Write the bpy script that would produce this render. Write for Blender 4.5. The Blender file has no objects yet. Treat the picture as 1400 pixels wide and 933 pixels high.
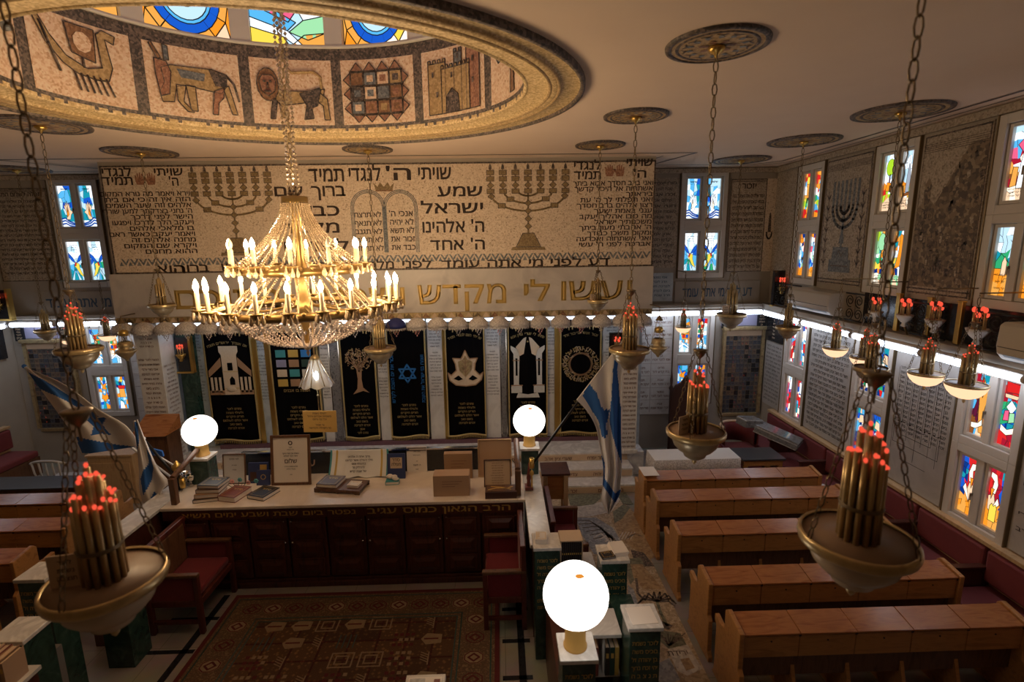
import bpy, math, random
from mathutils import Vector, Matrix
from mathutils.geometry import tessellate_polygon
PI = math.pi
C = bpy.context.scene.collection
SC = bpy.context.scene
R_ = random.Random(7)

# ---------------------------------------------------------------- camera
CAM_H = 4.1
F_PX, PITCH, YAW, ROLL = 706.0, 10.65, 1.4, -0.82
def cam_basis():
    p, y, r = map(math.radians, (PITCH, YAW, ROLL))
    fw = Vector((math.sin(y)*math.cos(p), math.cos(y)*math.cos(p), -math.sin(p)))
    rt = Vector((math.cos(y), -math.sin(y), 0)); up = rt.cross(fw)
    return rt*math.cos(r)+up*math.sin(r), up*math.cos(r)-rt*math.sin(r), fw
RT, UP, FW = cam_basis()
CAM = Vector((0, 0, CAM_H))
cd = bpy.data.cameras.new('camera'); co = bpy.data.objects.new('camera', cd); C.objects.link(co)
cd.sensor_width = 36; cd.lens = F_PX/1400*36; cd.clip_start = .05
co.matrix_world = Matrix(((RT.x, UP.x, -FW.x, 0), (RT.y, UP.y, -FW.y, 0), (RT.z, UP.z, -FW.z, CAM_H), (0, 0, 0, 1)))
cd.dof.use_dof = True; cd.dof.focus_distance = 7.2; cd.dof.aperture_fstop = 1.6
SC.camera = co

# ---------------------------------------------------------------- world, exposure
w = bpy.data.worlds.new('world'); SC.world = w; w.use_nodes = True
w.node_tree.nodes['Background'].inputs[0].default_value = (1.0, .88, .78, 1)
w.node_tree.nodes['Background'].inputs[1].default_value = .10
SC.view_settings.view_transform = 'Standard'; SC.view_settings.look = 'None'
SC.view_settings.exposure = 0.0; SC.view_settings.gamma = 1.0; SC.view_settings.use_curve_mapping = False
SC.cycles.use_denoising = True; SC.cycles.max_bounces = 6; SC.cycles.diffuse_bounces = 4; SC.cycles.glossy_bounces = 3
SC.cycles.transmission_bounces = 4; SC.cycles.sample_clamp_indirect = 4; SC.cycles.caustics_reflective = False; SC.cycles.caustics_refractive = False
E_TUBE, E_BULB, E_GLOBE, E_GLASS, E_BOWL = 8.5, 250.0, 3.2, 1.15, 1.3

# ---------------------------------------------------------------- pixel of the 1400x933 frame -> point on a real plane
def P(px, py, x=None, y=None, z=None):
    v = RT*((px-700)/F_PX) - UP*((py-466.5)/F_PX) + FW
    t = (x-CAM.x)/v.x if x is not None else ((y-CAM.y)/v.y if y is not None else (z-CAM.z)/v.z)
    return CAM + v*t

# ---------------------------------------------------------------- materials
def new_mat(name):
    m = bpy.data.materials.new(name); m.use_nodes = True
    return m, m.node_tree, m.node_tree.nodes['Principled BSDF']
def plain(name, col, rough=.5, metal=0, spec=.5, trans=0, sheen=0):
    m, t, b = new_mat(name)
    b.inputs['Base Color'].default_value = (*col, 1); b.inputs['Roughness'].default_value = rough
    b.inputs['Metallic'].default_value = metal; b.inputs['Specular IOR Level'].default_value = spec
    b.inputs['Transmission Weight'].default_value = trans; b.inputs['Sheen Weight'].default_value = sheen
    return m
def tex(name, cols, scale=5, rough=.5, kind='noise', detail=4, dist=0, stretch=(1, 1, 1), bump=0, metal=0, pos=None, spec=.5, coord='Object', sheen=0):
    m, t, b = new_mat(name); N, L = t.nodes, t.links
    tc = N.new('ShaderNodeTexCoord'); mp = N.new('ShaderNodeMapping'); mp.inputs['Scale'].default_value = stretch
    L.new(tc.outputs[coord], mp.inputs['Vector'])
    if kind == 'noise':
        x = N.new('ShaderNodeTexNoise'); x.inputs['Scale'].default_value = scale; x.inputs['Detail'].default_value = detail
        x.inputs['Distortion'].default_value = dist; out = x.outputs['Fac']
    elif kind == 'voronoi':
        x = N.new('ShaderNodeTexVoronoi'); x.inputs['Scale'].default_value = scale
        s = N.new('ShaderNodeSeparateColor'); L.new(x.outputs['Color'], s.inputs[0]); out = s.outputs[0]
    elif kind == 'wave':
        x = N.new('ShaderNodeTexWave'); x.inputs['Scale'].default_value = scale; x.inputs['Distortion'].default_value = dist or 4
        x.inputs['Detail'].default_value = detail; out = x.outputs['Fac']
    L.new(mp.outputs[0], x.inputs['Vector'])
    r = N.new('ShaderNodeValToRGB'); e = r.color_ramp.elements
    n = len(cols); pos = pos or [i/(n-1) for i in range(n)]
    if kind == 'voronoi': r.color_ramp.interpolation = 'CONSTANT'
    while len(e) < n: e.new(.5)
    for i, c in enumerate(cols): e[i].position = pos[i]; e[i].color = (*c, 1)
    L.new(out, r.inputs[0]); L.new(r.outputs[0], b.inputs['Base Color'])
    b.inputs['Roughness'].default_value = rough; b.inputs['Metallic'].default_value = metal
    b.inputs['Specular IOR Level'].default_value = spec; b.inputs['Sheen Weight'].default_value = sheen
    if bump:
        bn = N.new('ShaderNodeBump'); bn.inputs['Strength'].default_value = bump; bn.inputs['Distance'].default_value = .01
        L.new(out, bn.inputs['Height']); L.new(bn.outputs[0], b.inputs['Normal'])
    return m
def glow(name, col, s):
    m = bpy.data.materials.new(name); m.use_nodes = True; t = m.node_tree
    t.nodes.remove(t.nodes['Principled BSDF']); e = t.nodes.new('ShaderNodeEmission')
    e.inputs[0].default_value = (*col, 1); e.inputs[1].default_value = s
    t.links.new(e.outputs[0], t.nodes['Material Output'].inputs[0]); return m
def mosaic(name, cols, scale=45, pos=None, rough=.6):
    return tex(name, cols, scale, rough, 'voronoi', pos=pos)

M = dict(
  plaster=tex('plaster', [(.80, .62, .47), (.86, .68, .52)], 3, .9, bump=.05),
  wall=tex('wall_plaster', [(.34, .30, .25), (.42, .37, .31)], 4, .9),
  rear=plain('rear_plaster', (.25, .2, .16), .9),
  floor=None,
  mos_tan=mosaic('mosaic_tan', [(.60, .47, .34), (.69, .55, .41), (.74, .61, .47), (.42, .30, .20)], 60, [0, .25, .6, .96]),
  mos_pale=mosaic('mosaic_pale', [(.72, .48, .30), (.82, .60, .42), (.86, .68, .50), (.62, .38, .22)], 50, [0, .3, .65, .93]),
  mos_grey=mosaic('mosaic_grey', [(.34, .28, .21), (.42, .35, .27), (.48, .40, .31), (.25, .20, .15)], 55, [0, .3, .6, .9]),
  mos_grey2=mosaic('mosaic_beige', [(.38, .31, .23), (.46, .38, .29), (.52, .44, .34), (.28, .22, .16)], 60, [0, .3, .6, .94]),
  mos_dark=mosaic('mosaic_dark', [(.10, .075, .06), (.16, .12, .10), (.055, .045, .04), (.22, .16, .13)], 50, [0, .3, .6, .9]),
  mos_ring=mosaic('mosaic_ring', [(.62, .45, .22), (.72, .54, .28), (.50, .34, .15), (.80, .62, .36)], 60, [0, .3, .6, .9]),
  mos_city=mosaic('mosaic_city', [(.16, .12, .085), (.24, .18, .12), (.11, .085, .065), (.32, .25, .17)], 26, [0, .3, .6, .85]),
  mos_brown=mosaic('mosaic_brown', [(.26, .13, .06), (.34, .18, .09), (.2, .1, .05)], 50, [0, .4, .7]),
  mos_red=mosaic('mosaic_red', [(.36, .17, .10), (.44, .23, .14), (.28, .13, .08)], 50, [0, .4, .7]),
  mos_gold=mosaic('mosaic_gold', [(.46, .31, .14), (.55, .38, .19), (.38, .25, .11)], 50, [0, .4, .7]),
  mos_olive=mosaic('mosaic_olive', [(.26, .18, .085), (.32, .23, .115), (.21, .14, .065)], 60, [0, .4, .7]),
  mos_slate=mosaic('mosaic_slate', [(.17, .18, .19), (.24, .25, .25), (.12, .13, .14)], 50, [0, .4, .7]),
  ink=plain('ink_brown', (.045, .025, .018), .6), ink_blue=plain('ink_blue', (.05, .10, .17), .6),
  ink_grey=plain('ink_grey', (.07, .06, .055), .6), stone_dim=plain('stone_dim', (.17, .155, .14), .6), ink_rust=plain('ink_rust', (.20, .09, .055), .6),
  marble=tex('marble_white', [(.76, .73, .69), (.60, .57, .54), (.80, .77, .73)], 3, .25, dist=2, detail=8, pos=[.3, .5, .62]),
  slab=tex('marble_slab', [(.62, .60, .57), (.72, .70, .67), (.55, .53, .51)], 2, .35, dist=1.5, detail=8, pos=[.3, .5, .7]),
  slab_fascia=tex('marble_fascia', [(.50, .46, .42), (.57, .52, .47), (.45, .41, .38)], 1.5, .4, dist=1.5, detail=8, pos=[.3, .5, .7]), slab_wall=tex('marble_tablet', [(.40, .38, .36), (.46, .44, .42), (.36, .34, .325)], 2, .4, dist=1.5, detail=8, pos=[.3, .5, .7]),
  desk_top=tex('marble_desk', [(.80, .70, .60), (.72, .62, .53), (.84, .74, .64)], 2, .3, dist=1.5, detail=6, pos=[.3, .5, .65]),
  slab_blue=tex('marble_blue', [(.40, .46, .50), (.52, .58, .61), (.34, .39, .43)], 2.5, .3, dist=1.5, detail=8, pos=[.3, .5, .7]),
  silver=tex('dark_silver', [(.10, .10, .11), (.25, .24, .24), (.05, .05, .055)], 9, .3, dist=3, pos=[.3, .5, .7]),
  green=tex('green_marble', [(.012, .030, .024), (.025, .060, .046), (.07, .11, .09)], 6, .25, dist=2, detail=8, pos=[.3, .55, .8]),
  pew=tex('pew_wood', [(.34, .125, .042), (.45, .18, .06), (.28, .095, .032)], 2.2, .22, 'noise', stretch=(1.2, 6, 6), dist=1.2, detail=6, pos=[.3, .5, .7]),
  pew_side=tex('pew_wood_front', [(.38, .175, .052), (.48, .23, .073), (.31, .135, .040)], 2.2, .4, 'noise', stretch=(1.2, 6, 6), dist=1.2, detail=6, pos=[.3, .5, .7]),
  dark=tex('mahogany', [(.055, .016, .010), (.085, .025, .015), (.035, .010, .007)], 3, .35, stretch=(6, 6, 1), dist=1, pos=[.3, .5, .7]),
  walnut=tex('walnut', [(.10, .045, .022), (.15, .07, .034), (.07, .03, .015)], 3, .35, stretch=(6, 6, 1), dist=1, pos=[.3, .5, .7]),
  oak=tex('oak_light', [(.50, .33, .17), (.58, .39, .21), (.44, .28, .14)], 3, .4, stretch=(6, 6, 1), dist=1, pos=[.3, .5, .7]),
  wax=plain('wood_turned', (.62, .36, .10), .4),
  disc=tex('disc_wood', [(.23, .145, .09), (.28, .18, .115)], 6, .45, dist=1),
  brass=tex('brass', [(.50, .37, .18), (.62, .47, .24), (.38, .27, .13)], 8, .3, metal=.55, pos=[.3, .5, .7]),
  brass_dark=plain('brass_dark', (.22, .16, .09), .4, .6),
  antique=tex('antique_gilt', [(.40, .30, .16), (.55, .42, .22), (.28, .20, .11)], 12, .4, metal=.6, pos=[.3, .5, .7]),
  gold=plain('gold', (.72, .48, .14), .3, .9), gold_paint=plain('gold_paint', (.66, .43, .12), .45, .3),
  gold_cloth=tex('gold_cloth', [(.45, .32, .12), (.62, .46, .2)], 40, .5, metal=.3),
  silver_cloth=tex('silver_cloth', [(.55, .53, .48), (.75, .73, .68)], 30, .5, metal=.2),
  ivory=plain('candle_ivory', (.85, .68, .44), .5), crystal=plain('crystal', (.66, .50, .32), .12, 0, .8, .2),
  crystal_pale=plain('crystal_pale', (.74, .60, .52), .15, 0, .8, .2),
  velvet=plain('black_velvet', (.004, .0035, .004), 1.0, spec=.05), blue_emb=plain('blue_thread', (.03, .20, .55), .6),
  purple=tex('purple_brocade', [(.10, .045, .06), (.17, .08, .10)], 45, .8),
  red=tex('red_velvet', [(.13, .004, .010), (.18, .008, .015)], 12, .85, sheen=.2),
  maroon=tex('maroon_cushion', [(.15, .020, .024), (.21, .035, .036)], 6, .7, sheen=.1),
  white=plain('white_paint', (.62, .58, .53), .45), white_cloth=plain('white_cloth', (.75, .73, .70), .8),
  flag_white=plain('flag_white', (.74, .71, .70), .8), flag_blue=plain('flag_blue', (.025, .125, .42), .8),
  lace=tex('lace', [(.42, .38, .35), (.68, .63, .6)], 60, .8, pos=[.42, .58]),
  ac=plain('ac_plastic', (.52, .46, .38), .35), ac_dark=plain('ac_slot', (.08, .075, .07), .5),
  black=plain('black_iron', (.012, .011, .011), .45, .2), granite=tex('black_granite', [(.012, .012, .014), (.03, .03, .034)], 30, .15),
  paper=plain('paper', (.80, .73, .66), .7), paper_tan=plain('paper_tan', (.62, .46, .31), .7),
  card=plain('cardboard', (.36, .22, .12), .8), card2=plain('cardboard_pale', (.45, .29, .18), .8),
  leather=plain('book_brown', (.07, .03, .022), .45), leather_b=plain('book_black', (.02, .017, .018), .4),
  leather_r=plain('book_red', (.20, .05, .04), .5), leather_n=plain('book_navy', (.03, .045, .14), .5), leather_g=plain('book_green', (.02, .055, .045), .5),
  leather_y=plain('book_yellow', (.55, .36, .08), .5), leather_t=plain('book_tan', (.38, .22, .12), .5), cover_teal=plain('book_teal', (.06, .3, .32), .5),
  slate=plain('dark_tabletop', (.045, .045, .05), .3), plastic=plain('white_plastic', (.55, .54, .53), .35),
  chrome=plain('chrome', (.75, .72, .68), .15, 1), pearl=plain('pearl_glass', (.72, .62, .5), .25, 0, .6),
  globe_collar=plain('turned_collar', (.62, .36, .10), .45), news=tex('newsprint', [(.42, .40, .39), (.62, .6, .58), (.30, .29, .29)], 14, .8, pos=[.35, .5, .68]),
  pink=plain('pink_bead', (.72, .32, .27), .5), navy=plain('navy_cloth', (.02, .03, .16), .6), grey_blue=plain('lilac_board', (.30, .29, .42), .5),
  tube=glow('fluorescent', (.74, .83, 1.0), E_TUBE), bulb=glow('warm_bulb', (1.0, .70, .40), E_BULB), globe=glow('globe_glow', (1.0, .93, .84), E_GLOBE),
  scorch=glow('globe_scorch', (1.0, .36, .05), .8), red_bulb=glow('red_bulb', (1.0, .10, .05), 1.0), bowl_lit=glow('lit_bowl', (1.0, .62, .36), E_BOWL), lampcore=glow('white_bulb', (.85, .93, 1.0), 60.0),
)
G = {}
for k, c in dict(white=(.86, .93, 1), ice=(.55, .80, .95), sky=(.10, .47, .85), teal=(.01, .30, .40), blue=(.01, .10, .58), navy=(.005, .035, .22), green=(.03, .40, .16), lime=(.42, .70, .03),
                 mint=(.35, .75, .40), yellow=(1, .70, .08), orange=(.95, .30, .02), amber=(.85, .38, .07), peach=(.98, .66, .42), cream=(1, .86, .68), red=(.70, .02, .02), crimson=(.40, .01, .03),
                 pink=(.85, .12, .25), plum=(.12, .01, .04), brown=(.25, .08, .02), grey=(.35, .38, .45)).items():
    G[k] = glow('glass_'+k, c, E_GLASS*(1.25 if k in ('white', 'cream') else 1))
GK = list(G); GM = [G[k] for k in GK] + [plain('lead_line', (.02, .018, .016), .6)]
LEAD = len(GK)

# ---------------------------------------------------------------- mesh builder
def frame(o, ux, uy):
    ux = Vector(ux).normalized(); uy = Vector(uy).normalized(); n = ux.cross(uy)
    return Matrix(((ux.x, uy.x, n.x, o[0]), (ux.y, uy.y, n.y, o[1]), (ux.z, uy.z, n.z, o[2]), (0, 0, 0, 1)))
def fback(x, y, z): return frame((x, y, z), (1, 0, 0), (0, 0, 1))          # faces the gallery
def fright(x, y, z): return frame((x, y, z), (0, -1, 0), (0, 0, 1))        # right wall, faces the room
def fleft(x, y, z): return frame((x, y, z), (0, 1, 0), (0, 0, 1))
def fup(x, y, z): return frame((x, y, z), (1, 0, 0), (0, 1, 0))
GLY = {}
def glyph(ch):
    if ch not in GLY:
        c = bpy.data.curves.new('t', 'FONT'); c.body = ch; c.resolution_u = 2
        o = bpy.data.objects.new('t', c); C.objects.link(o)
        d = bpy.context.evaluated_depsgraph_get(); d.update()
        cu = o.evaluated_get(d).to_curve(d); v = []; f = []; outs = []
        for sp in cu.splines:
            q = sp.bezier_points; n = len(q); pts = []
            for i in range(n):
                a, e = q[i], q[(i+1) % n]; straight = (a.handle_right-a.co).cross(e.co-a.co).length < 1e-4 and (e.handle_left-a.co).cross(e.co-a.co).length < 1e-4
                for k in range(1 if straight else 3):
                    t = k/3; w_ = 1-t; z = a.co*w_**3+a.handle_right*3*w_*w_*t+e.handle_left*3*w_*t*t+e.co*t**3; pts.append((z.x, z.y))
            if len(pts) > 2: outs.append(pts)
        o.to_curve_clear()
        def area(p): return sum(p[i-1][0]*p[i][1]-p[i][0]*p[i-1][1] for i in range(len(p)))/2
        big = max([abs(area(p)) for p in outs], default=0); sg = next((area(p) > 0 for p in outs if abs(area(p)) == big), True)
        solid_ = [p for p in outs if (area(p) > 0) == sg]; holes = [p for p in outs if (area(p) > 0) != sg]
        for p in solid_:
            hs = [h for h in holes if min(x for x, y in p) <= h[0][0] <= max(x for x, y in p)]
            n0 = len(v); al = p+[x for h in hs for x in h]; v += al
            f += [tuple(n0+i for i in tri) for tri in tessellate_polygon([[Vector((x, y, 0)) for x, y in pp] for pp in [p]+hs])]
            for pp in [p]+hs:      # a slightly bolder weight: a thin band along each outline
                for i in range(len(pp)):
                    a, e = Vector(pp[i-1]), Vector(pp[i]); dd = e-a
                    if dd.length < 1e-5: continue
                    dd.normalize(); m_ = Vector((-dd.y, dd.x))*.016; a = a-dd*.012; e = e+dd*.012; k = len(v)
                    v += [tuple(a-m_), tuple(e-m_), tuple(e+m_), tuple(a+m_)]; f.append((k, k+1, k+2, k+3))
        GLY[ch] = (v, f, (max(a for a, b in v)+.035) if v else .25)
        bpy.data.objects.remove(o); bpy.data.curves.remove(c)
    return GLY[ch]
I4 = Matrix.Identity(4)
KIDS = {}
class B:
    def __init__(s): s.v = []; s.f = []; s.m = []; s.s = []
    def add(s, vs, fs, mat=0, sm=False, T=None):
        n = len(s.v); s.v += [tuple(T @ Vector(p)) for p in vs] if T else [tuple(p) for p in vs]
        for f in fs: s.f.append(tuple(i+n for i in f)); s.m.append(mat); s.s.append(sm)
        return s
    def box(s, x0, y0, z0, x1, y1, z1, mat=0, T=None):
        v = [(x0, y0, z0), (x1, y0, z0), (x1, y1, z0), (x0, y1, z0), (x0, y0, z1), (x1, y0, z1), (x1, y1, z1), (x0, y1, z1)]
        return s.add(v, [(3, 2, 1, 0), (4, 5, 6, 7), (0, 1, 5, 4), (1, 2, 6, 5), (2, 3, 7, 6), (3, 0, 4, 7)], mat, T=T)
    def rect(s, u0, v0, u1, v1, w=0, mat=0, T=None): return s.add([(u0, v0, w), (u1, v0, w), (u1, v1, w), (u0, v1, w)], [(0, 1, 2, 3)], mat, T=T)
    def poly(s, pts, w=0, mat=0, T=None): return s.add([(a, b, w) for a, b in pts], [tuple(range(len(pts)))], mat, T=T)
    def ext(s, pts, w0, w1, mat=0, T=None):
        n = len(pts); v = [(a, b, w0) for a, b in pts]+[(a, b, w1) for a, b in pts]
        return s.add(v, [tuple(range(n))[::-1], tuple(range(n, 2*n))]+[(i, (i+1) % n, n+(i+1) % n, n+i) for i in range(n)], mat, T=T)
    def lathe(s, prof, c=(0, 0, 0), seg=20, mat=0, T=None, sm=True, a0=0, a1=2*PI):
        full = abs(a1-a0-2*PI) < 1e-6; k = seg if full else seg+1; v = []; f = []
        for r, z in prof:
            for i in range(k):
                a = a0+(a1-a0)*i/seg; v.append((c[0]+r*math.cos(a), c[1]+r*math.sin(a), c[2]+z))
        for j in range(len(prof)-1):
            for i in range(seg):
                i2 = (i+1) % k; f.append((j*k+i, j*k+i2, (j+1)*k+i2, (j+1)*k+i))
        return s.add(v, f, mat, sm, T)
    def sph(s, c, r, seg=12, rings=7, mat=0, T=None):
        rx, ry, rz = r if isinstance(r, (tuple, list)) else (r, r, r); v = []; f = []
        for j in range(rings+1):
            t = PI*j/rings
            for i in range(seg):
                a = 2*PI*i/seg; v.append((c[0]+rx*math.sin(t)*math.cos(a), c[1]+ry*math.sin(t)*math.sin(a), c[2]-rz*math.cos(t)))
        for j in range(rings):
            for i in range(seg): f.append((j*seg+i, j*seg+(i+1) % seg, (j+1)*seg+(i+1) % seg, (j+1)*seg+i))
        return s.add(v, f, mat, True, T)
    def octa(s, c, r, h=None, mat=0):
        h = h or r; x, y, z = c
        return s.add([(x+r, y, z), (x, y+r, z), (x-r, y, z), (x, y-r, z), (x, y, z+h), (x, y, z-h)],
                     [(0, 1, 4), (1, 2, 4), (2, 3, 4), (3, 0, 4), (1, 0, 5), (2, 1, 5), (3, 2, 5), (0, 3, 5)], mat)
    def tube(s, pts, r, seg=6, mat=0, closed=False, caps=True, T=None):
        pts = [Vector(p) for p in pts]; n = len(pts); v = []; f = []
        for i, p in enumerate(pts):
            d = (pts[(i+1) % n]-pts[i-1]) if closed else (pts[min(i+1, n-1)]-pts[max(i-1, 0)])
            d = d.normalized() if d.length > 1e-9 else Vector((0, 0, 1))
            a = d.cross(Vector((0, 0, 1)) if abs(d.z) < .9 else Vector((1, 0, 0))).normalized(); b = d.cross(a)
            rr = r[i] if isinstance(r, (list, tuple)) else r
            for k in range(seg):
                t = 2*PI*k/seg; v.append(p+a*(rr*math.cos(t))+b*(rr*math.sin(t)))
        for i in range(n if closed else n-1):
            for k in range(seg): f.append((i*seg+k, i*seg+(k+1) % seg, ((i+1) % n)*seg+(k+1) % seg, ((i+1) % n)*seg+k))
        if caps and not closed: f += [tuple(range(seg))[::-1], tuple(range((n-1)*seg, n*seg))]
        return s.add(v, f, mat, True, T)
    def chain(s, p, q, link=.055, wid=.014, r=.0035, mat=0):
        p = Vector(p); q = Vector(q); d = q-p; n = max(2, int(d.length/(link*.86))); d.normalize()
        a = d.cross(Vector((0, 1, 0)) if abs(d.y) < .9 else Vector((1, 0, 0))).normalized(); b = d.cross(a)
        for i in range(n):
            c = p+(q-p)*((i+.5)/n); e = a if i % 2 else b
            s.tube([c+d*(link/2*math.cos(t))+e*(wid*math.sin(t)) for t in [2*PI*k/8 for k in range(8)]], r, 4, mat, True)
        return s
    def line(s, pts, wd, w=0, mat=0, T=None, closed=False):
        n = len(pts)
        for i in range(n if closed else n-1):
            a = Vector(pts[i]); b = Vector(pts[(i+1) % n]); d = b-a
            if d.length < 1e-6: continue
            d.normalize(); m = Vector((-d.y, d.x))*(wd/2); a = a-d*wd*.3; b = b+d*wd*.3
            s.add([(*(a-m), w), (*(b-m), w), (*(b+m), w), (*(a+m), w)], [(0, 1, 2, 3)], mat, T=T)
        return s
    def text(s, st, T, size, u=0, v=0, w=.002, mat=0, align='c', width=None, maxw=None, flip=False):
        """one line, Hebrew written right to left; width = stretch to it, maxw = squeeze if longer"""
        seq = st[::-1] if any('\u0590' <= ch <= '\u05ff' for ch in st) else st
        tot = sum(glyph(ch)[2] if ch != ' ' else .3 for ch in seq); k = size
        sp = .3; sx = size
        if width: sx = width/max(tot, .01)
        elif maxw and tot*size > maxw: sx = maxw/tot
        L = tot*sx; x = u-(L/2 if align == 'c' else (L if align == 'r' else 0))
        for ch in seq:
            if ch == ' ': x += sp*sx; continue
            gv, gf, ad = glyph(ch)
            s.add([(x+a*sx, v+b*size, w) for a, b in gv], gf, mat, T=T); x += ad*sx
        return s
    def lines(s, ls, T, size, u, v, lead, **k):
        for i, l in enumerate(ls):
            if l: s.text(l, T, size, u, v-i*lead, **k)
        return s
    def build(s, name, mats, parent=None, loc=None, bevel=0, world=False, solid=0, subd=0):
        me = bpy.data.meshes.new(name); v = s.v
        off = Vector((0, 0, 0))
        if world and parent is not None:
            q = parent
            while q is not None: off += q.location; q = q.parent
        elif loc is not None: off = Vector(loc)
        if off.length: v = [(a-off.x, b-off.y, c-off.z) for a, b, c in v]
        me.from_pydata(v, [], s.f)
        for m in (mats if isinstance(mats, (list, tuple)) else [mats]): me.materials.append(M[m] if isinstance(m, str) else m)
        me.polygons.foreach_set('material_index', s.m); me.polygons.foreach_set('use_smooth', s.s); me.update()
        o = bpy.data.objects.new(name, me); C.objects.link(o)
        if parent is not None: o.parent = parent; KIDS.setdefault(parent.name, []).append(o)
        elif loc is not None: o.location = loc
        if solid: md = o.modifiers.new('solid', 'SOLIDIFY'); md.thickness = solid; md.offset = 0
        if bevel:
            md = o.modifiers.new('bevel', 'BEVEL'); md.width = bevel; md.segments = 2; md.limit_method = 'ANGLE'
        return o

def tag(o, label, cat, group=None, kind=None):
    if label: o['label'] = label
    if cat: o['category'] = cat
    if group: o['group'] = group
    if kind: o['kind'] = kind
    return o
def thing(name, label, cat, loc=(0, 0, 0), group=None, rz=0):
    o = bpy.data.objects.new(name, None); C.objects.link(o); o.location = loc; o.rotation_euler = (0, 0, rz); o.empty_display_size = .1
    return tag(o, label, cat, group)
def struct(o, label=None, cat=None):
    o['kind'] = 'structure'
    if label: o['label'] = label
    if cat: o['category'] = cat
    return o
def copy_tree(o, parent=None):
    c = o.copy(); C.objects.link(c)
    if parent is not None: c.parent = parent; KIDS.setdefault(parent.name, []).append(c)
    for ch in list(KIDS.get(o.name, [])): copy_tree(ch, c)
    return c
def dup(o, loc, label, rz=None, group=None, scale=None):
    c = copy_tree(o); c.location = loc
    if rz is not None: c.rotation_euler = (0, 0, rz)
    if scale: c.scale = scale
    c['label'] = label
    if group: c['group'] = group
    return c
# ================================================================= SETTING
XL, XR, YB, YR, ZC = -9.15, 5.2, 9.8, -3.2, 5.43
XM = -1.85
def wall_grid(holes, u0, v0, u1, v1, thick, T, mat=0):
    b = B(); us = sorted({u0, u1, *[h[i] for h in holes for i in (0, 2)]}); vs = sorted({v0, v1, *[h[i] for h in holes for i in (1, 3)]})
    for i in range(len(us)-1):
        for j in range(len(vs)-1):
            cu, cv = (us[i]+us[i+1])/2, (vs[j]+vs[j+1])/2
            if any(h[0] < cu < h[2] and h[1] < cv < h[3] for h in holes): continue
            b.box(us[i], vs[j], -thick, us[i+1], vs[j+1], 0, mat, T)
    return b
# floor: pale marble slabs with dark green inlaid lines
m, t, bs = new_mat('floor_marble'); N, L = t.nodes, t.links
tc = N.new('ShaderNodeTexCoord'); br = N.new('ShaderNodeTexBrick'); br.inputs['Scale'].default_value = 1.0
br.offset = 0; br.inputs['Brick Width'].default_value = .6; br.inputs['Row Height'].default_value = .6; br.inputs['Mortar Size'].default_value = .003
br.inputs['Color1'].default_value = (.40, .36, .32, 1); br.inputs['Color2'].default_value = (.34, .31, .275, 1); br.inputs['Mortar'].default_value = (.16, .14, .12, 1)
nz = N.new('ShaderNodeTexNoise'); nz.inputs['Scale'].default_value = 4; nz.inputs['Detail'].default_value = 6; mx = N.new('ShaderNodeMixRGB'); mx.blend_type = 'MULTIPLY'; mx.inputs[0].default_value = .5
L.new(tc.outputs['Object'], br.inputs['Vector']); L.new(tc.outputs['Object'], nz.inputs['Vector']); L.new(br.outputs['Color'], mx.inputs[1]); L.new(nz.outputs['Color'], mx.inputs[2])
L.new(mx.outputs[0], bs.inputs['Base Color']); bs.inputs['Roughness'].default_value = .3; M['floor'] = m
struct(B().box(XL-.3, YR-.3, -.2, XR+.3, YB+.3, 0).build('floor', 'floor'), 'pale marble tiled floor of the prayer hall')
ln = B()
for x in (.13, -3.36): ln.box(x, 2.6, 0, x+.07, 5.62, .004)
for y in (5.2, 4.72, 4.25, 3.7, 3.1): ln.box(-.03, y, 0, .26, y+.05, .004); ln.box(-3.75, y, 0, -3.22, y+.05, .004)
for k in range(6): ln.box(2.3, 3.55+k*.66, 0, 5.0, 3.60+k*.66, .004)
struct(ln.build('trim_1', 'granite'), 'dark inlaid stone lines in the pale floor')
# ceiling with an oval opening under the dome
DC = (-1.9, 4.9); EA, EB, RW = 2.16, 1.66, .49          # inner half axes of the oval, width of its moulded ring
NE = 720; _e = []
for i in range(NE):
    t = 2*PI*i/NE; nx_, ny_ = math.cos(t)/EA, math.sin(t)/EB; l_ = math.hypot(nx_, ny_); _e.append((EA*math.cos(t), EB*math.sin(t), nx_/l_, ny_/l_))
_s = [0]
for i in range(NE): _s.append(_s[-1]+math.hypot(_e[(i+1) % NE][0]-_e[i][0], _e[(i+1) % NE][1]-_e[i][1]))
def ell(sv, z, off=0):
    """point of the oval: sv runs 0..12 once round from the right, off = distance outwards"""
    d = (sv % 12)/12*_s[-1]; lo, hi = 0, NE
    while hi-lo > 1:
        m = (lo+hi)//2
        if _s[m] <= d: lo = m
        else: hi = m
    f = (d-_s[lo])/(_s[lo+1]-_s[lo]); a, c = _e[lo], _e[(lo+1) % NE]
    v = [a[k]+(c[k]-a[k])*f for k in range(4)]; return (DC[0]+v[0]+v[2]*off, DC[1]+v[1]+v[3]*off, z)
def ellsweep(b, prof, n=96, mat=0):
    vs = [ell(12*i/n, z, o) for o, z in prof for i in range(n)]
    return b.add(vs, [(j*n+i, j*n+(i+1) % n, (j+1)*n+(i+1) % n, (j+1)*n+i) for j in range(len(prof)-1) for i in range(n)], mat, True)
n = 72; b = B(); ang0 = [math.atan2(ell(12*i/n, 0, RW-.01)[1]-DC[1], ell(12*i/n, 0, RW-.01)[0]-DC[0]) % (2*PI) for i in range(n)]
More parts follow.
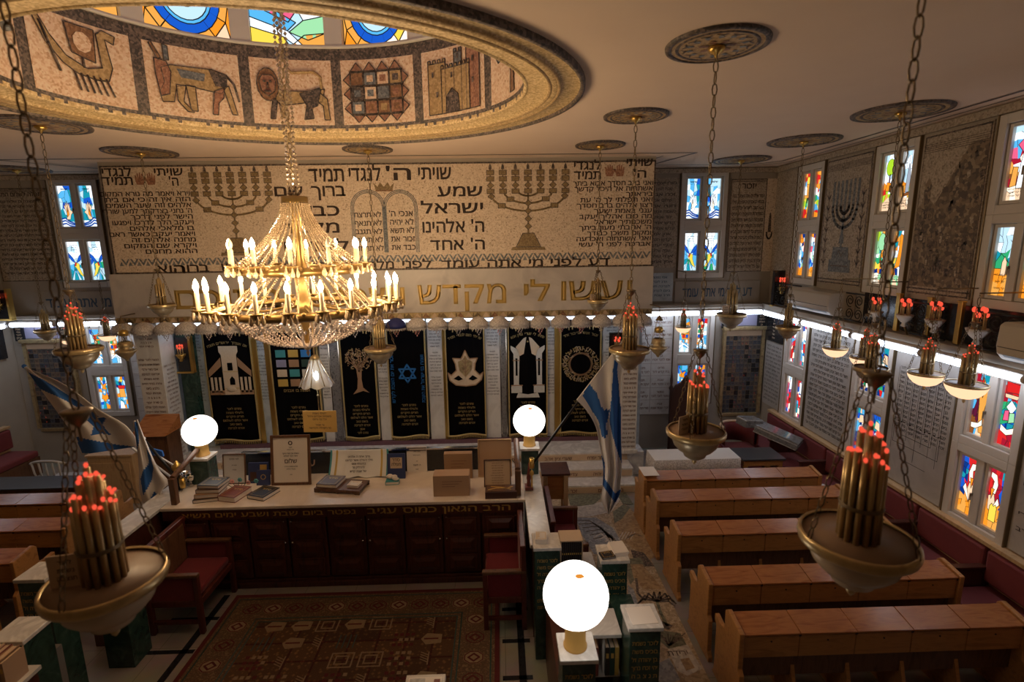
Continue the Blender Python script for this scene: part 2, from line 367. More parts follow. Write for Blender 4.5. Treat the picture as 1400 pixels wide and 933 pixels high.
def hole(a):
    best = None
    for i in range(n):
        p, q = ell(12*i/n, 0, RW-.01), ell(12*(i+1)/n, 0, RW-.01); px_, py_, qx, qy = p[0]-DC[0], p[1]-DC[1], q[0]-DC[0], q[1]-DC[1]; dx, dy = math.cos(a), math.sin(a)
        c0, c1 = dx*py_-dy*px_, dx*qy-dy*qx
        if c0 <= 1e-9 and c1 >= -1e-9 and px_*dx+py_*dy > 0: f = c0/(c0-c1) if abs(c0-c1) > 1e-12 else 0; return (p[0]+(q[0]-p[0])*f, p[1]+(q[1]-p[1])*f)
    return (DC[0]+2.6*math.cos(a), DC[1]+2.1*math.sin(a))
def edge(a):
    dx, dy = math.cos(a), math.sin(a); ts = []
    if dx > 1e-9: ts.append((XR+.3-DC[0])/dx)
    if dx < -1e-9: ts.append((XL-.3-DC[0])/dx)
    if dy > 1e-9: ts.append((YB+.3-DC[1])/dy)
    if dy < -1e-9: ts.append((YR-.3-DC[1])/dy)
    t = min(ts); return (DC[0]+dx*t, DC[1]+dy*t)
cor = [math.atan2(yy-DC[1], xx-DC[0]) % (2*PI) for xx in (XL-.3, XR+.3) for yy in (YR-.3, YB+.3)]
ang = sorted(set(ang0) | set(cor))
for i in range(len(ang)):
    a, c = ang[i], ang[(i+1) % len(ang)]; q = []
    for z in (ZC, ZC+.25):
        q.append([(*hole(a), z), (*hole(c), z), (*edge(c), z), (*edge(a), z)])
    b.add(q[0], [(0, 1, 2, 3)], 0); b.add(q[1], [(3, 2, 1, 0)], 0); b.add([q[0][0], q[0][1], q[1][1], q[1][0]], [(0, 1, 2, 3)], 0)
struct(b.build('ceiling', 'plaster'), 'cream plaster ceiling around the dome')
# walls (window openings as u0,v0,u1,v1 in each wall's own frame)
TW_R = frame((XR, 0, 0), (0, -1, 0), (0, 0, 1)); TW_L = frame((XL, 0, 0), (0, 1, 0), (0, 0, 1)); TW_B = frame((0, YB, 0), (1, 0, 0), (0, 0, 1))
WY = [(9.04, 8.38), (7.20, 6.52), (5.45, 4.76), (3.6, 2.92)]
UZ, LZ = (3.40, 5.28), (.93, 2.74)
rh = [(-a, z0, -c, z1) for a, c in WY for z0, z1 in (UZ, LZ)]
struct(wall_grid(rh, -YB-.3, 0, -YR+.3, ZC, .25, TW_R).build('wall_right', 'wall'), 'right wall of the hall with stained glass windows')
lh = [(7.2, LZ[0], 7.9, LZ[1])]
struct(wall_grid(lh, YR-.3, 0, YB+.3, ZC, .25, TW_L).build('wall_left', 'wall'), 'left wall of the hall')
WBR = [(3.43, 3.46, 4.24, 5.33), (3.41, .97, 4.14, 2.72)]; WBL = [(-7.98, 3.46, -7.17, 5.33), (-7.84, .97, -7.12, 2.72)]
struct(wall_grid(WBR+WBL, XL, 0, XR, ZC, .25, TW_B).build('wall_back', 'wall'), 'far wall of the hall beside the ark')
struct(B().box(XL-.3, YR-.3, 0, XR+.3, YR, ZC).build('wall_rear', 'rear'), 'wall behind the gallery')
# dark painted border lines and mitred corners on the ceiling
b = B(); zt = ZC-.004
def onc(px, py): p = P(px, py, z=zt); return (p.x, p.y)
def strip(pts, wd): b.line(pts, wd, 0, 0, frame((0, 0, zt), (1, 0, 0), (0, 1, 0)))
y1 = 8.18; y2 = 9.55
strip([(-7.4, y1), (3.05, y1), (2.70, 9.42), (4.55, 9.42), (4.88, 9.1), (4.88, -2)], .045)
strip([(-7.4, y1), (-6.4, 9.42), (-8.9, 9.42), (-8.9, -2)], .045)
strip([(2.62, 8.45), (2.4, 9.6), (4.7, 9.6), (5.05, 9.2), (5.05, -2)], .025)
strip([(-7.0, 8.4), (-6.2, 9.6), (-9.02, 9.6), (-9.02, -2)], .025)
struct(b.build('trim_2', 'mos_dark'), 'dark border lines around the edge of the ceiling')
b = B()
b.box(XR-.05, YR, ZC-.1, XR, YB, ZC-.02); b.box(2.53, YB-.05, ZC-.1, XR-.05, YB, ZC-.02); b.box(XL, YB-.05, ZC-.1, -6.15, YB, ZC-.02); b.box(XL, YR, ZC-.1, XL+.05, YB-.05, ZC-.02)
struct(b.build('trim_3', 'mos_grey'), 'grey cornice strip under the ceiling')
# ---------------- the dome
b = B()
ellsweep(b, [(RW+.03, ZC), (RW+.03, ZC-.045), (RW-.005, ZC-.05), (RW-.01, ZC-.02)], 96, 2)
ellsweep(b, [(RW-.01, ZC-.02), (RW-.16, ZC-.005), (RW-.17, ZC-.02)], 96, 0)
ellsweep(b, [(RW-.17, ZC-.02), (RW-.185, ZC-.035), (RW-.20, ZC-.02)], 96, 1)
ellsweep(b, [(RW-.20, ZC-.02), (RW-.225, ZC-.03), (RW-.25, ZC-.02)], 96, 0); ellsweep(b, [(RW-.25, ZC-.02), (RW-.265, ZC-.035), (RW-.28, ZC-.02)], 96, 1)
ellsweep(b, [(RW-.28, ZC-.02), (RW-.30, ZC-.0), (.035, ZC+.012)], 96, 0); ellsweep(b, [(.035, ZC+.012), (.02, ZC-.0), (0, ZC+.01), (0, ZC+.05)], 96, 0)
struct(b.build('trim_4', ['mos_ring', 'mos_gold', 'mos_dark']), 'oval moulded mosaic ring edging the dome opening')
DZ0, DZ1, DZ2 = ZC+.01, ZC+.92, ZC+2.3
b = B(); ellsweep(b, [(.01, DZ0), (0, DZ0+.01), (0, DZ1)], 120)
struct(b.build('wall_dome', 'mos_dark'), 'dark mosaic drum wall inside the dome')
def drum(sv, z, off=0): return ell(sv, z, -off)
b = B(); vs = []; kk = [(1.12, DZ2), (.8, DZ2+.5), (.4, DZ2+.8), (.02, DZ2+.9)]
for f, z in kk: vs += [(DC[0]+(EA*math.cos(2*PI*i/48))*f, DC[1]+EB*math.sin(2*PI*i/48)*f, z) for i in range(48)]
b.add(vs, [(j*48+i, j*48+(i+1) % 48, (j+1)*48+(i+1) % 48, (j+1)*48+i) for j in range(3) for i in range(48)], 0, True)
struct(b.build('ceiling_dome', 'plaster'), 'plaster vault closing the dome')
NW = 12; SOFF = -.05
wf = B()
for k in range(NW):
    v = [drum(k+SOFF-.1, DZ1, .03), drum(k+SOFF+.1, DZ1, .03), drum(k+SOFF+.1, DZ1, -.2), drum(k+SOFF-.1, DZ1, -.2)]
    wf.add(v+[(x, y, DZ2) for x, y, z in v], [(0, 1, 5, 4), (1, 2, 6, 5), (2, 3, 7, 6), (3, 0, 4, 7)], 0)
ellsweep(wf, [(0, DZ1), (-.04, DZ1), (-.04, DZ1+.03), (.1, DZ1+.03)], 96); ellsweep(wf, [(-.04, DZ2-.05), (-.04, DZ2+.02), (.3, DZ2+.02)], 96)
dwin = struct(wf.build('window_1', 'white'), 'ring of stained glass windows around the dome', 'window')
CP = {k: i for i, k in enumerate(GK)}
for k in range(NW):
    s0, s1 = k+SOFF+.10, k+1+SOFF-.10; rr = random.Random(k); b = B(); nx, nz_ = 12, 16
    def q(u, v, off=0): return drum(s0+(s1-s0)*(1-u), DZ1+.03+(DZ2-DZ1-.08)*v, -.06+off)
    def dq(pts, c, lay, ol=True):
        tri = [[pts[i] for i in t] for t in tessellate_polygon([[Vector((x, y, 0)) for x, y in pts]])]
        while tri:
            t = tri.pop(); us = [x for x, y in t]
            if max(us)-min(us) > .16:
                l_, i = max((abs(t[i][0]-t[i-1][0]), i) for i in range(3)); a, c2, d = t[i], t[i-1], t[i-2]; m2 = ((a[0]+c2[0])/2, (a[1]+c2[1])/2); tri += [[a, m2, d], [m2, c2, d]]
            else: b.add([q(x, y, .004*lay) for x, y in t], [(0, 1, 2)], CP[c])
        if ol:
            pp = pts+[pts[0]]
            for i in range(len(pts)): n_ = max(1, int(abs(pp[i][0]-pp[i+1][0])/.12)); b.tube([q(pp[i][0]+(pp[i+1][0]-pp[i][0])*f/n_, pp[i][1]+(pp[i+1][1]-pp[i][1])*f/n_, .004*lay+.003) for f in range(n_+1)], .006, 4, LEAD)
    def circ(cx, cy, r, c, lay):
        for j in range(0, 12): dq([(cx, cy)]+[(cx+r*math.cos(2*PI*(j+t)/12), cy+r*.72*math.sin(2*PI*(j+t)/12)) for t in (0, .5, 1)], c, lay, False)
        b.tube([q(cx+r*math.cos(2*PI*j/24), cy+r*.72*math.sin(2*PI*j/24), .004*lay+.003) for j in range(25)], .006, 4, LEAD)
    if k % 2 == 0:
        for j in range(14):
            a0, a1 = 2*PI*j/14, 2*PI*(j+1)/14
            for r0, r1 in ((.2, .5), (.5, 1.0)):
                c4 = [(.5+r*math.cos(a), .30+r*.72*math.sin(a)) for r, a in ((r0, a0), (r0, a1), (r1, a1), (r1, a0))]; c4 = [(min(1, max(0, x)), min(1, max(0, y))) for x, y in c4]
                dq(c4, rr.choice(['orange', 'amber', 'peach', 'red', 'amber', 'cream', 'yellow']), 1 if r0 < .4 else 0)
        circ(.5, .30, .40, 'blue', 3); circ(.5, .30, .30, 'sky', 4); circ(.5, .30, .26, 'ice', 5); circ(.5, .30, .12, 'white', 6)
    else:
        dq([(0, 0), (1, 0), (1, 1), (.5, 1), (0, 1)], 'ice', 0)
        for pts, c in (([(0, .0), (.5, 0), (.42, .08), (0, .14)], 'yellow'), ([(.5, 0), (1, 0), (1, .12), (.7, .1)], 'amber'), ([(0, .14), (.42, .08), (.6, 0), (.7, 0), (.48, .13), (0, .22)], 'white'), ([(.5, .12), (.75, .06), (1, .12), (1, .26), (.7, .22)], 'mint'), ([(.7, .22), (1, .26), (1, .34), (.65, .28)], 'white'),
                       ([(0, .22), (.48, .13), (.6, .2), (.3, .3), (0, .32)], 'sky'), ([(.2, .28), (.5, .2), (.62, .3), (.3, .38)], 'pink'), ([(0, .32), (.3, .30), (.5, .4), (0, .5)], 'ice'), ([(.6, .3), (1, .34), (1, .46), (.5, .4)], 'peach'), ([(0, .5), (.5, .4), (1, .46), (1, .7), (0, .7)], 'orange'), ([(0, .7), (1, .7), (1, 1), (0, 1)], 'sky')): dq(pts, c, 2)
    b.build('pane', GM, dwin)
# mosaic panels with emblems round the drum
def emblem_panel(k, kind, lab):
    s0, s1 = k+SOFF+.055, k+1+SOFF-.055; za, zb = DZ0+.075, DZ1-.125
    def q(u, v, off): return drum(s0+(s1-s0)*(1-u), za+(zb-za)*v, off)
    b = B(); ns = 10
    for i in range(ns): b.add([q(i/ns, 0, .006), q((i+1)/ns, 0, .006), q((i+1)/ns, 1, .006), q(i/ns, 1, .006)], [(0, 1, 2, 3)], 0)
    o = b.build('mosaic_picture', MM, loc=q(.5, 0, 0)); tag(o, lab, 'mosaic', 'mosaic panels inside the dome')
    e = B()
    def pg(pts, m, lay=1, out=True):
        tri = [[pts[i] for i in t] for t in tessellate_polygon([[Vector((x, y, 0)) for x, y in pts]])]
        while tri:      # small triangles hug the curved wall
            t = tri.pop(); us = [x for x, y in t]
            if max(us)-min(us) > .13:
                l_, i = max((abs(t[i][0]-t[i-1][0]), i) for i in range(3)); a, c, d = t[i], t[i-1], t[i-2]; m2 = ((a[0]+c[0])/2, (a[1]+c[1])/2); tri += [[a, m2, d], [m2, c, d]]
            else: e.add([q(x, y, .012+.004*lay) for x, y in t], [(0, 1, 2)], m)
        if out:
            pp = pts+[pts[0]]
            for i in range(len(pts)): n_ = max(1, int(abs(pp[i][0]-pp[i+1][0])/.1)); e.tube([q(pp[i][0]+(pp[i+1][0]-pp[i][0])*f/n_, pp[i][1]+(pp[i+1][1]-pp[i][1])*f/n_, .013+.004*lay) for f in range(n_+1)], .006, 4, 5)
    def ln_(pts, r=.008, m=5, lay=2): e.tube([q(x, y, .014+.004*lay) for x, y in pts], r, 4, m)
    if kind == 'ship':
        pg([(.07, .88), (.18, .6), (.32, .42), (.45, .33), (.62, .3), (.75, .32), (.8, .5), (.76, .86), (.84, .82), (.86, .93), (.74, .97), (.68, .9), (.7, .48), (.55, .42), (.36, .52), (.22, .72), (.12, .93)], 2)
        pg([(.38, .94), (.66, .94), (.64, .52), (.42, .58)], 1, 2); pg([(.53+.09*math.cos(2*PI*i/9), .74+.13*math.sin(2*PI*i/9)) for i in range(9)], 0, 4, False)
        ln_([(.52, .55), (.52, .42)], .012); ln_([(.13, .85), (.28, .3)], .012)
        for i in range(6): ln_([(.42+.06*i, .34), (.46+.065*i, .12)], .01)
    elif kind == 'donkey':
        pg([(.16, .66), (.26, .72), (.70, .74), (.86, .68), (.84, .50), (.78, .40), (.40, .46), (.3, .42), (.26, .2), (.14, .18), (.12, .32), (.18, .46)], 2)
        pg([(.10, .78), (.22, .76), (.26, .62), (.22, .3), (.13, .26), (.10, .55)], 4, 2); pg([(.14, .76), (.06, .97), (.09, .99), (.17, .8)], 1, 3); pg([(.2, .76), (.2, .99), (.25, .97), (.25, .78)], 3, 3)
        pg([(.66, .73), (.86, .68), (.85, .5), (.72, .5)], 5, 3, False); pg([(.32, .68), (.62, .66), (.6, .55), (.36, .56)], 3, 3, False)
        pg([(.3, .45), (.4, .45), (.36, .22), (.46, .08), (.39, .08), (.3, .22)], 2, 2); pg([(.4, .46), (.5, .46), (.5, .1), (.43, .1)], 2, 2)
        pg([(.7, .42), (.82, .5), (.8, .34), (.74, .26), (.72, .08), (.66, .08), (.68, .26)], 4, 2); pg([(.8, .5), (.87, .52), (.92, .22), (.94, .1), (.88, .1), (.85, .26)], 2, 2)
        ln_([(.86, .66), (.93, .55), (.97, .3)], .012)
    elif kind == 'lion':
        pg([(.28, .52), (.72, .52), (.9, .56), (.86, .36), (.62, .34), (.4, .3), (.28, .34)], 2)
        pg([(.2+.13*math.cos(2*PI*i/14), .6+.25*math.sin(2*PI*i/14)) for i in range(14)], 1, 3); pg([(.1, .66), (.14, .74), (.26, .74), (.3, .66), (.28, .5), (.2, .42), (.12, .5)], 4, 5)
        ln_([(.15, .64), (.18, .64)], .012, 5, 8); ln_([(.22, .64), (.25, .64)], .012, 5, 8); ln_([(.2, .63), (.2, .54)], .01, 5, 8); ln_([(.16, .49), (.24, .49)], .01, 5, 8)
        pg([(.24, .36), (.3, .36), (.26, .08), (.2, .08)], 5, 2); pg([(.32, .36), (.4, .36), (.4, .1), (.34, .1)], 2, 2)
        pg([(.58, .48), (.86, .58), (.8, .3), (.72, .26), (.74, .1), (.62, .08), (.66, .3)], 5, 3); pg([(.84, .5), (.93, .4), (.95, .08), (.88, .08), (.87, .3), (.8, .36)], 2, 2)
        ln_([(.86, .56), (.86, .74), (.78, .82), (.5, .8), (.45, .86)], .016, 2)
    elif kind == 'breastplate':
        pg([(.12, .14), (.84, .14), (.84, .82), (.12, .82)], 2)
        cc = [3, 4, 1, 4, 5, 0, 3, 1, 1, 3, 0, 2]
        for i in range(4):
            for j in range(3):
                x, y = .13+.178*i, .16+.22*j; pg([(x, y), (x+.165, y), (x+.165, y+.2), (x, y+.2)], cc[(i+j*4) % 12], 2); pg([(x+.04, y+.05), (x+.125, y+.05), (x+.125, y+.15), (x+.04, y+.15)], cc[(i*3+j+5) % 12], 3, False)
            x = .13+.178*i; pg([(x, .82), (x+.165, .82), (x+.08, .95)], 4, 2); pg([(x, .14), (x+.165, .14), (x+.08, .03)], 4, 2)
        for j in range(3):
            y = .15+.22*j; pg([(.12, y), (.12, y+.2), (.03, y+.1)], 4, 2); pg([(.84, y), (.84, y+.2), (.93, y+.1)], 4, 2)
    elif kind == 'castle':
        def tower(x0, x1, y1, m, lay):
            pg([(x0, .05), (x1, .05), (x1, y1), (x0, y1)], m, lay); nn = max(2, int((x1-x0)/.06)); d = (x1-x0)/(2*nn-1)
            for i in range(nn): pg([(x0+2*i*d, y1), (x0+(2*i+1)*d, y1), (x0+(2*i+1)*d, y1+.05), (x0+2*i*d, y1+.05)], m, lay)
        tower(.1, .36, .8, 2, 1); tower(.3, .75, .7, 2, 2); tower(.7, .92, .95, 4, 1); tower(.5, .62, .9, 3, 1)
        pg([(.36, .05), (.58, .05), (.56, .3), (.46, .4), (.38, .3)], 5, 3)
        for x, y in ((.16, .6), (.22, .3), (.45, .55), (.8, .7), (.8, .4), (.55, .8)): pg([(x, y), (x+.03, y), (x+.03, y+.08), (x, y+.08)], 5, 4, False)
    elif kind == 'serpent':
        pts = [(.1+.8*t, .45+.25*math.sin(t*9)) for t in [i/16 for i in range(17)]]; e.tube([q(x, y, .02) for x, y in pts], .05, 6, 3); ln_(pts, .01)
    elif kind == 'palm':
        pg([(.45, .05), (.55, .05), (.53, .6), (.47, .6)], 1)
        for i in range(7):
            t = PI*i/6; pg([(.5, .6), (.5+.38*math.cos(t), .6+.3*math.sin(t)), (.5+.33*math.cos(t+.2), .56+.25*math.sin(t+.2))], 3, 2)
    elif kind == 'sheaf':
        for i in range(7): pg([(.5, .35), (.2+.1*i, .9), (.25+.1*i, .88)], 2, 1+i % 3); pg([(.5, .4), (.3+.06*i, .06), (.34+.06*i, .06)], 2, 1+i % 3)
    e.build('emblem', MM, o, world=True)
MM = ['mos_pale', 'mos_brown', 'mos_gold', 'mos_slate', 'mos_red', 'mos_dark']
EMB = {3: ('lion', 'mosaic of a bearded lion inside the dome, behind the chandelier chain'), 2: ('breastplate', 'mosaic of a jewelled breastplate grid inside the dome'), 1: ('castle', 'mosaic of crenellated castle towers inside the dome'),
       0: ('palm', 'partly hidden mosaic at the right end of the dome, beyond the castle'), 4: ('donkey', 'mosaic of a brown donkey inside the dome, left of the lion'), 5: ('ship', 'mosaic of a bird-prowed sailing ship inside the dome'),
       6: ('serpent', 'partly hidden mosaic at the left end of the dome, beyond the ship')}
for k, (kd, lb) in EMB.items(): emblem_panel(k, kd, lb)
# ================================================================= ARK BLOCK
AX0, AX1, AY = -6.15, 2.53, 8.5
b = B(); b.box(AX0, AY, 3.0, AX1, YB, ZC)
struct(b.build('wall_front', 'wall'), 'projecting upper wall over the ark')
b = B(); b.box(AX0, 9.42, 0, AX1, YB, 3.0); b.box(AX0, 8.95, 0, AX0+.35, 9.42, 3.0); b.box(AX1-.35, 8.95, 0, AX1, 9.42, 3.0)
struct(b.build('wall_front_lower', 'slab_blue'), 'wall of the ark behind the curtains')
# platform with three steps
b = B()
SX0, SX1 = -5.0, 2.25
ys = [(7.93, .147), (8.24, .295), (8.58, .445)]
prev = 0
for i, (y, z) in enumerate(ys):
    b.box(SX0-.0, y, prev, SX1, 9.42, z-.0, 0); prev = z
b.box(AX0, 8.6, 0, AX1, 9.42, .44, 0)
st = struct(b.build('floor_platform', 'marble', bevel=.008), 'three white marble steps in front of the ark')
b = B(); prev = 0
for i, (y, z) in enumerate(ys):
    b.box(SX0+.02, y-.004, prev+.012, SX1-.02, y, z-.03, 0)
    T = fback(0, y-.006, prev+.03)
    for k in range(9): b.text(['בנו בית לשם', 'זכר עולם יהיה', 'צדיק כתמר יפרח', 'שערי ציון אהב'][(k+i) % 4], T, .085, SX1-.45-k*.80, 0, mat=1, maxw=.7)
    prev = z
b.build('riser_lettering', ['paper_tan', 'ink_rust'], st)
# great mosaic panel
TP = fback(0, AY-.012, 0)
root = thing('mosaic_picture', 'wide tan mosaic panel with Hebrew verses and two menorahs above the ark', 'mosaic', (-1.8, AY, 3.72))
b = B(); PX0, PX1, PZ0, PZ1 = -6.12, 2.525, 3.715, 5.37
b.box(PX0, AY-.012, PZ0, PX1, AY, PZ1, 0); b.build('mosaic_ground', 'mos_tan', root, world=True)
b = B(); T = fback(0, AY-.014, 0)
b.line([(PX0+.01, PZ0+.01), (PX1-.01, PZ0+.01), (PX1-.01, PZ1-.01), (PX0+.01, PZ1-.01)], .025, 0, 0, T, True)
zz = P(500, 359, y=AY).z
for i in range(62):
    x = -6.0+i*.137
    b.poly([(x, zz+.11), (x+.03, zz+.11), (x+.0685, zz+.05), (x+.107, zz+.11), (x+.137, zz+.11), (x+.0685, zz-.0)], 0, 1, T)
    b.poly([(x-.035, zz), (x+.035, zz), (x, zz+.07)], 0, 1, T)
b.build('border', ['mos_dark', 'mos_slate'], root, world=True)
def px2(px, py): p = P(px, py, y=AY); return p.x, p.z
b = B()
def L(st, px, py, h, wpx, al='r', m=0):
    """text whose lower right corner is at the pixel; h, w in pixels"""
    x, z = px2(px, py); k = 1/706*(AY*.98)
    b.text(st, T, h*k/.6, x, z, .002, m, al, width=wpx*k)
# left verses
L('שויתי', 252, 240, 9, 39); L("ה'", 246, 254, 10, 13); L('לנגדי', 182, 241, 10, 40); L('תמיד', 184, 253, 10, 40)
LV = ['וירא ויאמר מה נורא המקום', 'הזה אין זה כי אם בית', 'אלהים וזה שער השמים', "ה' נחני בצדקתך למען שוררי", 'הישר לפני דרכך', 'ויעקב הלך לדרכו ויפגעו', 'בו מלאכי אלהים', 'ויאמר יעקב כאשר ראם', 'מחנה אלהים זה', 'ויקרא שם המקום', 'ההוא מחנים']
LW = [118, 112, 112, 118, 82, 108, 86, 114, 86, 97, 70]
for i, s in enumerate(LV): L(s, 261+i*1.05, 267.5+i*7.85, 5.4, LW[i])
RV = ['ואני ברב חסדך אבוא ביתך', 'אשתחוה אל היכל קדשך', 'ביראתך', "ואני תפלתי לך ה' עת", 'רצון אלהים ברב חסדך', 'ענני באמת ישעך', 'מה טבו אהליך יעקב', 'משכנותיך ישראל', "ה' אהבתי מעון ביתך", 'ומקום משכן כבודך', 'ואני אשתחוה ואכרעה', "אברכה לפני ה' עשי"]
RW = [109, 107, 37, 99, 103, 80, 100, 79, 100, 89, 104, 100]
L('שויתי', 892.5, 227, 9, 37); L("ה'", 884, 243, 9.5, 19); L('לנגדי', 822, 232, 10, 38); L('תמיד', 822, 245, 10, 37)
for i, s in enumerate(RV): L(s, 893-i*.32, 253+i*7.55, 5.4, RW[i])
# centre
L('שויתי', 618, 245, 15, 46); L("ה'", 564, 246, 15, 36); L('לנגדי', 522, 247, 16, 44); L('תמיד', 472, 248, 16, 47)
L('שמע', 661, 268, 12.5, 62); L('ישראל', 662, 291, 13, 85); L("ה' אלהינו", 663, 317, 14, 86); L("ה' אחד", 664, 341, 13, 75)
L('ברוך', 474, 268, 13, 46); L('שם', 416, 268, 12, 40); L('כבוד', 466, 295, 13, 62); L('מלכותו', 466, 318, 13, 92); L('לעולם', 479, 343, 13, 90)
for i, s in enumerate(["אנכי ה'", 'לא יהיה', 'לא תשא', 'זכור את', 'כבד את']): L(s, 565.5+i*.9, 295.5+i*11.5, 6.5, 33)
for i, s in enumerate(['לא תרצח', 'לא תנאף', 'לא תגנב', 'לא תענה', 'לא תחמד']): L(s, 522+i*.9, 297+i*11.4, 6, 37)
# band
words = 'דע לפני מי אתה עומד לפני מלך מלכי המלכים הקדוש ברוך הוא'
L('דע לפני מי אתה עומד', 834, 362.5, 9.5, 233); L('לפני', 591, 366, 9.5, 42); L('מלך מלכי', 540, 367, 9.5, 82); L('המלכים', 450, 368.5, 9.5, 70); L('הקדוש', 366, 369.5, 9.5, 62); L('ברוך', 288, 371.5, 9.5, 45); L('הוא', 254, 372.5, 9.5, 38)
b.build('lettering', 'ink', root, world=True)
# menorahs in the mosaic
def menorah(cx, base_py, top_py, sp, name):
    mb = B(); T2 = fback(0, AY-.016, 0); k = AY*.98/706
    X, z0 = px2(cx, base_py); _, z1 = px2(cx, top_py); H = z1-z0; s = sp*k
    def u(i): return X+i*s
    def knop(x, z, r=.055, m=0, d=False):
        if d: mb.poly([(x-r*1.1, z), (x, z-r), (x+r*1.1, z), (x, z+r)], .002, m, T2); mb.line([(x-r*1.1, z), (x, z-r), (x+r*1.1, z), (x, z+r)], .009, .003, 1, T2, True)
        else: mb.rect(x-r*1.15, z-r*.7, x+r*1.15, z+r*.7, .002, m, T2); mb.line([(x-r*1.15, z-r*.7), (x+r*1.15, z-r*.7), (x+r*1.15, z+r*.7), (x-r*1.15, z+r*.7)], .009, .003, 1, T2, True)
    mb.poly([(X-.28, z0), (X+.28, z0), (X+.26, z0+.05), (X-.26, z0+.05)], .002, 0, T2); mb.poly([(X-.2, z0+.05), (X+.2, z0+.05), (X+.09, z0+H*.2), (X-.09, z0+H*.2)], .002, 0, T2)
    mb.line([(X-.2, z0+.05), (X+.2, z0+.05), (X+.09, z0+H*.2), (X-.09, z0+H*.2)], .012, .003, 1, T2, True)
    mb.line([(X, z0+H*.2), (X, z1-.1)], .03, .001, 0, T2)
    top = z1-.08
    for i in (1, 2, 3):
        zc = z0+H*(.635 if i == 1 else (.55 if i == 2 else .46))
        for sg in (-1, 1):
            pts = [(X+sg*i*s*math.sin(t*PI/2), zc+ (1-math.cos(t*PI/2))*.11*i**.7*1.2) for t in [q/8 for q in range(9)]]
            mb.line(pts, .03, .001, 0, T2); mb.line([pts[-1], (u(sg*i), top)], .03, .001, 0, T2)
            if i > 1: knop(*pts[4], .05); 
            if i == 3: knop(*pts[7], .05, 0, True)
    for i in range(-3, 4):
        for j, z in enumerate((top-.05, top-.145, top-.245, top-.335)): knop(u(i), z, .05, 0, j == 2)
        mb.poly([(u(i)-.025, top), (u(i)+.025, top), (u(i)+.02, top+.05), (u(i), top+.09), (u(i)-.02, top+.05)], .002, 1, T2)
    for z in (z0+H*.28, z0+H*.37, z0+H*.46, z0+H*.55): knop(X, z, .05, 0, True)
    return mb.build(name, ['mos_olive', 'mos_dark'], root, world=True)
menorah(327, 349.5, 227, 16.2, 'menorah_emblem'); menorah(722.5, 342, 224, 16.8, 'menorah_emblem')
# tablets, crown and hands
b = B(); T2 = fback(0, AY-.016, 0)
for cx in (503.5, 547.5):
    x, z = px2(cx, 284); x2, z0 = px2(cx+2, 345); r = .27
    o = [(x+r, z0)]+[(x+r*math.cos(a), z+r*math.sin(a)) for a in [PI*i/12 for i in range(13)]]+[(x-r, z0)]
    for dr in (0, .022, .044): b.line([(x+(px_-x)*(1-dr/r), z_ if z_ <= z else z+(z_-z)*(1-dr/r)) for px_, z_ in o], .012, .001, 0, T2)
b.build('tablets_emblem', 'mos_slate', root, world=True)
b = B(); x, z = px2(525.5, 261)
b.poly([(x-.13, z), (x+.13, z), (x+.16, z+.12), (x+.1, z+.06), (x+.06, z+.13), (x, z+.06), (x-.06, z+.13), (x-.1, z+.06), (x-.16, z+.12)], .001, 0, T2); b.line([(x-.13, z), (x+.13, z)], .02, .002, 1, T2)
b.build('crown_emblem', ['mos_olive', 'mos_brown'], root, world=True)
def hand(b, x, z, s, sg, T, m, w=.001):
    pts = [(-.3, 0), (.3, 0), (.42, .35), (.62, .62), (.5, .68), (.3, .5), (.3, .95), (.2, 1), (.14, .55), (.1, 1.06), (0, 1.08), (-.04, .55), (-.12, 1.02), (-.22, 1), (-.2, .5), (-.32, .85), (-.42, .82), (-.4, .3)]
    b.poly([(x+sg*a*s, z+c*s) for a, c in (pts if sg > 0 else pts)], w, m, T)
for (a, c) in ((193, 253), (208, 253), (833, 241.5), (847, 241.5)):
    b = B(); hand(b, *px2(a, c), .17, 1 if a in (193, 833) else -1, T2, 0); b.build('hands_emblem', 'mos_red', root, world=True)
# marble fascia with gold letters
root = thing('marble_fascia', 'pale marble lintel with large gold Hebrew letters above the ark', 'fascia', (-1.85, AY, 2.98))
b = B(); b.box(-6.2, AY-.06, 3.015, 2.535, AY-.001, 3.71); b.build('marble_slab', 'slab_fascia', root, world=True)
b = B(); T = fback(0, AY-.066, 0)
def FL(st, px, py, h, wpx):
    p = P(px, py, y=AY-.066); k = (AY-.06)*.98/706; b.text(st, T, h*k/.62, p.x, p.z, 0, 0, 'r', width=wpx*k)
FL('ועשו', 866, 409, 27, 106); FL('לי', 754, 411, 24, 42); FL('מקדש', 694, 414, 27, 126); FL('ושכנתי', 556, 417, 25, 150); FL('בתוכם', 390, 420, 26, 152)
b.build('gold_lettering', 'gold_paint', root, world=True)
b = B(); b.box(-6.2, AY-.07, 2.925, 2.535, AY-.03, 3.013); T = fback(0, AY-.072, 0)
for i in range(62):
    x = -6.18+i*.1405; b.poly([(x, 2.93), (x+.13, 2.93), (x+.065, 3.01)], 0, (1, 2, 1, 3)[i % 4], T); b.box(x-.008, AY-.085, 2.925, x+.008, AY-.07, 3.0, 2 if i % 2 else 0)
b.build('gilt_moulding', ['antique', 'paper_tan', 'brass_dark', 'mos_brown'], root, world=True)
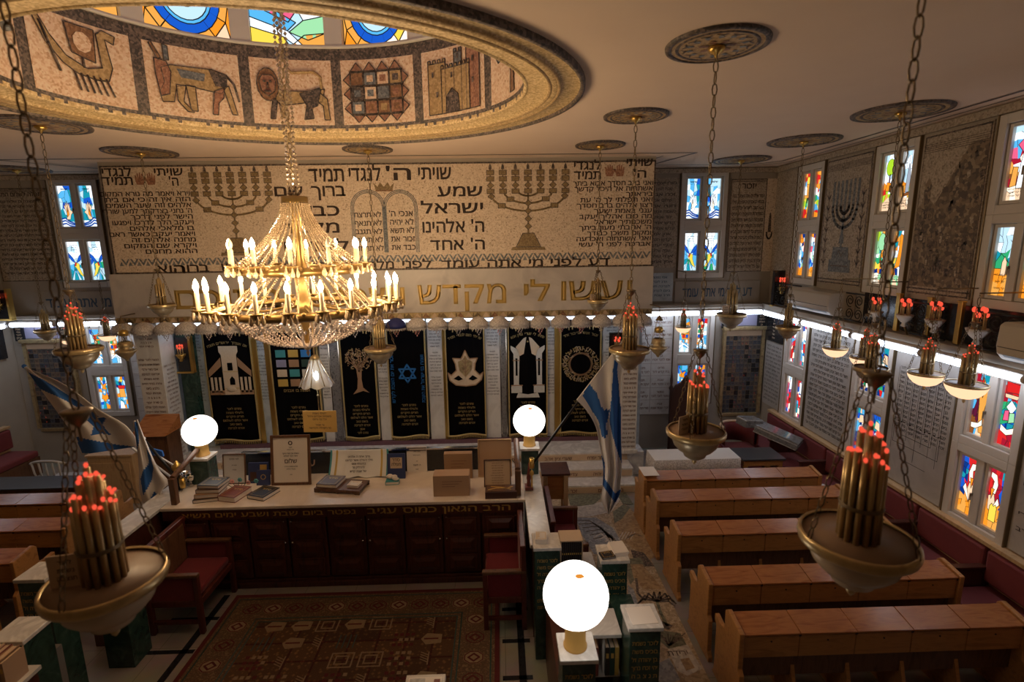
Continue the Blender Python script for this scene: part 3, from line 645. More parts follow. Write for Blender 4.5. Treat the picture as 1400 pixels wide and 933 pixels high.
# piers
def pier(x0, x1, lab, inner):
    r = thing('inscribed_pier', lab, 'pier', ((x0+x1)/2, AY+.2, .44))
    b = B(); b.box(x0, AY+.02, .44, x1, AY+.40, 2.955); b.build('shaft', 'slab', r, world=True, bevel=.006)
    b = B(); T = fback(0, AY+.014, 0)
    ws = ['הונצח לזכר עולם', 'נשמת אמנו היקרה', 'אבי מורי ורבי', 'זכרונם לברכה', 'תהא נשמתו', 'צרורה בצרור החיים', 'נלבע ביום', 'מנוחתו כבוד', 'ת נ צ ב ה', 'בן פורת יוסף']
    for i in range(22): b.text(ws[i % 10], T, .052, (x0+x1)/2, 2.28-i*.082, maxw=(x1-x0)*.82)
    for i in range(7): b.text(ws[(i+3) % 10], T, .045, (x0+x1)/2, 2.88-i*.062, maxw=(x1-x0)*.85)
    T = fleft(x1+.006, 0, 0) if inner > 0 else fright(x0-.006, 0, 0)
    for i in range(24): b.text(ws[(i+5) % 10], T, .045, (AY+.21) if inner > 0 else -(AY+.21), 2.15-i*.072, maxw=.3)
    b.build('lettering', 'ink_rust', r, world=True)
    b = B(); b.box(x0-.03, AY-.01, .44, x1+.03, AY+.43, .52); b.build('plinth', 'marble', r, world=True, bevel=.01)
    return r
pier(-6.02, -5.62, 'white inscribed marble pier left of the ark, behind the left globe lamp', 1)
pier(2.08, 2.36, 'white inscribed marble pier right of the ark, behind the right flag', -1)
for x0, x1, m_, nm, lb in ((-5.60, -5.36, 'silver', 'marble_column', 'dark veined marble strip beside the left pier of the ark'),):
    b = B(); b.box(x0, 8.95, .44, x1, 9.1, 2.95); tag(b.build(nm, 'green', loc=((x0+x1)/2, 9, .44), bevel=.006), lb, 'column')
def memorial_box(x, y, z, face, lab, h=.95, grp=None):
    r = thing('memorial_lamp_box', lab, 'lamp box', (x, y, z), grp)
    T = face(x, y, z)
    b = B(); b.box(-.11, 0, -.02, .11, h, .05, 0, T); b.build('backboard', 'granite', r, world=True)
    b = B(); b.box(.11, -.02, -.02, .15, h+.02, .07, 0, T); b.box(-.13, -.03, -.02, .15, 0, .08, 0, T); b.build('gilt_edge', 'gold', r, world=True)
    cup_lamp(r, T, (0, h*.5, .12), 1.0, 'gold')
    return r
def cup_lamp(r, T, c, s, mt='white'):
    b = B(); TT = T @ Matrix.Translation(c) @ Matrix.Rotation(-PI/2, 4, 'X')
    b.lathe([(.01*s, -.11*s), (.03*s, -.10*s), (.018*s, -.07*s), (.05*s, -.04*s), (.075*s, 0), (.082*s, .02*s), (.07*s, .02*s), (.01*s, .0)], (0, 0, 0), 14, 0, TT)
    b.tube([TT @ Vector((0, 0, -.05*s)), TT @ Vector((0, .10*s, -.10*s))], .01*s, 5)
    b.build('cup', mt, r, world=True)
    b = B(); d = B()
    for k in range(6):
        a = 2*PI*k/6; hh = (.13 if k % 2 else .17)*s; p = TT @ Vector((.04*s*math.cos(a), .04*s*math.sin(a), 0)); q_ = TT @ Vector((.04*s*math.cos(a), .04*s*math.sin(a), hh))
        b.tube([p, q_], .008*s, 5); d.sph(q_, (.017*s, .017*s, .024*s), 7, 5)
    b.build('tubes', 'brass', r, world=True); d.build('flame_bulbs', 'red_bulb', r, world=True)
memorial_box(-5.47, 8.93, 2.0, fback, 'black boxed memorial lamp with gold edge on the left pier of the ark', .6)
memorial_box(1.98, 8.6, 2.1, fback, 'black boxed memorial lamp beside the right pier, behind the hanging lamp', .5)
# pillars with inscriptions between the curtains
CZ0, CZ1 = .56, 2.62
CY = 9.3
cur = [(288, 352), (376, 440), (470, 517), (533, 585), (611, 664), (695, 748), (765, 820)]
def cx_(px): return P(px, 530, y=CY).x
ws2 = ['לזכר נשמת', 'אברהם בן שרה', 'נפטר בשיבה טובה', 'יצחק ורבקה', 'זכרונם לברכה', 'מרים בת רחל', 'תנצבה', 'יעקב בן לאה', 'הונצח עלידי', 'בני המשפחה', 'יהי זכרו ברוך']
gaps = [(262, 285, 'slab_blue', 0), (355, 374, 'slab_blue', 0), (441, 453, 'slab', 0), (453, 468, 'silver', 1), (518, 532, 'slab', 0), (587, 607, 'slab', 0), (664, 684, 'slab', 0), (684, 694, 'silver', 1), (748, 758, 'slab', 0), (822, 846, 'slab', 0)]
names = ['left of the tower curtain', 'right of the tower curtain', 'left of the dark strip by the tree curtain', 'left of the tree curtain', 'between the tree and blue star curtains', 'right of the blue star curtain', 'right of the golden crest curtain', 'left of the gate curtain', 'between the gate and wreath curtains', 'right of the wreath curtain']
for (a, c, mt, k), nm in zip(gaps, names):
    x0, x1 = cx_(a), cx_(c); r = thing('ark_pillar', ('dark silver veined pillar ' if k else 'pale inscribed marble pillar ')+nm, 'pillar', ((x0+x1)/2, CY+.05, .45))
    b = B(); b.box(x0, CY-.02, .45, x1, CY+.12, 2.95); b.build('shaft', mt, r, world=True, bevel=.008)
    if not k:
        b = B(); T = fback(0, CY-.024, 0); wd = (x1-x0)*.84
        for i in range(24): 
            if i % 8 != 7: b.text(ws2[(i*3+a) % 11], T, .038, (x0+x1)/2, 2.62-i*.058, maxw=wd)
        b.build('lettering', 'ink_grey', r, world=True)
    else:
        b = B(); b.line([(x0+.015, .5), (x1-.015, .5), (x1-.015, 2.85), (x0+.015, 2.85)], .012, 0, 0, fback(0, CY-.024, 0), True); b.build('inlay', 'chrome', r, world=True)
# gilded door jambs
for px0, px1, lb in ((352, 358, 'gilt door jamb beside the tower curtain'), (758, 765, 'shining gilt door jamb left of the wreath curtain'), (368, 376, 'gilt door jamb left of the jewelled grid curtain'), (607, 611, 'narrow gilt jamb left of the golden crest curtain')):
    x0, x1 = cx_(px0), cx_(px1); b = B(); b.box(x0, CY-.05, .5, x1, CY+.1, 2.9); tag(b.build('door_jamb', 'gold', loc=((x0+x1)/2, CY, .5), bevel=.004), lb, 'jamb')
# runner along the foot of the curtains
b = B(); b.box(-5.2, 9.18, .445, 2.1, 9.40, .50); b.box(-5.2, 9.165, .42, 2.1, 9.18, .52)
tag(b.build('runner_cloth', 'purple', loc=(-1.6, 9.2, .445)), 'purple brocade runner along the foot of the ark curtains', 'runner')
# curtains
def curtain(i, px0, px1, motif, lab):
    x0, x1 = cx_(px0), cx_(px1); W = x1-x0; X = (x0+x1)/2; H = CZ1-CZ0; yy = CY-.06
    r = thing('ark_curtain', lab, 'curtain', (X, yy, CZ0), 'embroidered curtains of the ark')
    ns = 26; b = B()
    def wv(u): return -.012*math.sin(u*PI*6+i)
    top = lambda u: CZ1+.17*math.sin(PI*u)
    def bot(u): return CZ0+.02*math.sin(u*PI*2+i)
    vs = []; rows = 10
    for j in range(rows+1):
        for k in range(ns+1):
            u = k/ns; vs.append((x0+W*u, yy+wv(u), bot(u)+(top(u)-bot(u))*j/rows))
    fs = [(j*(ns+1)+k, j*(ns+1)+k+1, (j+1)*(ns+1)+k+1, (j+1)*(ns+1)+k) for j in range(rows) for k in range(ns)]
    b.add(vs, fs, 0, True); b.build('velvet', 'velvet', r, world=True, solid=.012)
    b = B(); d = yy-.03
    for s in (x0+.01, x1-.01): b.box(s-.011, d, CZ0, s+.011, d+.045, CZ1)
    pts = [(x0+W*k/ns, d, bot(k/ns)+.03) for k in range(ns+1)]; b.tube(pts, .02, 5)
    b.build('gold_border', 'gold_cloth', r, world=True)
    b = B()
    for k in range(22): u = (k+.5)/22; b.lathe([(.004, .03), (.009, 0), (.013, -.035), (.002, -.036)], (x0+W*u, d, bot(u)), 5)
    for k in range(12):
        u = (k+.5)/12; b.lathe([(.004, .03), (.011, 0), (.012, -.03), (.002, -.03)], (x0+W*u, d, CZ1+.06*math.cos(u*PI*4)-.02+ .05*math.sin(PI*u)), 5)
    b.tube([(x0+W*k/16, d, CZ1+.06*math.cos(k/16*PI*4)+.02+.05*math.sin(PI*k/16)) for k in range(17)], .014, 5)
    b.build('gold_fringe', 'gold_cloth', r, world=True)
    T = fback(X, yy-.02, CZ0); e = B(); g = lambda u, v: (u*W/2, v*H)
    def pg(pts, m, w=.002): e.poly([g(*p) for p in pts], w, m, T)
    def ol(pts, m, wd=.012, w=.004, cl=False): e.line([g(*p) for p in pts], wd, w, m, T, cl)
    # lower dedication lines
    dl = ['נתרם לזכר', 'ולעילוי נשמת', 'הורינו היקרים', 'אשר הלכו לעולמם', 'בשם טוב', 'זכרם לברכה', 'אמן']
    for q_ in range(6 if motif != 'tree' else 8): e.text(dl[q_ % 7], T, .06, 0, H*(.30-.036*q_), .003, 0, maxw=W*(.72-.08*abs(q_-2)))
    def arc_text(st, v, rad):
        seq = st[::-1]; n = len(seq)
        for q_, ch in enumerate(seq):
            if ch == ' ': continue
            u = (q_-(n-1)/2)/n*1.7; TT = T @ Matrix.Translation((u*W/2*.95, H*v-rad*u*u, .003)) @ Matrix.Rotation(-u*.55, 4, 'Z'); e.text(ch, TT, .07, 0, 0, 0, 0)
    if motif == 'tower':
        arc_text('אם אשכחך ירושלים תשכח', .90, .10)
        pg([(-.3, .44), (.34, .44), (.34, .80), (.42, .83), (.42, .88), (-.38, .88), (-.38, .83), (-.3, .80)], 1); pg([(-.34, .70), (-.9, .60), (-.9, .66), (-.34, .78)], 4); pg([(.36, .70), (.9, .60), (.9, .66), (.36, .78)], 4)
        for x in (-.85, -.68, -.5): pg([(x, .46), (x+.1, .46), (x+.1, .60), (x, .60)], 1); pg([(-x, .46), (-x-.1, .46), (-x-.1, .6), (-x, .6)], 1)
        pg([(-.92, .44), (-.3, .44), (-.3, .48), (-.92, .48)], 4); pg([(.92, .44), (.34, .44), (.34, .48), (.92, .48)], 4)
        pg([(-.08, .66), (.14, .66), (.14, .73), (-.08, .73)], 5, .004); pg([(-.04, .53), (.18, .53), (.18, .58), (.07, .61), (-.04, .58)], 5, .004)
        ol([(-.3, .65), (.34, .65)], 0); ol([(-.3, .5), (.34, .5)], 0); e.sph((g(0, .49)[0], g(0, .49)[1], 0), (.09, .06, .02), 10, 5, 1, T)
    elif motif == 'grid':
        e.text('ועשית חשן משפט', T, .08, 0, H*.87, .003, 0, maxw=W*.9); e.text('ושמת בו אבנים', T, .08, 0, H*.455, .003, 0, maxw=W*.8)
        pal = [6, 4, 2, 1, 7, 2, 8, 4, 9, 7, 6, 3]
        for a in range(3):
            for c in range(4):
                x, y = -.76+a*.53, .505+c*.088; pg([(x, y), (x+.42, y), (x+.42, y+.066), (x, y+.066)], pal[(a+c*3) % 12], .005); pg([(x+.07, y+.012), (x+.35, y+.012), (x+.35, y+.054), (x+.07, y+.054)], pal[(a+c*3) % 12], .012)
    elif motif == 'tree':
        pg([(-.4, .42), (-.14, .47), (-.08, .56), (-.14, .66), (.02, .62), (.2, .68), (.14, .56), (.2, .48), (.55, .43), (.2, .45), (0, .44)], 4)
        rr = random.Random(3)
        for q_ in range(230):
            a = rr.uniform(0, 2*PI); rd = math.sqrt(rr.random()); x, y = .02+.78*rd*math.cos(a), .74+.105*rd*math.sin(a)
            TT = T @ Matrix.Translation((*g(x, y), .004)) @ Matrix.Rotation(rr.uniform(0, 6), 4, 'Z'); e.poly([(-.018, 0), (0, -.008), (.018, 0), (0, .008)], 0, rr.choice([4, 1, 4, 10, 0]), TT)
        for q_ in range(9): x = -.7+q_*.18; ol([(.03, .62), (.03+(x-.03)*.5, .70), (x, .74+.03*(q_ % 3))], 4, .012)
    elif motif == 'star':
        s3 = math.sqrt(3)/2; R0 = .17
        for sg in (1, -1): e.line([(R0*math.sin(2*PI*k/3), H*.60+sg*R0*math.cos(2*PI*k/3)) for k in range(3)], .03, .004, 3, T, True)
        for sx_, st in ((-.78, 'זכור את יום השבת לקדשו'), (.78, 'ושמרו בני ישראל את השבת')):
            TT = T @ Matrix.Translation((sx_*W/2-.03*0, H*.52, .003)) @ Matrix.Rotation(PI/2 if sx_ > 0 else PI/2, 4, 'Z'); e.text(st, TT, .09, .06, -.03, 0, 3, maxw=H*.44)
    elif motif == 'crest':
        arc_text('שויתי השם לנגדי תמיד', .93, .10)
        o1 = [(0, .80), (-.14, .745), (-.22, .725), (-.62, .73), (-.5, .68), (-.46, .62), (-.72, .575), (-.9, .60), (-.8, .53), (-.5, .485), (0, .475), (.5, .485), (.8, .53), (.9, .60), (.72, .575), (.46, .62), (.5, .68), (.62, .73), (.22, .725), (.14, .745)]
        pg(o1, 1); ol(o1, 4, .02, .006, True); pg([(0, .76), (-.1, .72), (-.36, .70), (-.3, .62), (0, .56), (.3, .62), (.36, .70), (.1, .72)], 11, .008); ol([(0, .75), (0, .57)], 4, .015, .010)
        for y in (.6, .64, .68): ol([(-.16, y+.03), (0, y), (.16, y+.03)], 4, .012, .010)
        pg([(-.62, .545), (-.36, .575), (-.14, .54), (-.36, .525)], 5, .01); pg([(.62, .545), (.36, .575), (.14, .54), (.36, .525)], 5, .01)
    elif motif == 'gate':
        arc_text('פתחו לי שערי צדק אבא', .93, .10)
        for sg in (-1, 1):
            pg([(sg*.3, .40), (sg*.85, .40), (sg*.85, .46), (sg*.72, .48), (sg*.72, .76), (sg*.86, .80), (sg*.86, .835), (sg*.5, .80), (sg*.42, .74), (sg*.46, .48), (sg*.3, .46)][::sg], 2); pg([(sg*.06, .91), (sg*.2, .90), (sg*.6, .82), (sg*.4, .74), (sg*.2, .76)][::sg], 1)
            pg([(sg*.52, .56), (sg*.62, .56), (sg*.62, .72), (sg*.52, .72)][::sg], 5, .004); ol([(sg*.42, .70), (sg*.74, .70)], 4, .02); ol([(sg*.28, .47), (sg*.84, .47)], 4, .02)
        pg([(-.6, .355), (.6, .355), (.5, .40), (0, .385), (-.5, .40)], 2); e.octa((g(0, .87)[0]+X, yy-.03, CZ0+H*.87), .02)
    elif motif == 'wreath':
        arc_text('זכור ושמור בדיבור אחד', .93, .09)
        rr = random.Random(5)
        for q_ in range(26):
            a = 2*PI*q_/26; e.text('אבגדהוזחטילמנסעפצקרשת'[q_ % 21], T @ Matrix.Translation((.29*math.cos(a), H*.655+.29*math.sin(a), .003)) @ Matrix.Rotation(a-PI/2, 4, 'Z'), .12, 0, -.03, 0, 1 if q_ % 2 else 0)
        rg = [(.205*math.cos(2*PI*k/30), H*.655+.205*math.sin(2*PI*k/30)) for k in range(30)]; e.line(rg, .035, .003, 4, T, True)
        for q_ in range(150):
            a = rr.uniform(0, 2*PI); rd = rr.uniform(.2, .34); TT = T @ Matrix.Translation((rd*math.cos(a), H*.655+rd*math.sin(a), .005)) @ Matrix.Rotation(rr.uniform(0, 6), 4, 'Z'); e.poly([(-.022, 0), (0, -.01), (.022, 0), (0, .01)], 0, rr.choice([0, 1, 11, 4]), TT)
    e.build('embroidery', EM, r, world=True)
EM = ['gold_cloth', 'paper', 'silver_cloth', 'blue_emb', 'leather_t', 'velvet', 'leather_y', 'cover_teal', 'grey_blue', 'leather_g', 'mos_gold', 'antique']
EM[1] = tex('cream_embroidery', [(.55, .42, .28), (.72, .58, .42)], 40, .7)
cl = [('tower', 'black ark curtain embroidered with a pale tower and arcades'), ('grid', 'black ark curtain embroidered with a grid of coloured squares'), ('tree', 'black ark curtain embroidered with a golden tree'),
      ('star', 'black ark curtain embroidered with a blue star'), ('crest', 'black ark curtain embroidered with a golden crest'), ('gate', 'black ark curtain embroidered with a silver columned gate, behind the right globe'), ('wreath', 'black ark curtain embroidered with a golden round wreath')]
for i, ((a, c), (mo, lb)) in enumerate(zip(cur, cl)): curtain(i, a, c, mo, lb)
# fluorescent tube behind the row of shades, and the shades
r = thing('fluorescent_light', 'long bluish tube light behind the row of lampshades over the ark', 'light', (-1.8, 8.72, 2.9))
b = B(); b.box(-6.0, 8.66, 2.875, 2.3, 8.74, 2.99); b.build('housing', 'white', r, world=True)
b = B()
for k in range(7): b.tube([(-5.95+k*1.18, 8.70, 2.845), (-4.81+k*1.18, 8.70, 2.845)], .022, 8)
b.build('tube', 'tube', r, world=True)
def shade(nm_mat, bead_mat, lab):
    r = thing('memorial_lampshade', lab, 'lampshade', (0, 0, 0), 'lampshades in a row under the fascia')
    b = B(); b.lathe([(.02, .115), (.07, .10), (.13, .06), (.160, .01), (.166, -.045), (.155, -.045), (.15, 0), (.1, .045), (.02, .10)], (0, 0, 0), 18); b.build('shade', nm_mat, r)
    b = B(); vs = []
    for k in range(48): a = 2*PI*k/48; vs += [(.160*math.cos(a), .160*math.sin(a), -.04), (.161*math.cos(a), .161*math.sin(a), -.062 if k % 2 else -.092)]
    b.add(vs, [(2*k, 2*k+1, (2*k+3) % 96, (2*k+2) % 96) for k in range(48)])
    b.build('fringe', 'lace', r)
    b = B()
    for k in range(5):
        z = -.05-.026*k; n_ = max(1, 6-k)
        for q_ in range(n_): a = 2*PI*q_/n_; b.sph((.011*n_*math.cos(a), .011*n_*math.sin(a), z), .012, 6, 4)
    b.octa((0, 0, -.185), .012, .02); b.build('bead_pendant', bead_mat, r)
    b = B(); b.tube([(0, 0, .10), (0, .04, .125)], .006, 5); b.sph((0, 0, .118), .016, 8, 5); b.build('hook', 'brass', r)
    return r
SH = {}
GL = 'pleated grey lampshade with pale bead drop in the row under the marble fascia'
PKL = 'pleated grey lampshade with pink bead drop in the row under the marble fascia'
for i in range(26):
    x = -6.05+i*.336
    k = 'b' if i == 13 else ('p' if i in (10, 14, 18, 20, 21, 22, 24, 25) else 'g')
    loc = (x, 8.36, 2.832)
    if k not in SH:
        SH[k] = shade('navy' if k == 'b' else 'lace', 'crystal_pale' if k == 'g' else 'pink', GL if k == 'g' else (PKL if k == 'p' else 'dark blue lampshade with orange-pink drop in the row under the fascia')); SH[k].location = loc
    else: dup(SH[k], loc, GL if k == 'g' else PKL)
# ================================================================= STAINED GLASS WINDOWS
def design(kind, u, v, r, left):
    """colour of the glass piece at u,v (0..1) of one pane"""
    c = r.choice; uu = u if left else 1-u
    if kind == 'hands_pale':
        if v < .2: return c(['white', 'ice', 'white'])
        if uu > .72: return c(['sky', 'sky', 'ice', 'teal', 'blue'])
        return c(['white', 'ice', 'white', 'ice', 'sky'])
    if kind == 'hands':
        if v < .17: return c(['white', 'ice', 'white'])
        if v > .8: return 'white' if uu < .45 else c(['sky', 'teal', 'blue'])
        if v > .45: return c(['sky', 'blue', 'ice', 'sky', 'teal', 'blue']) if uu > .2 else c(['ice', 'white', 'sky'])
        return c(['teal', 'teal', 'sky', 'teal', 'ice'])
    if kind == 'bird':
        if v > .62: return c(['white', 'white', 'ice'])
        if v > .42: return c(['sky', 'blue', 'ice']) if abs(u-.5) > .2 else 'ice'
        return c(['teal', 'green', 'sky', 'ice', 'teal'])
    if kind == 'sun':
        if v > .8: return c(['orange', 'amber', 'red'])
        if v > .45: return c(['orange', 'amber', 'white', 'cream', 'red', 'sky'])
        if v > .16: return c(['green', 'lime', 'yellow', 'sky', 'mint'])
        return c(['red', 'orange'])
    if kind == 'folk':
        if v > .75: return c(['red', 'white', 'orange', 'navy', 'ice'])
        if v > .45: return c(['white', 'sky', 'pink', 'cream', 'ice'])
        if v > .2: return c(['blue', 'sky', 'mint', 'ice', 'white'])
        return c(['orange', 'orange', 'amber'])
    if kind == 'tree':
        if v > .5: return c(['white', 'white', 'ice'])
        if v > .2: return c(['orange', 'red', 'amber', 'white', 'lime'])
        return c(['cream', 'peach', 'peach'])
    if kind == 'dance':
        if v > .5: return c(['teal', 'orange', 'amber', 'white', 'sky']) if uu > .4 else c(['white', 'lime', 'mint'])
        if v > .2: return c(['orange', 'white', 'yellow', 'navy', 'green', 'cream'])
        return c(['peach', 'mint', 'cream'])
    if kind == 'shepherd':
        if v > .82: return c(['ice', 'white'])
        if v > .6: return c(['teal', 'sky', 'pink', 'crimson'])
        if v > .2: return c(['brown', 'amber', 'white', 'cream', 'crimson'])
        return c(['peach', 'cream'])
    if kind == 'hill':
        if v > .62: return c(['ice', 'white', 'ice'])
        if v > .45: return c(['green', 'mint', 'teal'])
        return c(['amber', 'orange', 'amber', 'orange'])
    if kind == 'jewel':
        if v > .88: return c(['blue', 'red', 'sky'])
        if v > .24: return c(['orange', 'amber', 'cream', 'orange']) if uu > .35 else c(['teal', 'sky', 'ice', 'white'])
        return c(['ice', 'white', 'sky'])
    if kind == 'lions':
        return c(['sky', 'blue', 'teal', 'navy', 'sky', 'ice', 'orange'])
    if kind == 'redblue':
        return c(['white', 'red', 'blue', 'sky', 'cream', 'red', 'teal', 'pink'])
    if kind == 'fruit':
        return c(['navy', 'teal', 'blue', 'peach', 'red', 'green', 'cream', 'sky'])
    if kind == 'horn':
        if v > .7: return c(['sky', 'ice', 'crimson', 'red', 'teal'])
        if left: return c(['amber', 'orange', 'peach']) if u > .45 else c(['plum', 'plum', 'brown', 'sky'])
        return c(['navy', 'teal', 'blue', 'green']) if v > .2 else c(['red', 'crimson'])
    if kind == 'pray':
        if v > .45: return c(['teal', 'blue', 'navy']) if uu < .35 else c(['red', 'crimson', 'red'])
        if v > .3 and uu < .3: return c(['teal', 'navy', 'ice'])
        return c(['orange', 'amber', 'orange', 'amber'])
def overlays(kind, left):
    o = []; f = (lambda pts: pts) if left else (lambda pts: [(1-a, b) for a, b in pts])
    if kind in ('hands', 'hands_pale'):
        o += [(f([(.35, .18), (.42, .34), (.3, .46), (.28, .56), (.38, .50), (.40, .62), (.48, .52), (.53, .64), (.60, .52), (.68, .60), (.70, .42), (.9, .36), (.72, .30), (.62, .18)]), 'peach' if kind == 'hands' else 'white'),
              (f([(.42, .24), (.45, .5), (.5, .36), (.55, .52), (.58, .3)]), 'orange' if kind == 'hands' else 'cream'),
              ([(0, 0), (1, 0), (1, .08), (.7, .12), (.45, .17), (.2, .22), (0, .2)] if left else [(0, 0), (1, 0), (1, .2), (.8, .22), (.55, .17), (.3, .12), (0, .08)], 'white')]
        for d in (.02, .09, .15):
            w_ = [(0, .03+d), (.25, .05+d), (.5, .0+d*.8), (.75, -.02+d*.7), (1, -.03+d*.6), (1, -.0+d*.6), (.75, .01+d*.7), (.5, .03+d*.8), (.25, .08+d), (0, .06+d)]
            w_ = [(a, max(0, b)) for a, b in w_]; o.append((w_ if left else [(1-a, b) for a, b in w_], 'blue'))
    elif kind == 'bird':
        o += [(f([(0, .72), (.3, .58), (.45, .44), (.2, .5), (0, .6)]), 'blue'), (f([(1, .70), (.75, .62), (.5, .45), (.8, .5), (1, .58)]), 'blue'), (f([(.34, .36), (.5, .46), (.72, .42), (.7, .32), (.82, .2), (.95, .08), (.7, .14), (.55, .24), (.45, .32)]), 'yellow'),
              (f([(.35, .38), (.42, .47), (.52, .46), (.46, .37)]), 'red'), (f([(0, 0), (.35, .3), (.2, 0)]), 'ice'), (f([(.4, .3), (.55, 0), (.75, 0)]), 'ice')]
    elif kind == 'sun' and left: o += [([(.5+.28*math.cos(t), .84+.09*math.sin(t)) for t in [2*PI*k/12 for k in range(12)]], 'yellow'), ([(.3, .76), (.7, .76), (.62, .5), (.38, .5)], 'amber')]
    elif kind == 'tree':
        if left: o += [([(.5+.42*math.cos(t), .78+.15*math.sin(t)) for t in [2*PI*k/14 for k in range(14)]], 'lime'), ([(.45, .45), (.6, .45), (.56, .66), (.5, .66)], 'plum'), ([(.2, .36), (.8, .36), (.7, .5), (.3, .52)], 'orange')]
        else: o += [([(.35, .3), (.7, .3), (.75, .55), (.6, .75), (.5, .8), (.4, .6)], 'grey'), ([(.15, .22), (.85, .26), (.85, .3), (.15, .28)], 'brown')]
    elif kind == 'dance':
        if left: o += [([(.5+.4*math.cos(t), .8+.17*math.sin(t)) for t in [2*PI*k/12 for k in range(12)]], 'mint'), ([(.45, .4), (.58, .4), (.55, .64), (.5, .64)], 'brown')]
        else: o += [([(.2, .3), (.7, .35), (.9, .9), (.5, .95), (.45, .6)], 'orange')]
    elif kind == 'shepherd' and left: o += [([(.5, .16), (1, .16), (1, .6), (.7, .66), (.6, .5)], 'white'), ([(.1, .18), (.48, .2), (.5, .45), (.2, .46)], 'amber'), ([(.3, .75), (.8, .6), (1, .7), (1, .88), (.7, .85)], 'pink')]
    elif kind == 'hill': o += [(f([(0, .5), (.3, .62), (.7, .52), (1, .44), (1, .4), (0, .4)]), 'green'), (f([(.4, .3), (.7, .3), (.72, .5), (.55, .58), (.42, .5)]), 'peach')]
    elif kind == 'jewel':
        pal = ['sky', 'cream', 'red', 'blue', 'peach', 'green', 'red', 'teal']
        for a in range(2):
            for b_ in range(4):
                x, y = .34+.32*a, .28+.145*b_; o.append((f([(x, y), (x+.24, y), (x+.24, y+.10), (x, y+.10)]), pal[(a+b_*2) % 8]))
        o += [(f([(0, .1), (.5, .22), (1, .1), (1, .16), (.5, .27), (0, .2)]), 'white')]
    elif kind == 'lions':
        if left: o += [([(.15, .96), (.4, .7), (.3, .5), (.15, .3), (.3, .3), (.5, .2), (.7, .3), (.9, .3), (.75, .5), (.7, .7), (.85, .8), (.6, .78), (.5, .74)], 'orange'), ([(.5+.2*math.cos(t), .52+.1*math.sin(t)) for t in [2*PI*k/10 for k in range(10)]], 'sky'), ([(.5+.1*math.cos(t), .52+.05*math.sin(t)) for t in [2*PI*k/10 for k in range(10)]], 'cream')]
        else: o += [([(.2, .35), (.8, .35), (.75, .62), (.25, .62)], 'amber'), ([(.2, .62), (.8, .62), (.85, .72), (.15, .72)], 'red'), ([(.3, .8), (.45, .86), (.55, .8), (.7, .88), (.6, .92), (.4, .92)], 'yellow'), ([(.1, 0), (.6, 0), (.5, .2), (.2, .25)], 'white')]
    elif kind == 'redblue': o += [(f([(.3, .62), (.75, .66), (.7, .95), (.35, .92)]), 'white'), (f([(.2, .3), (.7, .34), (.8, .55), (.3, .55)]), 'red'), (f([(.35, .08), (.7, .1), (.7, .26), (.4, .24)]), 'cream')]
    elif kind == 'fruit': o += [(f([(.5+.34*math.cos(t), .5+.13*math.sin(t)) for t in [2*PI*k/12 for k in range(12)]]), 'ice'), (f([(.6, .42), (.85, .45), (.8, .56), (.62, .55)]), 'pink'), (f([(.2, .66), (.8, .7), (.7, .86), (.3, .84)]), 'peach'), (f([(.15, .28), (.7, .2), (.8, .3), (.3, .36)]), 'cream')]
    elif kind == 'horn':
        if left: o += [([(.4, .99), (.75, .8), (.95, .9), (.9, .6), (.75, .4), (.8, .2), (.95, .05), (.6, .05), (.45, .3), (.35, .6)], 'amber'), ([(.45, .98), (.62, .7), (.55, .62), (.36, .84)], 'red'), ([(.05, .18), (.5, .2), (.75, .28), (.8, .18), (.4, .10), (.08, .10)], 'cream'), ([(.15, .28), (.35, .3), (.42, .5), (.3, .62), (.12, .4)], 'plum')]
        else: o += [([(.05, .99), (.95, .97), (.9, .84), (.1, .82)], 'red'), ([(.05, .8), (.95, .8), (.8, .74), (.1, .74)], 'peach'), ([(.25, .6), (.5, .72), (.85, .62), (.6, .5)], 'white'), ([(.15, .38), (.5, .4), (.45, .56), (.2, .54)], 'pink'), ([(.5, .36), (.85, .4), (.8, .54), (.5, .52)], 'mint'), ([(.1, .22), (.5, .17), (.9, .22), (.92, .32), (.5, .26), (.1, .32)], 'cream')]
    elif kind == 'pray':
        o += [(f([(.55, .58), (.45, .74), (.6, .9), (.95, .92), (.97, .84), (.72, .78), (.8, .58)]), 'cream'), (f([(.45, .4), (.6, .58), (.95, .52), (.9, .3), (.7, .26)]), 'peach'), (f([(.2, .44), (.55, .3), (.72, .22), (.6, .36), (.35, .54)]), 'cream'), (f([(.62, .66), (.85, .66), (.75, .48)]), 'orange')]
        if not left: o += [([(.25, .12), (.7, .12), (.7, .36), (.6, .42), (.48, .38), (.36, .42), (.25, .36)], 'yellow')]
    return o
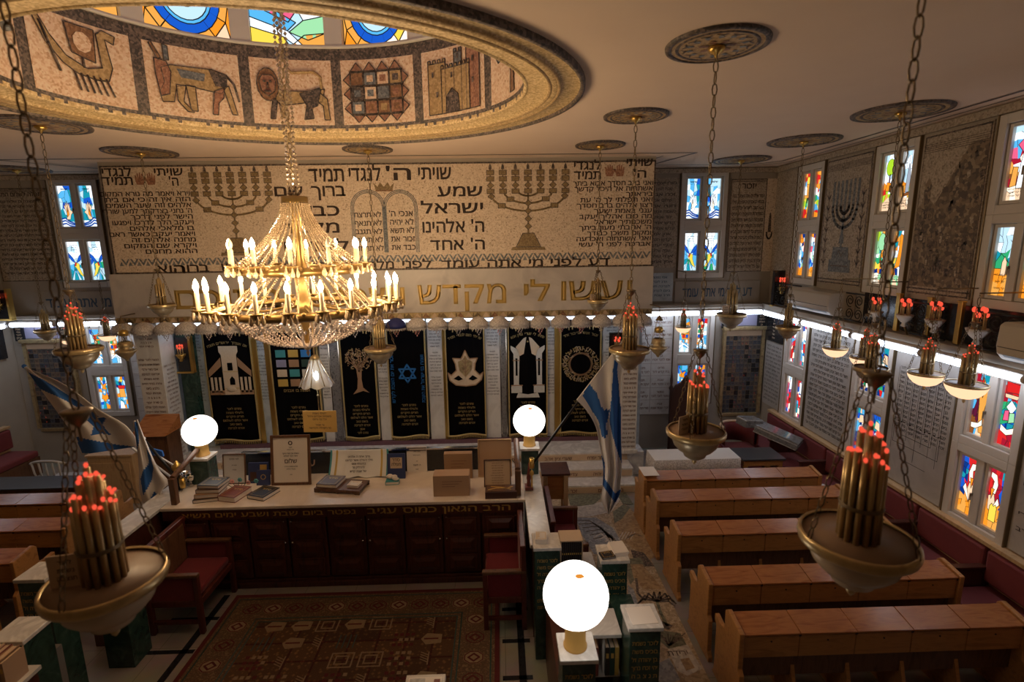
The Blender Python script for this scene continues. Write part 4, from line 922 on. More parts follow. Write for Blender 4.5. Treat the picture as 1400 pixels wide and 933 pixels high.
def pane_mesh(T, w_, h_, kind, seed, left):
    r = random.Random(seed); b = B(); nx, ny = 4, max(6, int(4*h_/w_*.62))
    p = [[((i+(r.uniform(-.42, .42) if 0 < i < nx else 0))/nx, (j+(r.uniform(-.42, .42) if 0 < j < ny else 0))/ny) for j in range(ny+1)] for i in range(nx+1)]
    S = lambda q: (q[0]*w_, q[1]*h_)
    for i in range(nx):
        for j in range(ny):
            q = [p[i][j], p[i+1][j], p[i+1][j+1], p[i][j+1]]; u = sum(a[0] for a in q)/4; v = sum(a[1] for a in q)/4
            b.poly([S(a) for a in q], 0, CP[design(kind, u, v, r, left)], T)
            if r.random() < .35: b.line([S(q[0]), S(q[1])], .0045, .001, LEAD, T)
            if r.random() < .35: b.line([S(q[1]), S(q[2])], .0045, .001, LEAD, T)
    for k, (pts, c) in enumerate(overlays(kind, left)):
        b.poly([S(a) for a in pts], .002+.0012*k, CP[c], T); b.line([S(a) for a in pts], .006, .0026+.0012*k, LEAD, T, True)
    if kind in ('tree', 'shepherd', 'dance', 'hill', 'bird', 'hands', 'hands_pale'):
        base, top = (.05, .14) if kind in ('tree', 'shepherd', 'dance') else ((.1, .3) if kind == 'hill' else ((.78, .9) if kind == 'bird' else (.9, .92)))
        for q in range(3): b.text(['עץ חיים היא', 'קול ששון', 'קול שמחה'][q], T, .028, w_/2, h_*(top-(top-base)*q/2), .012, LEAD, 'c', maxw=w_*.8)
    return b
WN = [1]
def window(face, u0, z0, u1, z1, kind, label, split=True, trans=None):
    """one double window: frame, two casements, two panes"""
    WN[0] += 1
    o = face(0, 0, 0); c = o @ Vector(((u0+u1)/2, z0, 0))
    root = thing('window_%d' % WN[0], label, 'window', c); root['kind'] = 'structure'
    W = u1-u0; H = z1-z0; T = face(0, 0, 0) @ Matrix.Translation((u0, z0, 0)); b = B(); fr = .055
    b.box(-.03, -.04, -.12, fr, H+.04, .035, 0, T); b.box(W-fr, -.04, -.12, W+.03, H+.04, .035, 0, T); b.box(fr, -.04, -.12, W-fr, fr, .035, 0, T); b.box(fr, H-fr, -.12, W-fr, H+.04, .035, 0, T)
    b.box(W/2-.035, fr, -.10, W/2+.035, H-fr, .02, 0, T)
    b.box(-.045, -.05, -.01, -.03, H+.05, .045, 1, T); b.box(W+.03, -.05, -.01, W+.045, H+.05, .045, 1, T)
    b.build('window_frame', ['white', 'brass_dark'], root, world=True, bevel=.006)
    for s in (0, 1):
        a = fr+.005 if s == 0 else W/2+.04; e = W/2-.04 if s == 0 else W-fr-.005
        st = .035; b = B()
        b.box(a, fr+.005, -.07, a+st, H-fr-.005, .0, 0, T); b.box(e-st, fr+.005, -.07, e, H-fr-.005, .0, 0, T); b.box(a+st, fr+.005, -.07, e-st, fr+st+.005, 0, 0, T); b.box(a+st, H-fr-st-.005, -.07, e-st, H-fr-.005, 0, 0, T)
        cs = b.build('casement', 'white', root, world=True, bevel=.004)
        x0, y0, x1, y1 = a+st, fr+st+.005, e-st, H-fr-st-.005
        pane_mesh(T @ Matrix.Translation((x0, y0, -.035)), x1-x0, y1-y0, kind, WN[0]*7+s, s == 0).build('pane', GM, cs, world=True)
        if s == 0:
            b = B(); b.box(e-.025, H*.42, 0, e-.008, H*.46, .03, 0, T); b.box(e-.022, H*.36, .022, e-.011, H*.45, .034, 0, T); b.build('window_handle', 'chrome', cs, world=True)
    return root
def pair(face, rect, k1, k2, lab1, lab2, gap=.0):
    u0, z0, u1, z1 = rect; zm = (z0+z1)/2
    window(face, u0, zm+.03, u1, z1, k1, lab1); window(face, u0, z0, u1, zm-.05, k2, lab2)
fR = lambda x, y, z: frame((XR, 0, 0), (0, -1, 0), (0, 0, 1)); fL = lambda x, y, z: frame((XL, 0, 0), (0, 1, 0), (0, 0, 1)); fB = lambda x, y, z: frame((0, YB, 0), (1, 0, 0), (0, 0, 1))
DS = [(('sun', 'folk'), ('redblue', 'redblue')), (('tree', 'dance'), ('fruit', 'fruit')), (('shepherd', 'hill'), ('horn', 'pray')), (('sun', 'hill'), ('fruit', 'pray'))]
PL = ['nearest the far corner', 'second from the far corner', 'third from the far corner', 'closest to the gallery']
for (a, c), (up_, lo_), pl in zip(WY, DS, PL):
    pair(fR, (-a, UZ[0], -c, UZ[1]), *up_, 'upper half of the high stained window on the right wall, '+pl, 'lower half of the high stained window on the right wall, '+pl)
    pair(fR, (-a, LZ[0], -c, LZ[1]), *lo_, 'upper half of the low stained window on the right wall, '+pl, 'lower half of the low stained window on the right wall, '+pl)
pair(fB, WBR[0], 'hands_pale', 'bird', 'blue window with two hands high on the far wall, right of the ark', 'blue window with orange birds high on the far wall, right of the ark')
pair(fB, WBR[1], 'jewel', 'lions', 'orange jewelled window low on the far wall, right of the ark', 'blue window low on the far wall, right of the ark behind a hanging lamp')
pair(fB, WBL[0], 'hands', 'bird', 'blue window with two hands high on the far wall, left of the ark', 'blue window with orange birds high on the far wall, left of the ark')
pair(fB, WBL[1], 'jewel', 'lions', 'orange jewelled window low on the far wall, left of the ark', 'blue window with orange beast low on the far wall, left of the ark behind the flags')
pair(fL, (7.2, LZ[0], 7.9, LZ[1]), 'redblue', 'bird', 'upper half of the window at the left picture edge', 'blue window with red band at the left picture edge')

# ================================================================= INSCRIBED AND MOSAIC WALL PANELS
WORDS = 'לזכר נשמת אבי מורי הרב יצחק בן שרה נפטר ביום שבת קדש תשרי זכרו לברכה אמי רבקה בת לאה תנצבה אברהם משה יעקב יוסף דוד שלום מרים אסתר חנה ישראל עם עולם אמן'.split()
def rline(r, n): return ' '.join(r.choice(WORDS) for _ in range(n))
def text_panel(face, u0, z0, u1, z1, lab, ground, ink, size, lead, seed, title=None, cols=1, body=None, lattice=None, name='inscribed_tablet', border=True, rule=False, words=4):
    T = face(0, 0, 0); c = T @ Vector(((u0+u1)/2, z0, .01)); r = thing(name, lab, 'wall panel', c)
    b = B(); b.box(u0, z0, 0, u1, z1, .02, 0, T); b.build('panel', ground, r, world=True)
    rr = random.Random(seed); b = B(); T2 = T @ Matrix.Translation((0, 0, .022)); W = u1-u0; y = z1-.06
    if title: b.text(title, T2, size*1.7, (u0+u1)/2, y-size*1.3, 0, 0); y -= size*2.4
    if body:
        for s in body: b.text(s, T2, size, u1-W*.05, y-size*.7, 0, 0, 'r', width=W*.9); y -= lead
    else:
        cw = W/cols
        for k in range(cols):
            yy = y; j = 0
            while yy-size > z0+.05:
                ce = u1-cw*(k+.5)
                if rule and j % 3 == 2:
                    b.line([(ce-cw*.48, yy-size*.3), (ce+cw*.48, yy-size*.3)], .004, 0, 0, T2)
                else:
                    n = 1 if (rule and j % 3 == 0) else words; b.text(rline(rr, n), T2, size, ce, yy-size*.7, 0, 0, 'c', **(dict(maxw=cw*.88) if rule else dict(width=cw*.88*rr.choice([1, 1, 1, .97, .8]))))
                yy -= lead; j += 1
            if k: b.line([(u1-cw*k, z0+.05), (u1-cw*k, z1-.05)], .005, 0, 0, T2)
    b.build('lettering', ink, r, world=True)
    if border:
        b = B(); d = .03
        for q in range(3): b.line([(u0+.01, z1-.012+.0*q-q*.02), (u1-.01, z1-.012-q*.02)], .008, .003, 0, T2)
        b.line([(u0+.008, z0+.008), (u1-.008, z0+.008), (u1-.008, z1-.008), (u0+.008, z1-.008)], .014, .001, 0, T2, True); b.build('border', 'mos_dark', r, world=True)
    if lattice: lattice(r, T2, u0, z0, u1, z1)
    return r
YZ = ['יזכור אלהים את נשמות בניו', 'ובנותיו הנאמנים והאמיצים חיילי', 'צבא הגנה לישראל וכל לוחמי', 'המחתרות וחטיבות הלוחמים', 'במערכות העם אשר חרפו נפשם', 'למות על תקומת ישראל ונפלו', 'כגבורים על קדושת השם והביאו', 'בעזרת אלהי מערכות ישראל', 'לגאולת הארץ ועיר האלהים', 'זכר שקידתם ומעשי גבורתם לא', 'יסופו מאתנו לעולמים ונשמתם', 'צרורות בצרור החיים ונשמותיהם', 'עם כל חללי ישראל מהיום']
def emblem(r, T2, u0, z0, u1, z1):
    b = B(); x, z = u1-.2, (z0+z1)/2-.1; b.line([(x+.09*math.cos(t), z-.12+.15*math.sin(t)) for t in [PI+PI*k/12*1 for k in range(13)]], .03, .001, 0, T2); b.poly([(x-.03, z-.1), (x+.03, z-.1), (x+.02, z+.2), (x, z+.3), (x-.02, z+.2)], .001, 0, T2); b.line([(x-.07, z), (x+.07, z)], .03, .002, 0, T2); b.build('emblem', 'mos_dark', r, world=True)
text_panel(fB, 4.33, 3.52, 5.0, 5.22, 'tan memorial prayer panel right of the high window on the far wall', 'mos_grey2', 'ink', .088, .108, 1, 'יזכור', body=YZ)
b = B(); b.box(5.0, YB-.02, 3.52, XR-.02, YB, 5.22); b.line([(5.10+.05*math.cos(t), 4.25+.12*math.sin(t)) for t in [PI+PI*k/12 for k in range(13)]], .03, .022, 1, fB(0, 0, 0)); b.poly([(5.07, 4.25), (5.13, 4.25), (5.12, 4.55), (5.1, 4.62), (5.08, 4.55)], .022, 1, fB(0, 0, 0))
tag(b.build('mosaic_strip', ['mos_tan', 'mos_dark'], loc=(5.1, YB, 3.52)), 'narrow mosaic strip with a dark emblem in the far right corner', 'mosaic')
text_panel(fB, 2.55, 3.62, 3.36, 5.25, 'grey dedication panel between the ark mosaic and the high right window', 'mos_grey', 'ink_grey', .075, .102, 2, border=False, words=3)
text_panel(fB, 2.55, 2.98, 3.32, 3.52, 'pale tablet under the grey dedication panel, right of the fascia', 'slab_blue', 'ink_blue', .06, .085, 3, border=False)
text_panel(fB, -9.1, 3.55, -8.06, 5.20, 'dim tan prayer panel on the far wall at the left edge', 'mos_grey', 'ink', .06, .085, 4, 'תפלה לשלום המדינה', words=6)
def know(u0, u1, z, lab, side):
    T = fB(0, 0, 0); r = thing('inscribed_lintel', lab, 'wall panel', ((u0+u1)/2, YB, z))
    b = B(); b.box(u0, z, 0, u1, z+.42, .03, 0, T); b.build('panel', 'wall', r, world=True); b = B(); b.text('דע לפני מי אתה עומד', T @ Matrix.Translation((0, 0, .032)), .26, (u0+u1)/2, z+.13, 0, 0, width=(u1-u0)*.82); b.build('lettering', 'ink_blue', r, world=True)
know(3.36, 5.0, 2.93, 'grey strip with blue lettering over the right tube light on the far wall', 1); know(-8.6, -6.2, 2.93, 'grey strip with blue lettering over the left tube light on the far wall', -1)
text_panel(fB, 2.55, .72, 3.36, 2.74, 'white marble slab of names in two columns, right of the ark', 'slab', 'ink_rust', .066, .082, 5, cols=2, rule=True, words=3, border=False)
text_panel(fB, -7.02, .72, -6.18, 2.74, 'white marble slab of names in ruled rows, left of the ark', 'slab', 'ink_rust', .066, .082, 6, cols=1, rule=True, words=3, border=False)
# framed boards of small memorial plates either side
def plate_board(u0, u1, lab):
    T = fB(0, 0, 0); r = thing('memorial_board', lab, 'memorial board', ((u0+u1)/2, YB, .6))
    z0, z1 = .72, 2.28; b = B()
    b.box(u0, z0, 0, u0+.06, z1+.16, .07, 0, T); b.box(u1-.06, z0, 0, u1, z1+.16, .07, 0, T); b.box(u0+.06, z0-.06, 0, u1-.06, z0, .07, 0, T); b.box(u0-.02, z1+.12, 0, u1+.02, z1+.19, .10, 0, T)
    b.build('gilt_frame', 'antique', r, world=True, bevel=.006)
    b = B(); b.box(u0+.06, z1, .0, u1-.06, z1+.12, .04, 0, T); b.build('header', 'paper_tan', r, world=True)
    b = B(); b.box(u0+.06, z0, 0, u1-.06, z1, .02, 4, T); rr = random.Random(int(u0*10)); nx, ny = 9, 17; dx = (u1-u0-.12)/nx; dz = (z1-z0)/ny; d = B()
    for i in range(nx):
        for j in range(ny):
            b.box(u0+.06+i*dx+.003, z0+j*dz+.003, .02, u0+.06+(i+1)*dx-.003, z0+(j+1)*dz-.003, .028, rr.choice([0, 0, 1, 1, 2, 3]), T)
            if rr.random() < .16: d.sph(T @ Vector((u0+.06+i*dx+.02, z0+j*dz+.03, .032)), .0045, 5, 4)
            b.line([(u0+.06+i*dx+.02, z0+(j+.6)*dz), (u0+.06+(i+1)*dx-.02, z0+(j+.6)*dz)], .01, .03, 3, T); b.line([(u0+.06+i*dx+.03, z0+(j+.35)*dz), (u0+.06+(i+1)*dx-.03, z0+(j+.35)*dz)], .007, .03, 3, T)
    b.build('name_plates', [plain('plate_a', (.075, .08, .095), .4), plain('plate_b', (.11, .095, .085), .4), plain('plate_c', (.19, .13, .09), .4), 'granite', 'antique'], r, world=True); d.build('plate_lights', 'red_bulb', r, world=True)
plate_board(4.34, 5.16, 'gilt framed board of small dark name plates in the far right corner'); plate_board(-8.95, -8.05, 'gilt framed board of small dark name plates in the far left corner')
for u0, u1, side in ((4.3, 5.16, 'right'), (-9.05, -8.05, 'left')):
    b = B(); b.box(u0, YB-.03, 2.48, u1, YB, 2.78); b.text('היכל', fB(0, 0, .0), .07, (u0+u1)/2, 2.62, .033, 1); tag(b.build('plaque', ['grey_blue', 'paper'], loc=((u0+u1)/2, YB, 2.48)), 'lilac board under the tube light above the %s memorial board' % side, 'plaque')
    for q, (x0, x1) in enumerate(((u0+.0, u0+.17), (u1-.17, u1))):
        b = B(); b.box(x0, YB-.06, 2.44, x1, YB-.032, 2.84); T = fB(0, 0, 0)
        for j in range(6): b.text(WORDS[(j*5+q) % 20], T, .05, (x0+x1)/2, 2.76-j*.055, .063, 1, maxw=.13)
        tag(b.build('dark_tablet', ['granite', 'paper_tan'], loc=((x0+x1)/2, YB, 2.44)), 'black lettered tablet at the %s end of the %s lilac board' % (('window', 'corner')[q if side == 'right' else 1-q], side), 'tablet')
# right wall: high mosaics
def city(r, T2, u0, z0, u1, z1):
    W, H = u1-u0, z1-z0; b = B(); g = lambda a, c: (u0+a*W, z0+c*H)
    b.poly([g(0, .55), g(.0, .93), g(.75, .93), g(.28, .56)], .001, 1, T2)
    b.poly([g(0, 0), g(.28, 0), g(.28, .56), g(.2, .6), g(.2, .7), g(.14, .75), g(.08, .7), g(.08, .58), g(0, .55)], .002, 0, T2)
    b.poly([g(.28, 0), g(1, 0), g(1, .93), g(.75, .93), g(.28, .56)], .002, 2, T2)
    rr = random.Random(4)
    for q in range(46):
        x = rr.uniform(.02, .94); y = rr.uniform(.03, .30 if x > .3 else .5); s = rr.uniform(.03, .07); b.line([g(x, y), g(x+s, y), g(x+s, y+s*1.1), g(x, y+s*1.1)], .008, .003, 3, T2, True)
        if q < 22: b.poly([g(x, y), g(x+s, y), g(x+s, y+s), g(x, y+s)], .0025, rr.choice([3, 0, 1]), T2)
    for q in range(30):
        x = rr.uniform(.35, .97); y = rr.uniform(.3, .9); 
        if (y-.56) < (x-.28)*.8: b.poly([g(x, y), g(x+.05, y+.01), g(x+.03, y+.05), g(x-.02, y+.04)], .0025, rr.choice([3, 0, 1, 0]), T2)
    for q in range(5): b.line([g(0, .97-q*.013), g(1, .97-q*.013)], .006, .003, 3, T2)
    b.build('cityscape', ['mos_city', 'mos_grey', 'mos_city', 'mos_dark'], r, world=True)
def big_menorah(r, T2, u0, z0, u1, z1):
    W, H = u1-u0, z1-z0; cx = (u0+u1)/2; b = B(); zt = z0+H*.83; zb = z0+H*.42
    for i in (1, 2, 3):
        R = W*.095*i; pts = [(cx-R, zt)]+[(cx+R*math.cos(t), z0+H*.62+R*1.15*math.sin(t)) for t in [PI+PI*k/14 for k in range(15)]]+[(cx+R, zt)]; b.line(pts, .05, .001, 0, T2)
        for k, (x, z) in enumerate(pts): 
            if k % 2: b.line([(x-.018, z), (x+.018, z)], .012, .002, 1, T2)
    b.line([(cx, z0+H*.25), (cx, zt)], .05, .001, 0, T2)
    b.poly([(cx-.06, z0+H*.3), (cx+.06, z0+H*.3), (cx+.025, zb), (cx-.025, zb)], .002, 0, T2); b.poly([(cx-W*.2, z0+H*.16), (cx+W*.2, z0+H*.16), (cx+W*.18, z0+H*.27), (cx-W*.18, z0+H*.27)], .002, 0, T2); b.poly([(cx-W*.26, z0+H*.05), (cx+W*.26, z0+H*.05), (cx+W*.26, z0+H*.16), (cx-W*.26, z0+H*.16)], .002, 0, T2)
    b.line([(cx-.08, z0+H*.19), (cx-.03, z0+H*.24), (cx+.03, z0+H*.19), (cx+.08, z0+H*.24)], .015, .003, 1, T2); b.line([(cx-W*.2, z0+H*.105), (cx+W*.2, z0+H*.105)], .02, .003, 1, T2)
    for sg in (-1, 1):
        for k in range(7):
            x, z = cx+sg*W*.40, z0+H*(.10+.095*k); b.line([(x, z), (x, z+.16)], .012, .001, 1, T2)
            for e in (-1, 1): b.poly([(x, z+.02), (x+e*.05, z+.09), (x+e*.045, z+.12), (x, z+.06)], .001, 1, T2)
    for q in range(5): b.line([(u0, z1-.03-q*.02), (u1, z1-.03-q*.02)], .007, .002, 1, T2)
    b.build('menorah_emblem', ['mos_slate', 'mos_dark'], r, world=True)
def mosaic_right(a, c, ground, lat, lab):
    T = fR(0, 0, 0); z0, z1 = 3.42, 5.30; r = thing('mosaic_picture', lab, 'mosaic', T @ Vector((-(a+c)/2, z0, 0))); b = B(); b.box(-a, z0, 0, -c, z1, .02, 0, T); b.build('mosaic_ground', ground, r, world=True)
    lat(r, T @ Matrix.Translation((0, 0, .022)), -a+.02, z0+.1, -c-.02, z1-.06); b = B(); b.line([(-a+.02, z0+.02), (-c-.02, z0+.02), (-c-.02, z1-.02), (-a+.02, z1-.02)], .02, .022, 0, T, True); b.line([(-a, z0+.07), (-c, z0+.07)], .02, .022, 0, T); b.build('border', 'mos_dark', r, world=True)
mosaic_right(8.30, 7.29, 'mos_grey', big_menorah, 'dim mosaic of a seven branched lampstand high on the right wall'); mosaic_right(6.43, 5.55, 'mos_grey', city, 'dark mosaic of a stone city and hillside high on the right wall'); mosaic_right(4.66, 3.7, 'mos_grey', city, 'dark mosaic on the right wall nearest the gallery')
b = B(); b.box(XR-.02, 9.13, 3.42, XR, YB-.02, 5.3); tag(b.build('mosaic_strip', 'mos_grey', loc=(XR, 9.4, 3.42)), 'plain mosaic strip on the right wall between its first window and the far corner', 'mosaic')
# right wall: low marble tablets
def grid_lamp(r, T2, u0, z0, u1, z1):
    W, H = u1-u0, z1-z0; b = B(); cx = (u0+u1)/2
    for i in range(7):
        x = u0+W*(.12+.127*i); b.line([(x-.03, z0+H*.85), (x-.03, z0+H*(.38+.05*abs(3-i)*-1)), ], .005, .001, 0, T2)
        for j in range(14): b.text(WORDS[(i*5+j) % 30], T2, .05, x+.03, z0+H*.84-j*.062, .001, 0, maxw=.085)
    for i in (1, 2, 3):
        d = W*.127*i; b.line([(cx-d, z0+H*.8), (cx-d, z0+H*(.5-.07*i)), (cx+d, z0+H*(.5-.07*i)), (cx+d, z0+H*.8)], .006, .001, 0, T2)
    b.line([(cx, z0+H*.84), (cx, z0+H*.2)], .006, .001, 0, T2); b.line([(cx-.2, z0+H*.18), (cx+.2, z0+H*.18)], .006, .001, 0, T2); b.build('lampstand_outline', 'ink_grey', r, world=True)
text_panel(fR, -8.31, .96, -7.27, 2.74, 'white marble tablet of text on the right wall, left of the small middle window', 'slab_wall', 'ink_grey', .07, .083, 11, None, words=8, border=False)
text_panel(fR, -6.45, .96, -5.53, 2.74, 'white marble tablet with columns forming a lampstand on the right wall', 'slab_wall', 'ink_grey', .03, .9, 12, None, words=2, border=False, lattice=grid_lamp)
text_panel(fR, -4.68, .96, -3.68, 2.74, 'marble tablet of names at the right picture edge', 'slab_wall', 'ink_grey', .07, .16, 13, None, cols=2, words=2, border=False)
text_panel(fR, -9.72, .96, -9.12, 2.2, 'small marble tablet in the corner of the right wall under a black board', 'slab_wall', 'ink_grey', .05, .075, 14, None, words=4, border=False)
b = B(); b.box(XR-.04, 9.15, 2.22, XR-.0, 9.72, 2.82); T = fR(0, 0, 0)
for j in range(8): b.text(WORDS[j*3], T, .05, -9.44, 2.74-j*.066, .043, 1, maxw=.45)
tag(b.build('dark_tablet', ['granite', 'paper_tan'], loc=(XR, 9.4, 2.22)), 'black lettered board on the right wall beside the corner', 'tablet')
# left wall
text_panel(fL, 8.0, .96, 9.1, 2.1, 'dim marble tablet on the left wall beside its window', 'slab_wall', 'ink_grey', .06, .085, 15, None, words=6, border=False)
b = B(); b.box(XL, 8.1, 2.15, XL+.04, 9.6, 2.82); T = fL(0, 0, 0)
for j in range(8): b.text(rline(random.Random(j), 4), T, .05, 8.85, 2.74-j*.066, .043, 1, maxw=1.3)
tag(b.build('dark_tablet', ['granite', 'paper_tan'], loc=(XL, 8.8, 2.15)), 'black lettered board on the left wall under the left tube light', 'tablet')
b = B(); b.box(XL, 6.2, 2.98, XL+.05, 9.4, 3.42); tag(b.build('dark_tablet', 'granite', loc=(XL, 7.8, 2.98)), 'black board over the tube light on the left wall', 'tablet')
# ledges over the tube lights, and the tubes
LEDX = 4.98
struct(B().box(LEDX, YR, 2.84, XR, YB, 2.93).build('trim_5', 'wall', bevel=.008), 'ledge along the right wall')
struct(B().box(2.55, 9.58, 2.86, LEDX, YB, 2.93).build('trim_6', 'wall', bevel=.008), 'ledge along the far wall, right of the ark')
struct(B().box(XL, 9.58, 2.86, -6.2, YB, 2.93).build('trim_7', 'wall', bevel=.008), 'ledge along the far wall, left of the ark')
struct(B().box(XL, YR, 2.84, XL+.22, 9.58, 2.93).build('trim_8', 'wall', bevel=.008), 'ledge along the left wall')
def tube_light(p, q, lab, grp):
    p, q = Vector(p), Vector(q); d = (q-p).normalized(); r = thing('fluorescent_light', lab, 'light', (p+q)/2, grp)
    up = Vector((0, 0, 1)); b = B(); b.tube([p+up*.055, q+up*.055], .028, 6); b.build('fitting', 'white', r, world=True)
    b = B(); b.tube([p+d*.03, q-d*.03], .042, 8); b.build('tube', 'tube', r, world=True)
    b = B(); b.tube([p, p+d*.03], .044, 8); b.tube([q-d*.03, q], .044, 8); b.build('end_cap', 'white', r, world=True)
TZ = 2.775
for i, lb in enumerate(('running from the right ark pier to the window', 'running from the window to the right corner')):
    a = 2.62+i*1.2; tube_light((a, 9.54, TZ), (a+1.16, 9.54, TZ), 'tube light under the far ledge, '+lb, 'tube lights under the ledges')
for i, lb in enumerate(('at the left corner', 'next to the corner tube', 'beside the left pier')):
    a = -8.92+i*.86; tube_light((a, 9.54, TZ), (a+.82, 9.54, TZ), 'tube light under the far ledge left of the ark, '+lb, 'tube lights under the ledges')
for i, lb in enumerate(('first from the far corner', 'second from the far corner', 'third from the far corner', 'fourth from the far corner', 'fifth from the far corner')):
    a = 9.42-i*1.22; tube_light((LEDX-.04, a, TZ), (LEDX-.04, a-1.2, TZ), 'bluish tube light along the right wall, '+lb, 'tube lights under the ledges')
for i, lb in enumerate(('at the far corner', 'second from the far corner')):
    a = 9.42-i*1.22; tube_light((XL+.26, a, TZ), (XL+.26, a-1.2, TZ), 'bluish tube light along the left wall, '+lb, 'tube lights under the ledges')
# band of black stone and scroll ironwork above the right ledge
T = fR(0, 0, 0)
b = B(); b.box(XR-.03, 4.2, 2.94, XR, 7.15, 3.36); tag(b.build('stone_band', 'granite', loc=(XR, 5.7, 2.94)), 'black polished stone band above the right wall ledge', 'stone band')
def scroll(y0, y1, lab, z0=2.95, z1=3.34, x=5.02):
    r = thing('iron_railing', lab, 'railing', (x, (y0+y1)/2, z0)); b = B()
    b.tube([(x, y0, z0+.01), (x, y1, z0+.01)], .012, 6); b.build('rail', 'black', r, world=True); b = B(); b.tube([(x, y0, z1), (x, y1, z1)], .012, 6); b.build('rail', 'black', r, world=True)
    n = max(1, round(abs(y1-y0)/.2)); b = B()
    for i in range(n):
        yc = y0+(y1-y0)*(i+.5)/n
        for zc, sg in ((z0+.1, 1), (z1-.1, -1)):
            b = B(); b.tube([(x, yc+sg*(.018+.07*t)*math.cos(t*3.6*PI), zc+(.018+.075*t)*math.sin(t*3.6*PI)) for t in [k/22 for k in range(23)]], .007, 5); b.build('scroll', 'black', r, world=True)
scroll(9.3, 8.45, 'black scroll ironwork on the right ledge left of the air conditioner'); scroll(6.1, 5.6, 'black scroll ironwork on the right ledge between two gold posts'); scroll(5.3, 4.75, 'black scroll ironwork on the right ledge beside the near air conditioner'); scroll(7.32, 6.95, 'short black scroll ironwork right of the far air conditioner')
def gold_post(px, py, lab):
    p = P(px, py, x=5.06); b = B(); b.box(p.x-.02, p.y-.03, 2.94, p.x+.02, p.y+.03, 3.40); b.box(p.x-.026, p.y-.036, 3.40, p.x+.026, p.y+.036, 3.42); tag(b.build('gilt_post', 'gold', loc=(p.x, p.y, 2.94), bevel=.004), lab, 'post', 'gilt posts above the right ledge')
for px, py, lb in ((1228, 424, 'gilt post on the right ledge, first past the air conditioner'), (1270, 435, 'gilt post on the right ledge left of the third cup lamp'), (1311, 445, 'gilt post on the right ledge right of the third cup lamp')): gold_post(px, py, lb)
# cup lamps with red flames on the ledge
for px, py, s, lb in ((1197, 428, .95, 'first white cup lamp with red flames on the right ledge, beside the air conditioner'), (1237, 433, 1.0, 'second white cup lamp with red flames on the right ledge'), (1278, 440, 1.05, 'third white cup lamp with red flames on the right ledge, between gilt posts'), (1337, 453, 1.15, 'fourth and largest white cup lamp with red flames on the right ledge')):
    p = P(px, py, x=4.98); r = thing('cup_lamp', lb, 'lamp', (p.x, p.y, 2.94), 'white cup lamps on the right ledge'); cup_lamp(r, frame((p.x, p.y, p.z), (0, -1, 0), (0, 0, 1)), (0, 0, 0), s*1.15)
    b = B(); b.tube([(p.x, p.y, p.z-.1), (p.x+.06, p.y, 2.93)], .012, 5); b.build('bracket', 'brass_dark', r, world=True)
p = P(1068, 400, y=9.3); memorial_box(p.x-.06, 9.3, 2.94, fback, 'black memorial lamp box with gold edge on the right corner ledge', .62)
p = P(6, 420, y=9.2); memorial_box(p.x, 9.2, 2.94, fback, 'black memorial lamp box with red flame at the left picture edge', .5)
# air conditioners
def air_con(y0, y1, z0, z1, x0, lab):
    r = thing('air_conditioner', lab, 'air conditioner', (x0, (y0+y1)/2, z0)); b = B()
    prof = [(XR-.01, z0), (x0+.08, z0), (x0+.02, z0+.06), (x0, z0+.14), (x0+.01, z1-.03), (x0+.05, z1), (XR-.01, z1)]
    TT = frame((0, 0, 0), (1, 0, 0), (0, 0, 1)); b.ext(prof, -y1, -y0, 0, TT); b.build('housing', 'ac', r, world=True, bevel=.012)
    b = B(); b.add([(x0+.085, y0+.06, z0-.002), (x0+.085, y1-.06, z0-.002), (x0+.018, y1-.06, z0+.06), (x0+.018, y0+.06, z0+.06)], [(0, 1, 2, 3)]); b.build('louver', 'ac_dark', r, world=True)
    b = B(); b.box(x0-.003, y0+.02, z0+.13, x0+.004, y1-.02, z0+.137); b.build('panel_seam', 'ac_dark', r, world=True)
air_con(7.35, 8.42, 3.0, 3.33, 4.78, 'beige wall air conditioner above the right tube light'); air_con(4.05, 4.78, 2.93, 3.30, 4.80, 'beige air conditioner cut off by the right picture edge')
# upholstered wall bench and its wooden ledge along the right and left walls
def wall_bench(x0, x1, sg, y0, y1, lab, grp):
    r = thing('wall_bench', lab, 'bench', ((x0+x1)/2, (y0+y1)/2, 0)); n = max(2, round((y1-y0)/.95)); xb = x1 if sg > 0 else x0
    lo, hi = min(x0, x1), max(x0, x1)
    b = B(); b.box(lo, y0, .0, hi, y1, .34); b.build('base', 'walnut', r, world=True, bevel=.01)
    for k in range(n):
        a, c = y0+(y1-y0)*k/n+.012, y0+(y1-y0)*(k+1)/n-.012
        b = B(); b.box(lo, a, .34, hi, c, .46); b.build('seat_cushion', 'maroon', r, world=True, bevel=.03)
        b = B(); (b.box(x1-.13, a, .52, x1-.04, c, .88) if sg > 0 else b.box(x0+.04, a, .52, x0+.13, c, .88)); b.build('back_cushion', 'maroon', r, world=True, bevel=.03)
        if k:
            b = B(); xx0, xx1 = (lo+.06, hi-.05); b.box(xx0, a-.035, .46, xx1, a+.01, .66, 0); b.box(xx0-.03, a-.05, .66, xx1, a+.025, .69); b.build('armrest', 'dark', r, world=True, bevel=.008)
    b = B(); (b.box(x1-.04, y0, .34, x1, y1, .92) if sg > 0 else b.box(x0, y0, .34, x0+.04, y1, .92)); (b.box(x1-.12, y0, .90, x1, y1, .94) if sg > 0 else b.box(x0, y0, .90, x0+.12, y1, .94)); b.build('back_board', 'oak', r, world=True)
wall_bench(4.62, XR, 1, 3.0, 9.3, 'long maroon upholstered bench along the right wall', ''); wall_bench(XL, XL+.55, -1, 5.6, 9.3, 'long maroon upholstered bench along the left wall', '')
